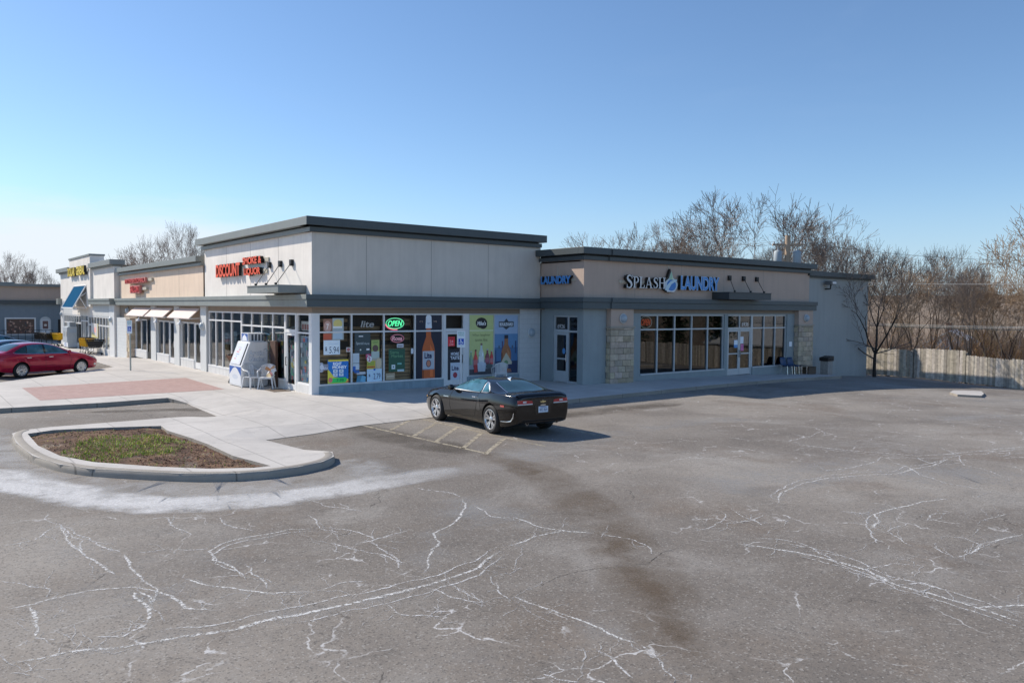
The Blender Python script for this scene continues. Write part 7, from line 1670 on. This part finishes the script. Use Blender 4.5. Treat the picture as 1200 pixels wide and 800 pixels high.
for k,u,v,d,w,rz,lab in ((0,880,224,58,1.0,0,'tallest broad bare tree rising over the middle of the laundry roof'),(1,782,256,62,.9,1,'round bare tree over the left half of the laundry roof'),(2,745,270,66,.8,2,'loose bare tree just left of the round one over the laundry roof'),
   (3,722,276,74,1.0,3,'faint low bare tree nearest the tall shop parapet'),(4,818,282,70,.7,4,'small bare tree in the dip left of the tallest tree'),(2,836,280,64,.8,5,'thin bare tree touching the left of the tallest tree crown'),(3,938,256,62,.7,.5,'narrow bare tree directly behind the utility pole'),
   (4,908,284,66,.7,1.7,'low bare tree between the tallest tree and the utility pole'),(3,995,254,56,.85,2.5,'upright oval bare tree over the plain grey block'),(1,966,290,68,.7,.2,'small bare tree left of the upright oval tree')):
    plant(k,u,v,d,lab,g1,w,rz)
g2 = 'bare trees at the left horizon'
for k,u,v,d,w,rz,lab in ((1,4,296,92,.7,0,'bare tree at the extreme left edge behind the far wing'),(3,22,304,96,.6,1,'second bare tree from the left behind the far wing'),(4,42,312,100,.55,2,'third bare tree from the left behind the far wing'),(2,58,324,100,.5,3,'smallest bare tree behind the far wing next to the cream store'),
   (2,178,280,76,.75,0,'wide low bare tree behind the tan shop row'),(1,222,262,72,.6,4,'upright bare tree rising beside the tall corner shop'),(3,152,306,84,.5,2.2,'faint bare twigs left of the wide tree behind the tan row'),(0,246,282,80,.5,5,'thin bare tree half hidden by the tall corner shop')):
    plant(k,u,v,d,lab,g2,w,rz)
g3 = 'bare trees beyond the board fence'
for k,u,v,d,w,rz,lab in ((2,1044,304,56,.75,1,'brown bare tree directly right of the grey block'),(0,1074,296,60,.8,2,'grey bushy bare tree right of the small dark tree'),(1,1096,290,62,.8,0,'full crowned bare tree left of the sky gap in the woods'),(4,1122,318,58,.8,3,'short bare tree in the sky gap of the woods'),
   (1,1142,312,57,.7,4,'bare tree with a dark straight trunk right of the sky gap'),(2,1163,300,62,.7,5,'bare tree with a tall forked top in the right woods'),(3,1150,322,70,.7,1.2,'dim bare tree farther back in the right woods'),(0,1186,318,60,.75,2.8,'golden brown bare tree near the right edge'),(2,1236,250,62,.95,.6,'big bare tree reaching in from the right edge'),
   (1,1018,312,64,.8,3.3,'bare tree half hidden by the grey block corner'),(0,1205,326,68,.8,4.4,'dim bare tree at the right edge of the woods')):
    t = plant(k,u,v,d,lab,g3,w,rz); 
    if k in (0,2): recolour(t, ('crown',), M_twig2)
# small dark tree in front of the grey block
p = ground(1017,441.5); p = V((32.15,-3.1,gz(32.15,-3.1)))
t = thing('bare_tree', 'small dark bare tree with low side limbs at the corner of the grey block', 'tree', p)
T, K = MB(), MB(); r = random.Random(5)
T2, K2 = tree_mesh(seed=33, H=7.6, bole=.22, depth=7, open_=.95, r0=.12, tw=.007, keep=(.74,.90), low=3)
T2.build('trunk', M_bark_d, t, smooth=80, local=True); K2.build('crown', mat('dark_twig', (.15,.12,.10), .9, var=.3), t, local=True)
# thicket filling the woods: nobody could count it
def thicket(name, label, spots, m, seed, h0, h1, n):
    r = random.Random(seed); mb = MB()
    for P in spots:
        z0 = gz(P.x,P.y)-.2; H = r.uniform(h0,h1)
        for i in range(n):
            b_ = P+V((r.uniform(-2.6,2.6),r.uniform(-2.6,2.6),0)); b_.z = z0; l = H*r.uniform(.35,1); d = V((r.uniform(-.35,.35),r.uniform(-.35,.35),1)).normalized(); pts = [b_]; rr = r.uniform(.014,.03)
            for k in range(4): d = (d+V((r.gauss(0,.14),r.gauss(0,.14),.0))).normalized(); pts.append(pts[-1]+d*l/4)
            g = r.uniform(.6,1.5); c = (g,g*r.uniform(.88,1.02),g*r.uniform(.8,1.05)); mb.tube(pts, [rr,rr*.8,rr*.6,rr*.4,.006], 3, cap=False, col=c)
            for k in range(6):
                q = pts[r.randint(1,3)].lerp(pts[4], r.random()*.6); e = (d+V((r.gauss(0,.7),r.gauss(0,.7),r.gauss(0,.3)))).normalized()*l*r.uniform(.1,.28); mb.tube([q,q+e*.5+V((0,0,.05)),q+e+V((0,0,.2))], [.012,.009,.005], 3, cap=False, col=c)
    o = mb.build(name, m); return tag(o, label, 'woodland', kind='stuff')
r = random.Random(77)
spots = [far(r.uniform(1005,1330), 366, r.uniform(58,95)) for _ in range(46)]
thicket('woodland', 'brown leafless thicket filling the woods beyond the fence', spots, mat('thicket_twig', (.34,.255,.185), .95, var=.3, scale=.3, tint=True), 3, 3.5, 6.5, 28)
spots = [far(r.uniform(1130,1330), 366, r.uniform(60,74)) for _ in range(14)]
thicket('brush', 'golden brown brush low in the woods at the right', spots, mat('golden_twig', (.44,.285,.14), .95, var=.3, scale=.3, tint=True), 4, 2.5, 5.2, 40)
spots = [far(r.uniform(-40,330), 366, r.uniform(120,150)) for _ in range(8)]+[far(r.uniform(700,1010), 360, r.uniform(110,140)) for _ in range(10)]+[V((r.uniform(46,62),r.uniform(-62,-18),-1.5)) for _ in range(16)]
thicket('woodland', 'grey leafless tree line standing far behind the shops and the fence', spots, mat('grey_twig', (.27,.21,.175), .95, var=.3, scale=.3, tint=True), 6, 6, 9, 26)
# wooded slope behind the thicket
mb = MB(); N = 60; r = random.Random(2)
for i in range(N+1):
    u = 940+i*520/N
    for k, (d, v) in enumerate(((104,420),(108,375),(118,346+5*math.sin(i*.7)+r.uniform(-2,2)),(150,346))):
        q = far(u, v, d); mb.v.append(V((q.x,q.y,q.z if k else -4)))
for i in range(N):
    for k in range(3): a = i*4+k; mb.f.append([a,a+4,a+5,a+1]); mb.m.append(0); mb.c.append((1,1,1))
tag(mb.build('hillside', mat('wooded_slope', (.23,.178,.135), .98, var=.6, scale=.55, bump=1, bscale=3), smooth=80), kind='structure')

# ------------------------------------------------------------------ houses beyond the fence (two seen, three mirrored in the laundry glass)
M_siding = mat('white_siding', (.62,.62,.60), .7, var=.05); M_shingle = mat('frosted_roof', (.58,.58,.58), .8, var=.12, scale=4); M_shade = mat('window_dark', (.03,.035,.04), .2)
def house(label, x, y, w, d, h, rz, roofm, wallm=None, group=None):
    z = gz(x,y); t = thing('house', label, 'house', (x,y,z-.1), rz, group); 
    mb = MB(); mb.box(-w/2,w/2,-d/2,d/2,0,h); mb.add([(-w/2,-d/2,h),(-w/2,d/2,h),(-w/2,0,h+d*.28),(w/2,-d/2,h),(w/2,d/2,h),(w/2,0,h+d*.28)], [(0,1,2),(3,5,4)]); mb.build('wall', wallm or M_siding, t, local=True)
    mb = MB()
    for s in (-1,1): mb.add([(-w/2-.4,s*(d/2+.4),h-.22),(w/2+.4,s*(d/2+.4),h-.22),(w/2+.4,0,h+d*.28+.03),(-w/2-.4,0,h+d*.28+.03),(-w/2-.4,s*(d/2+.4),h-.10),(w/2+.4,s*(d/2+.4),h-.10),(w/2+.4,0,h+d*.28+.17),(-w/2-.4,0,h+d*.28+.17)], [(0,1,2,3),(7,6,5,4),(0,4,5,1),(1,5,6,2),(3,2,6,7),(0,3,7,4)])
    rf = mb.build('roof', roofm, t, local=True); mb = MB(); mb.box(w*.2,w*.2+.6,.3,.9,h+d*.1,h+d*.28+.9); mb.build('chimney', MATS['dark_board'], rf, local=True)
    for s in (-1,1):
        for k in (-.3,.0,.3):
            f = Frame((0,s*d/2,0),(-s,0,0),(0,0,1),(0,s,0)); mb = MB(); mb.fbox(f,k*w-.6,k*w+.6,1.0,2.2,.0,.05); wn = mb.build('window', M_white, t, local=True); g = MB(); g.rect(f,k*w-.5,k*w+.5,1.08,2.12,.054); g.build('pane', M_shade, wn, local=True)
    for s in (-1,1):
        f = Frame((s*w/2,0,0),(0,s,0),(0,0,1),(s,0,0)); mb = MB(); mb.fbox(f,-.6,.6,1.0,2.2,0,.05); wn = mb.build('window', M_white, t, local=True); g = MB(); g.rect(f,-.5,.5,1.08,2.12,.054); g.build('pane', M_shade, wn, local=True)
q = far(1117,403,100); house('small white house glimpsed through the trunks of the woods', q.x, q.y, 7, 6, 2.6, .3, M_shingle)
house('low white house mirrored in the right laundry windows', 45, -15.5, 9, 8, 2.5, math.pi/2, M_shingle)
mb = MB(); a, b_ = far(1150,413,62), far(1400,413,70)
n_ = V((a.y-b_.y, b_.x-a.x, 0)).normalized()*3; mb.add([(q.x,q.y,gz(q.x,q.y)+.05) for q in (a-n_,b_-n_,b_+n_,a+n_)], [(0,1,2,3)]); tag(mb.build('road', M_asph), kind='structure')
# evergreens mirrored in the left laundry windows
def evergreen(label, x, y, H, seed):
    r = random.Random(seed); z = gz(x,y); t = thing('evergreen_tree', label, 'tree', (x,y,z), 0, 'evergreens mirrored in the laundry glass'); mb = MB(); mb.tube([(0,0,0),(0,0,H*.95)], [.22,.03], 7); mb.build('trunk', M_bark_d, t, local=True); mb = MB()
    for i in range(2600):
        h = r.uniform(.12,1); R = (1-h)**.8*H*.26+.15; a = r.uniform(0,6.28); q = R*math.sqrt(r.random())*(.7+.3*math.sin(a*5+h*30)); c = V((q*math.cos(a),q*math.sin(a),h*H-q*.25)); u = V((r.gauss(0,1),r.gauss(0,1),r.gauss(0,.4))).normalized()*r.uniform(.12,.3); w = u.cross(V((0,0,1))).normalized()*r.uniform(.05,.12); g = r.uniform(.5,1.4)
        mb.add([c-u-w,c+u,c-u+w-V((0,0,.08))], [(0,1,2)], col=(g,g,g))
    mb.build('crown', mat('needles', (.025,.05,.022), .8, tint=True), t, local=True)
evergreen('tall dark evergreen mirrored in the first laundry window', 39, -27, 9, 1); evergreen('dark evergreen mirrored in the second laundry window', 41, -31.5, 8, 2); evergreen('broad dark evergreen mirrored between the laundry windows and doors', 42, -19.5, 8.5, 4); evergreen('third dark evergreen mirrored in the laundry windows', 40, -23, 7.5, 3)
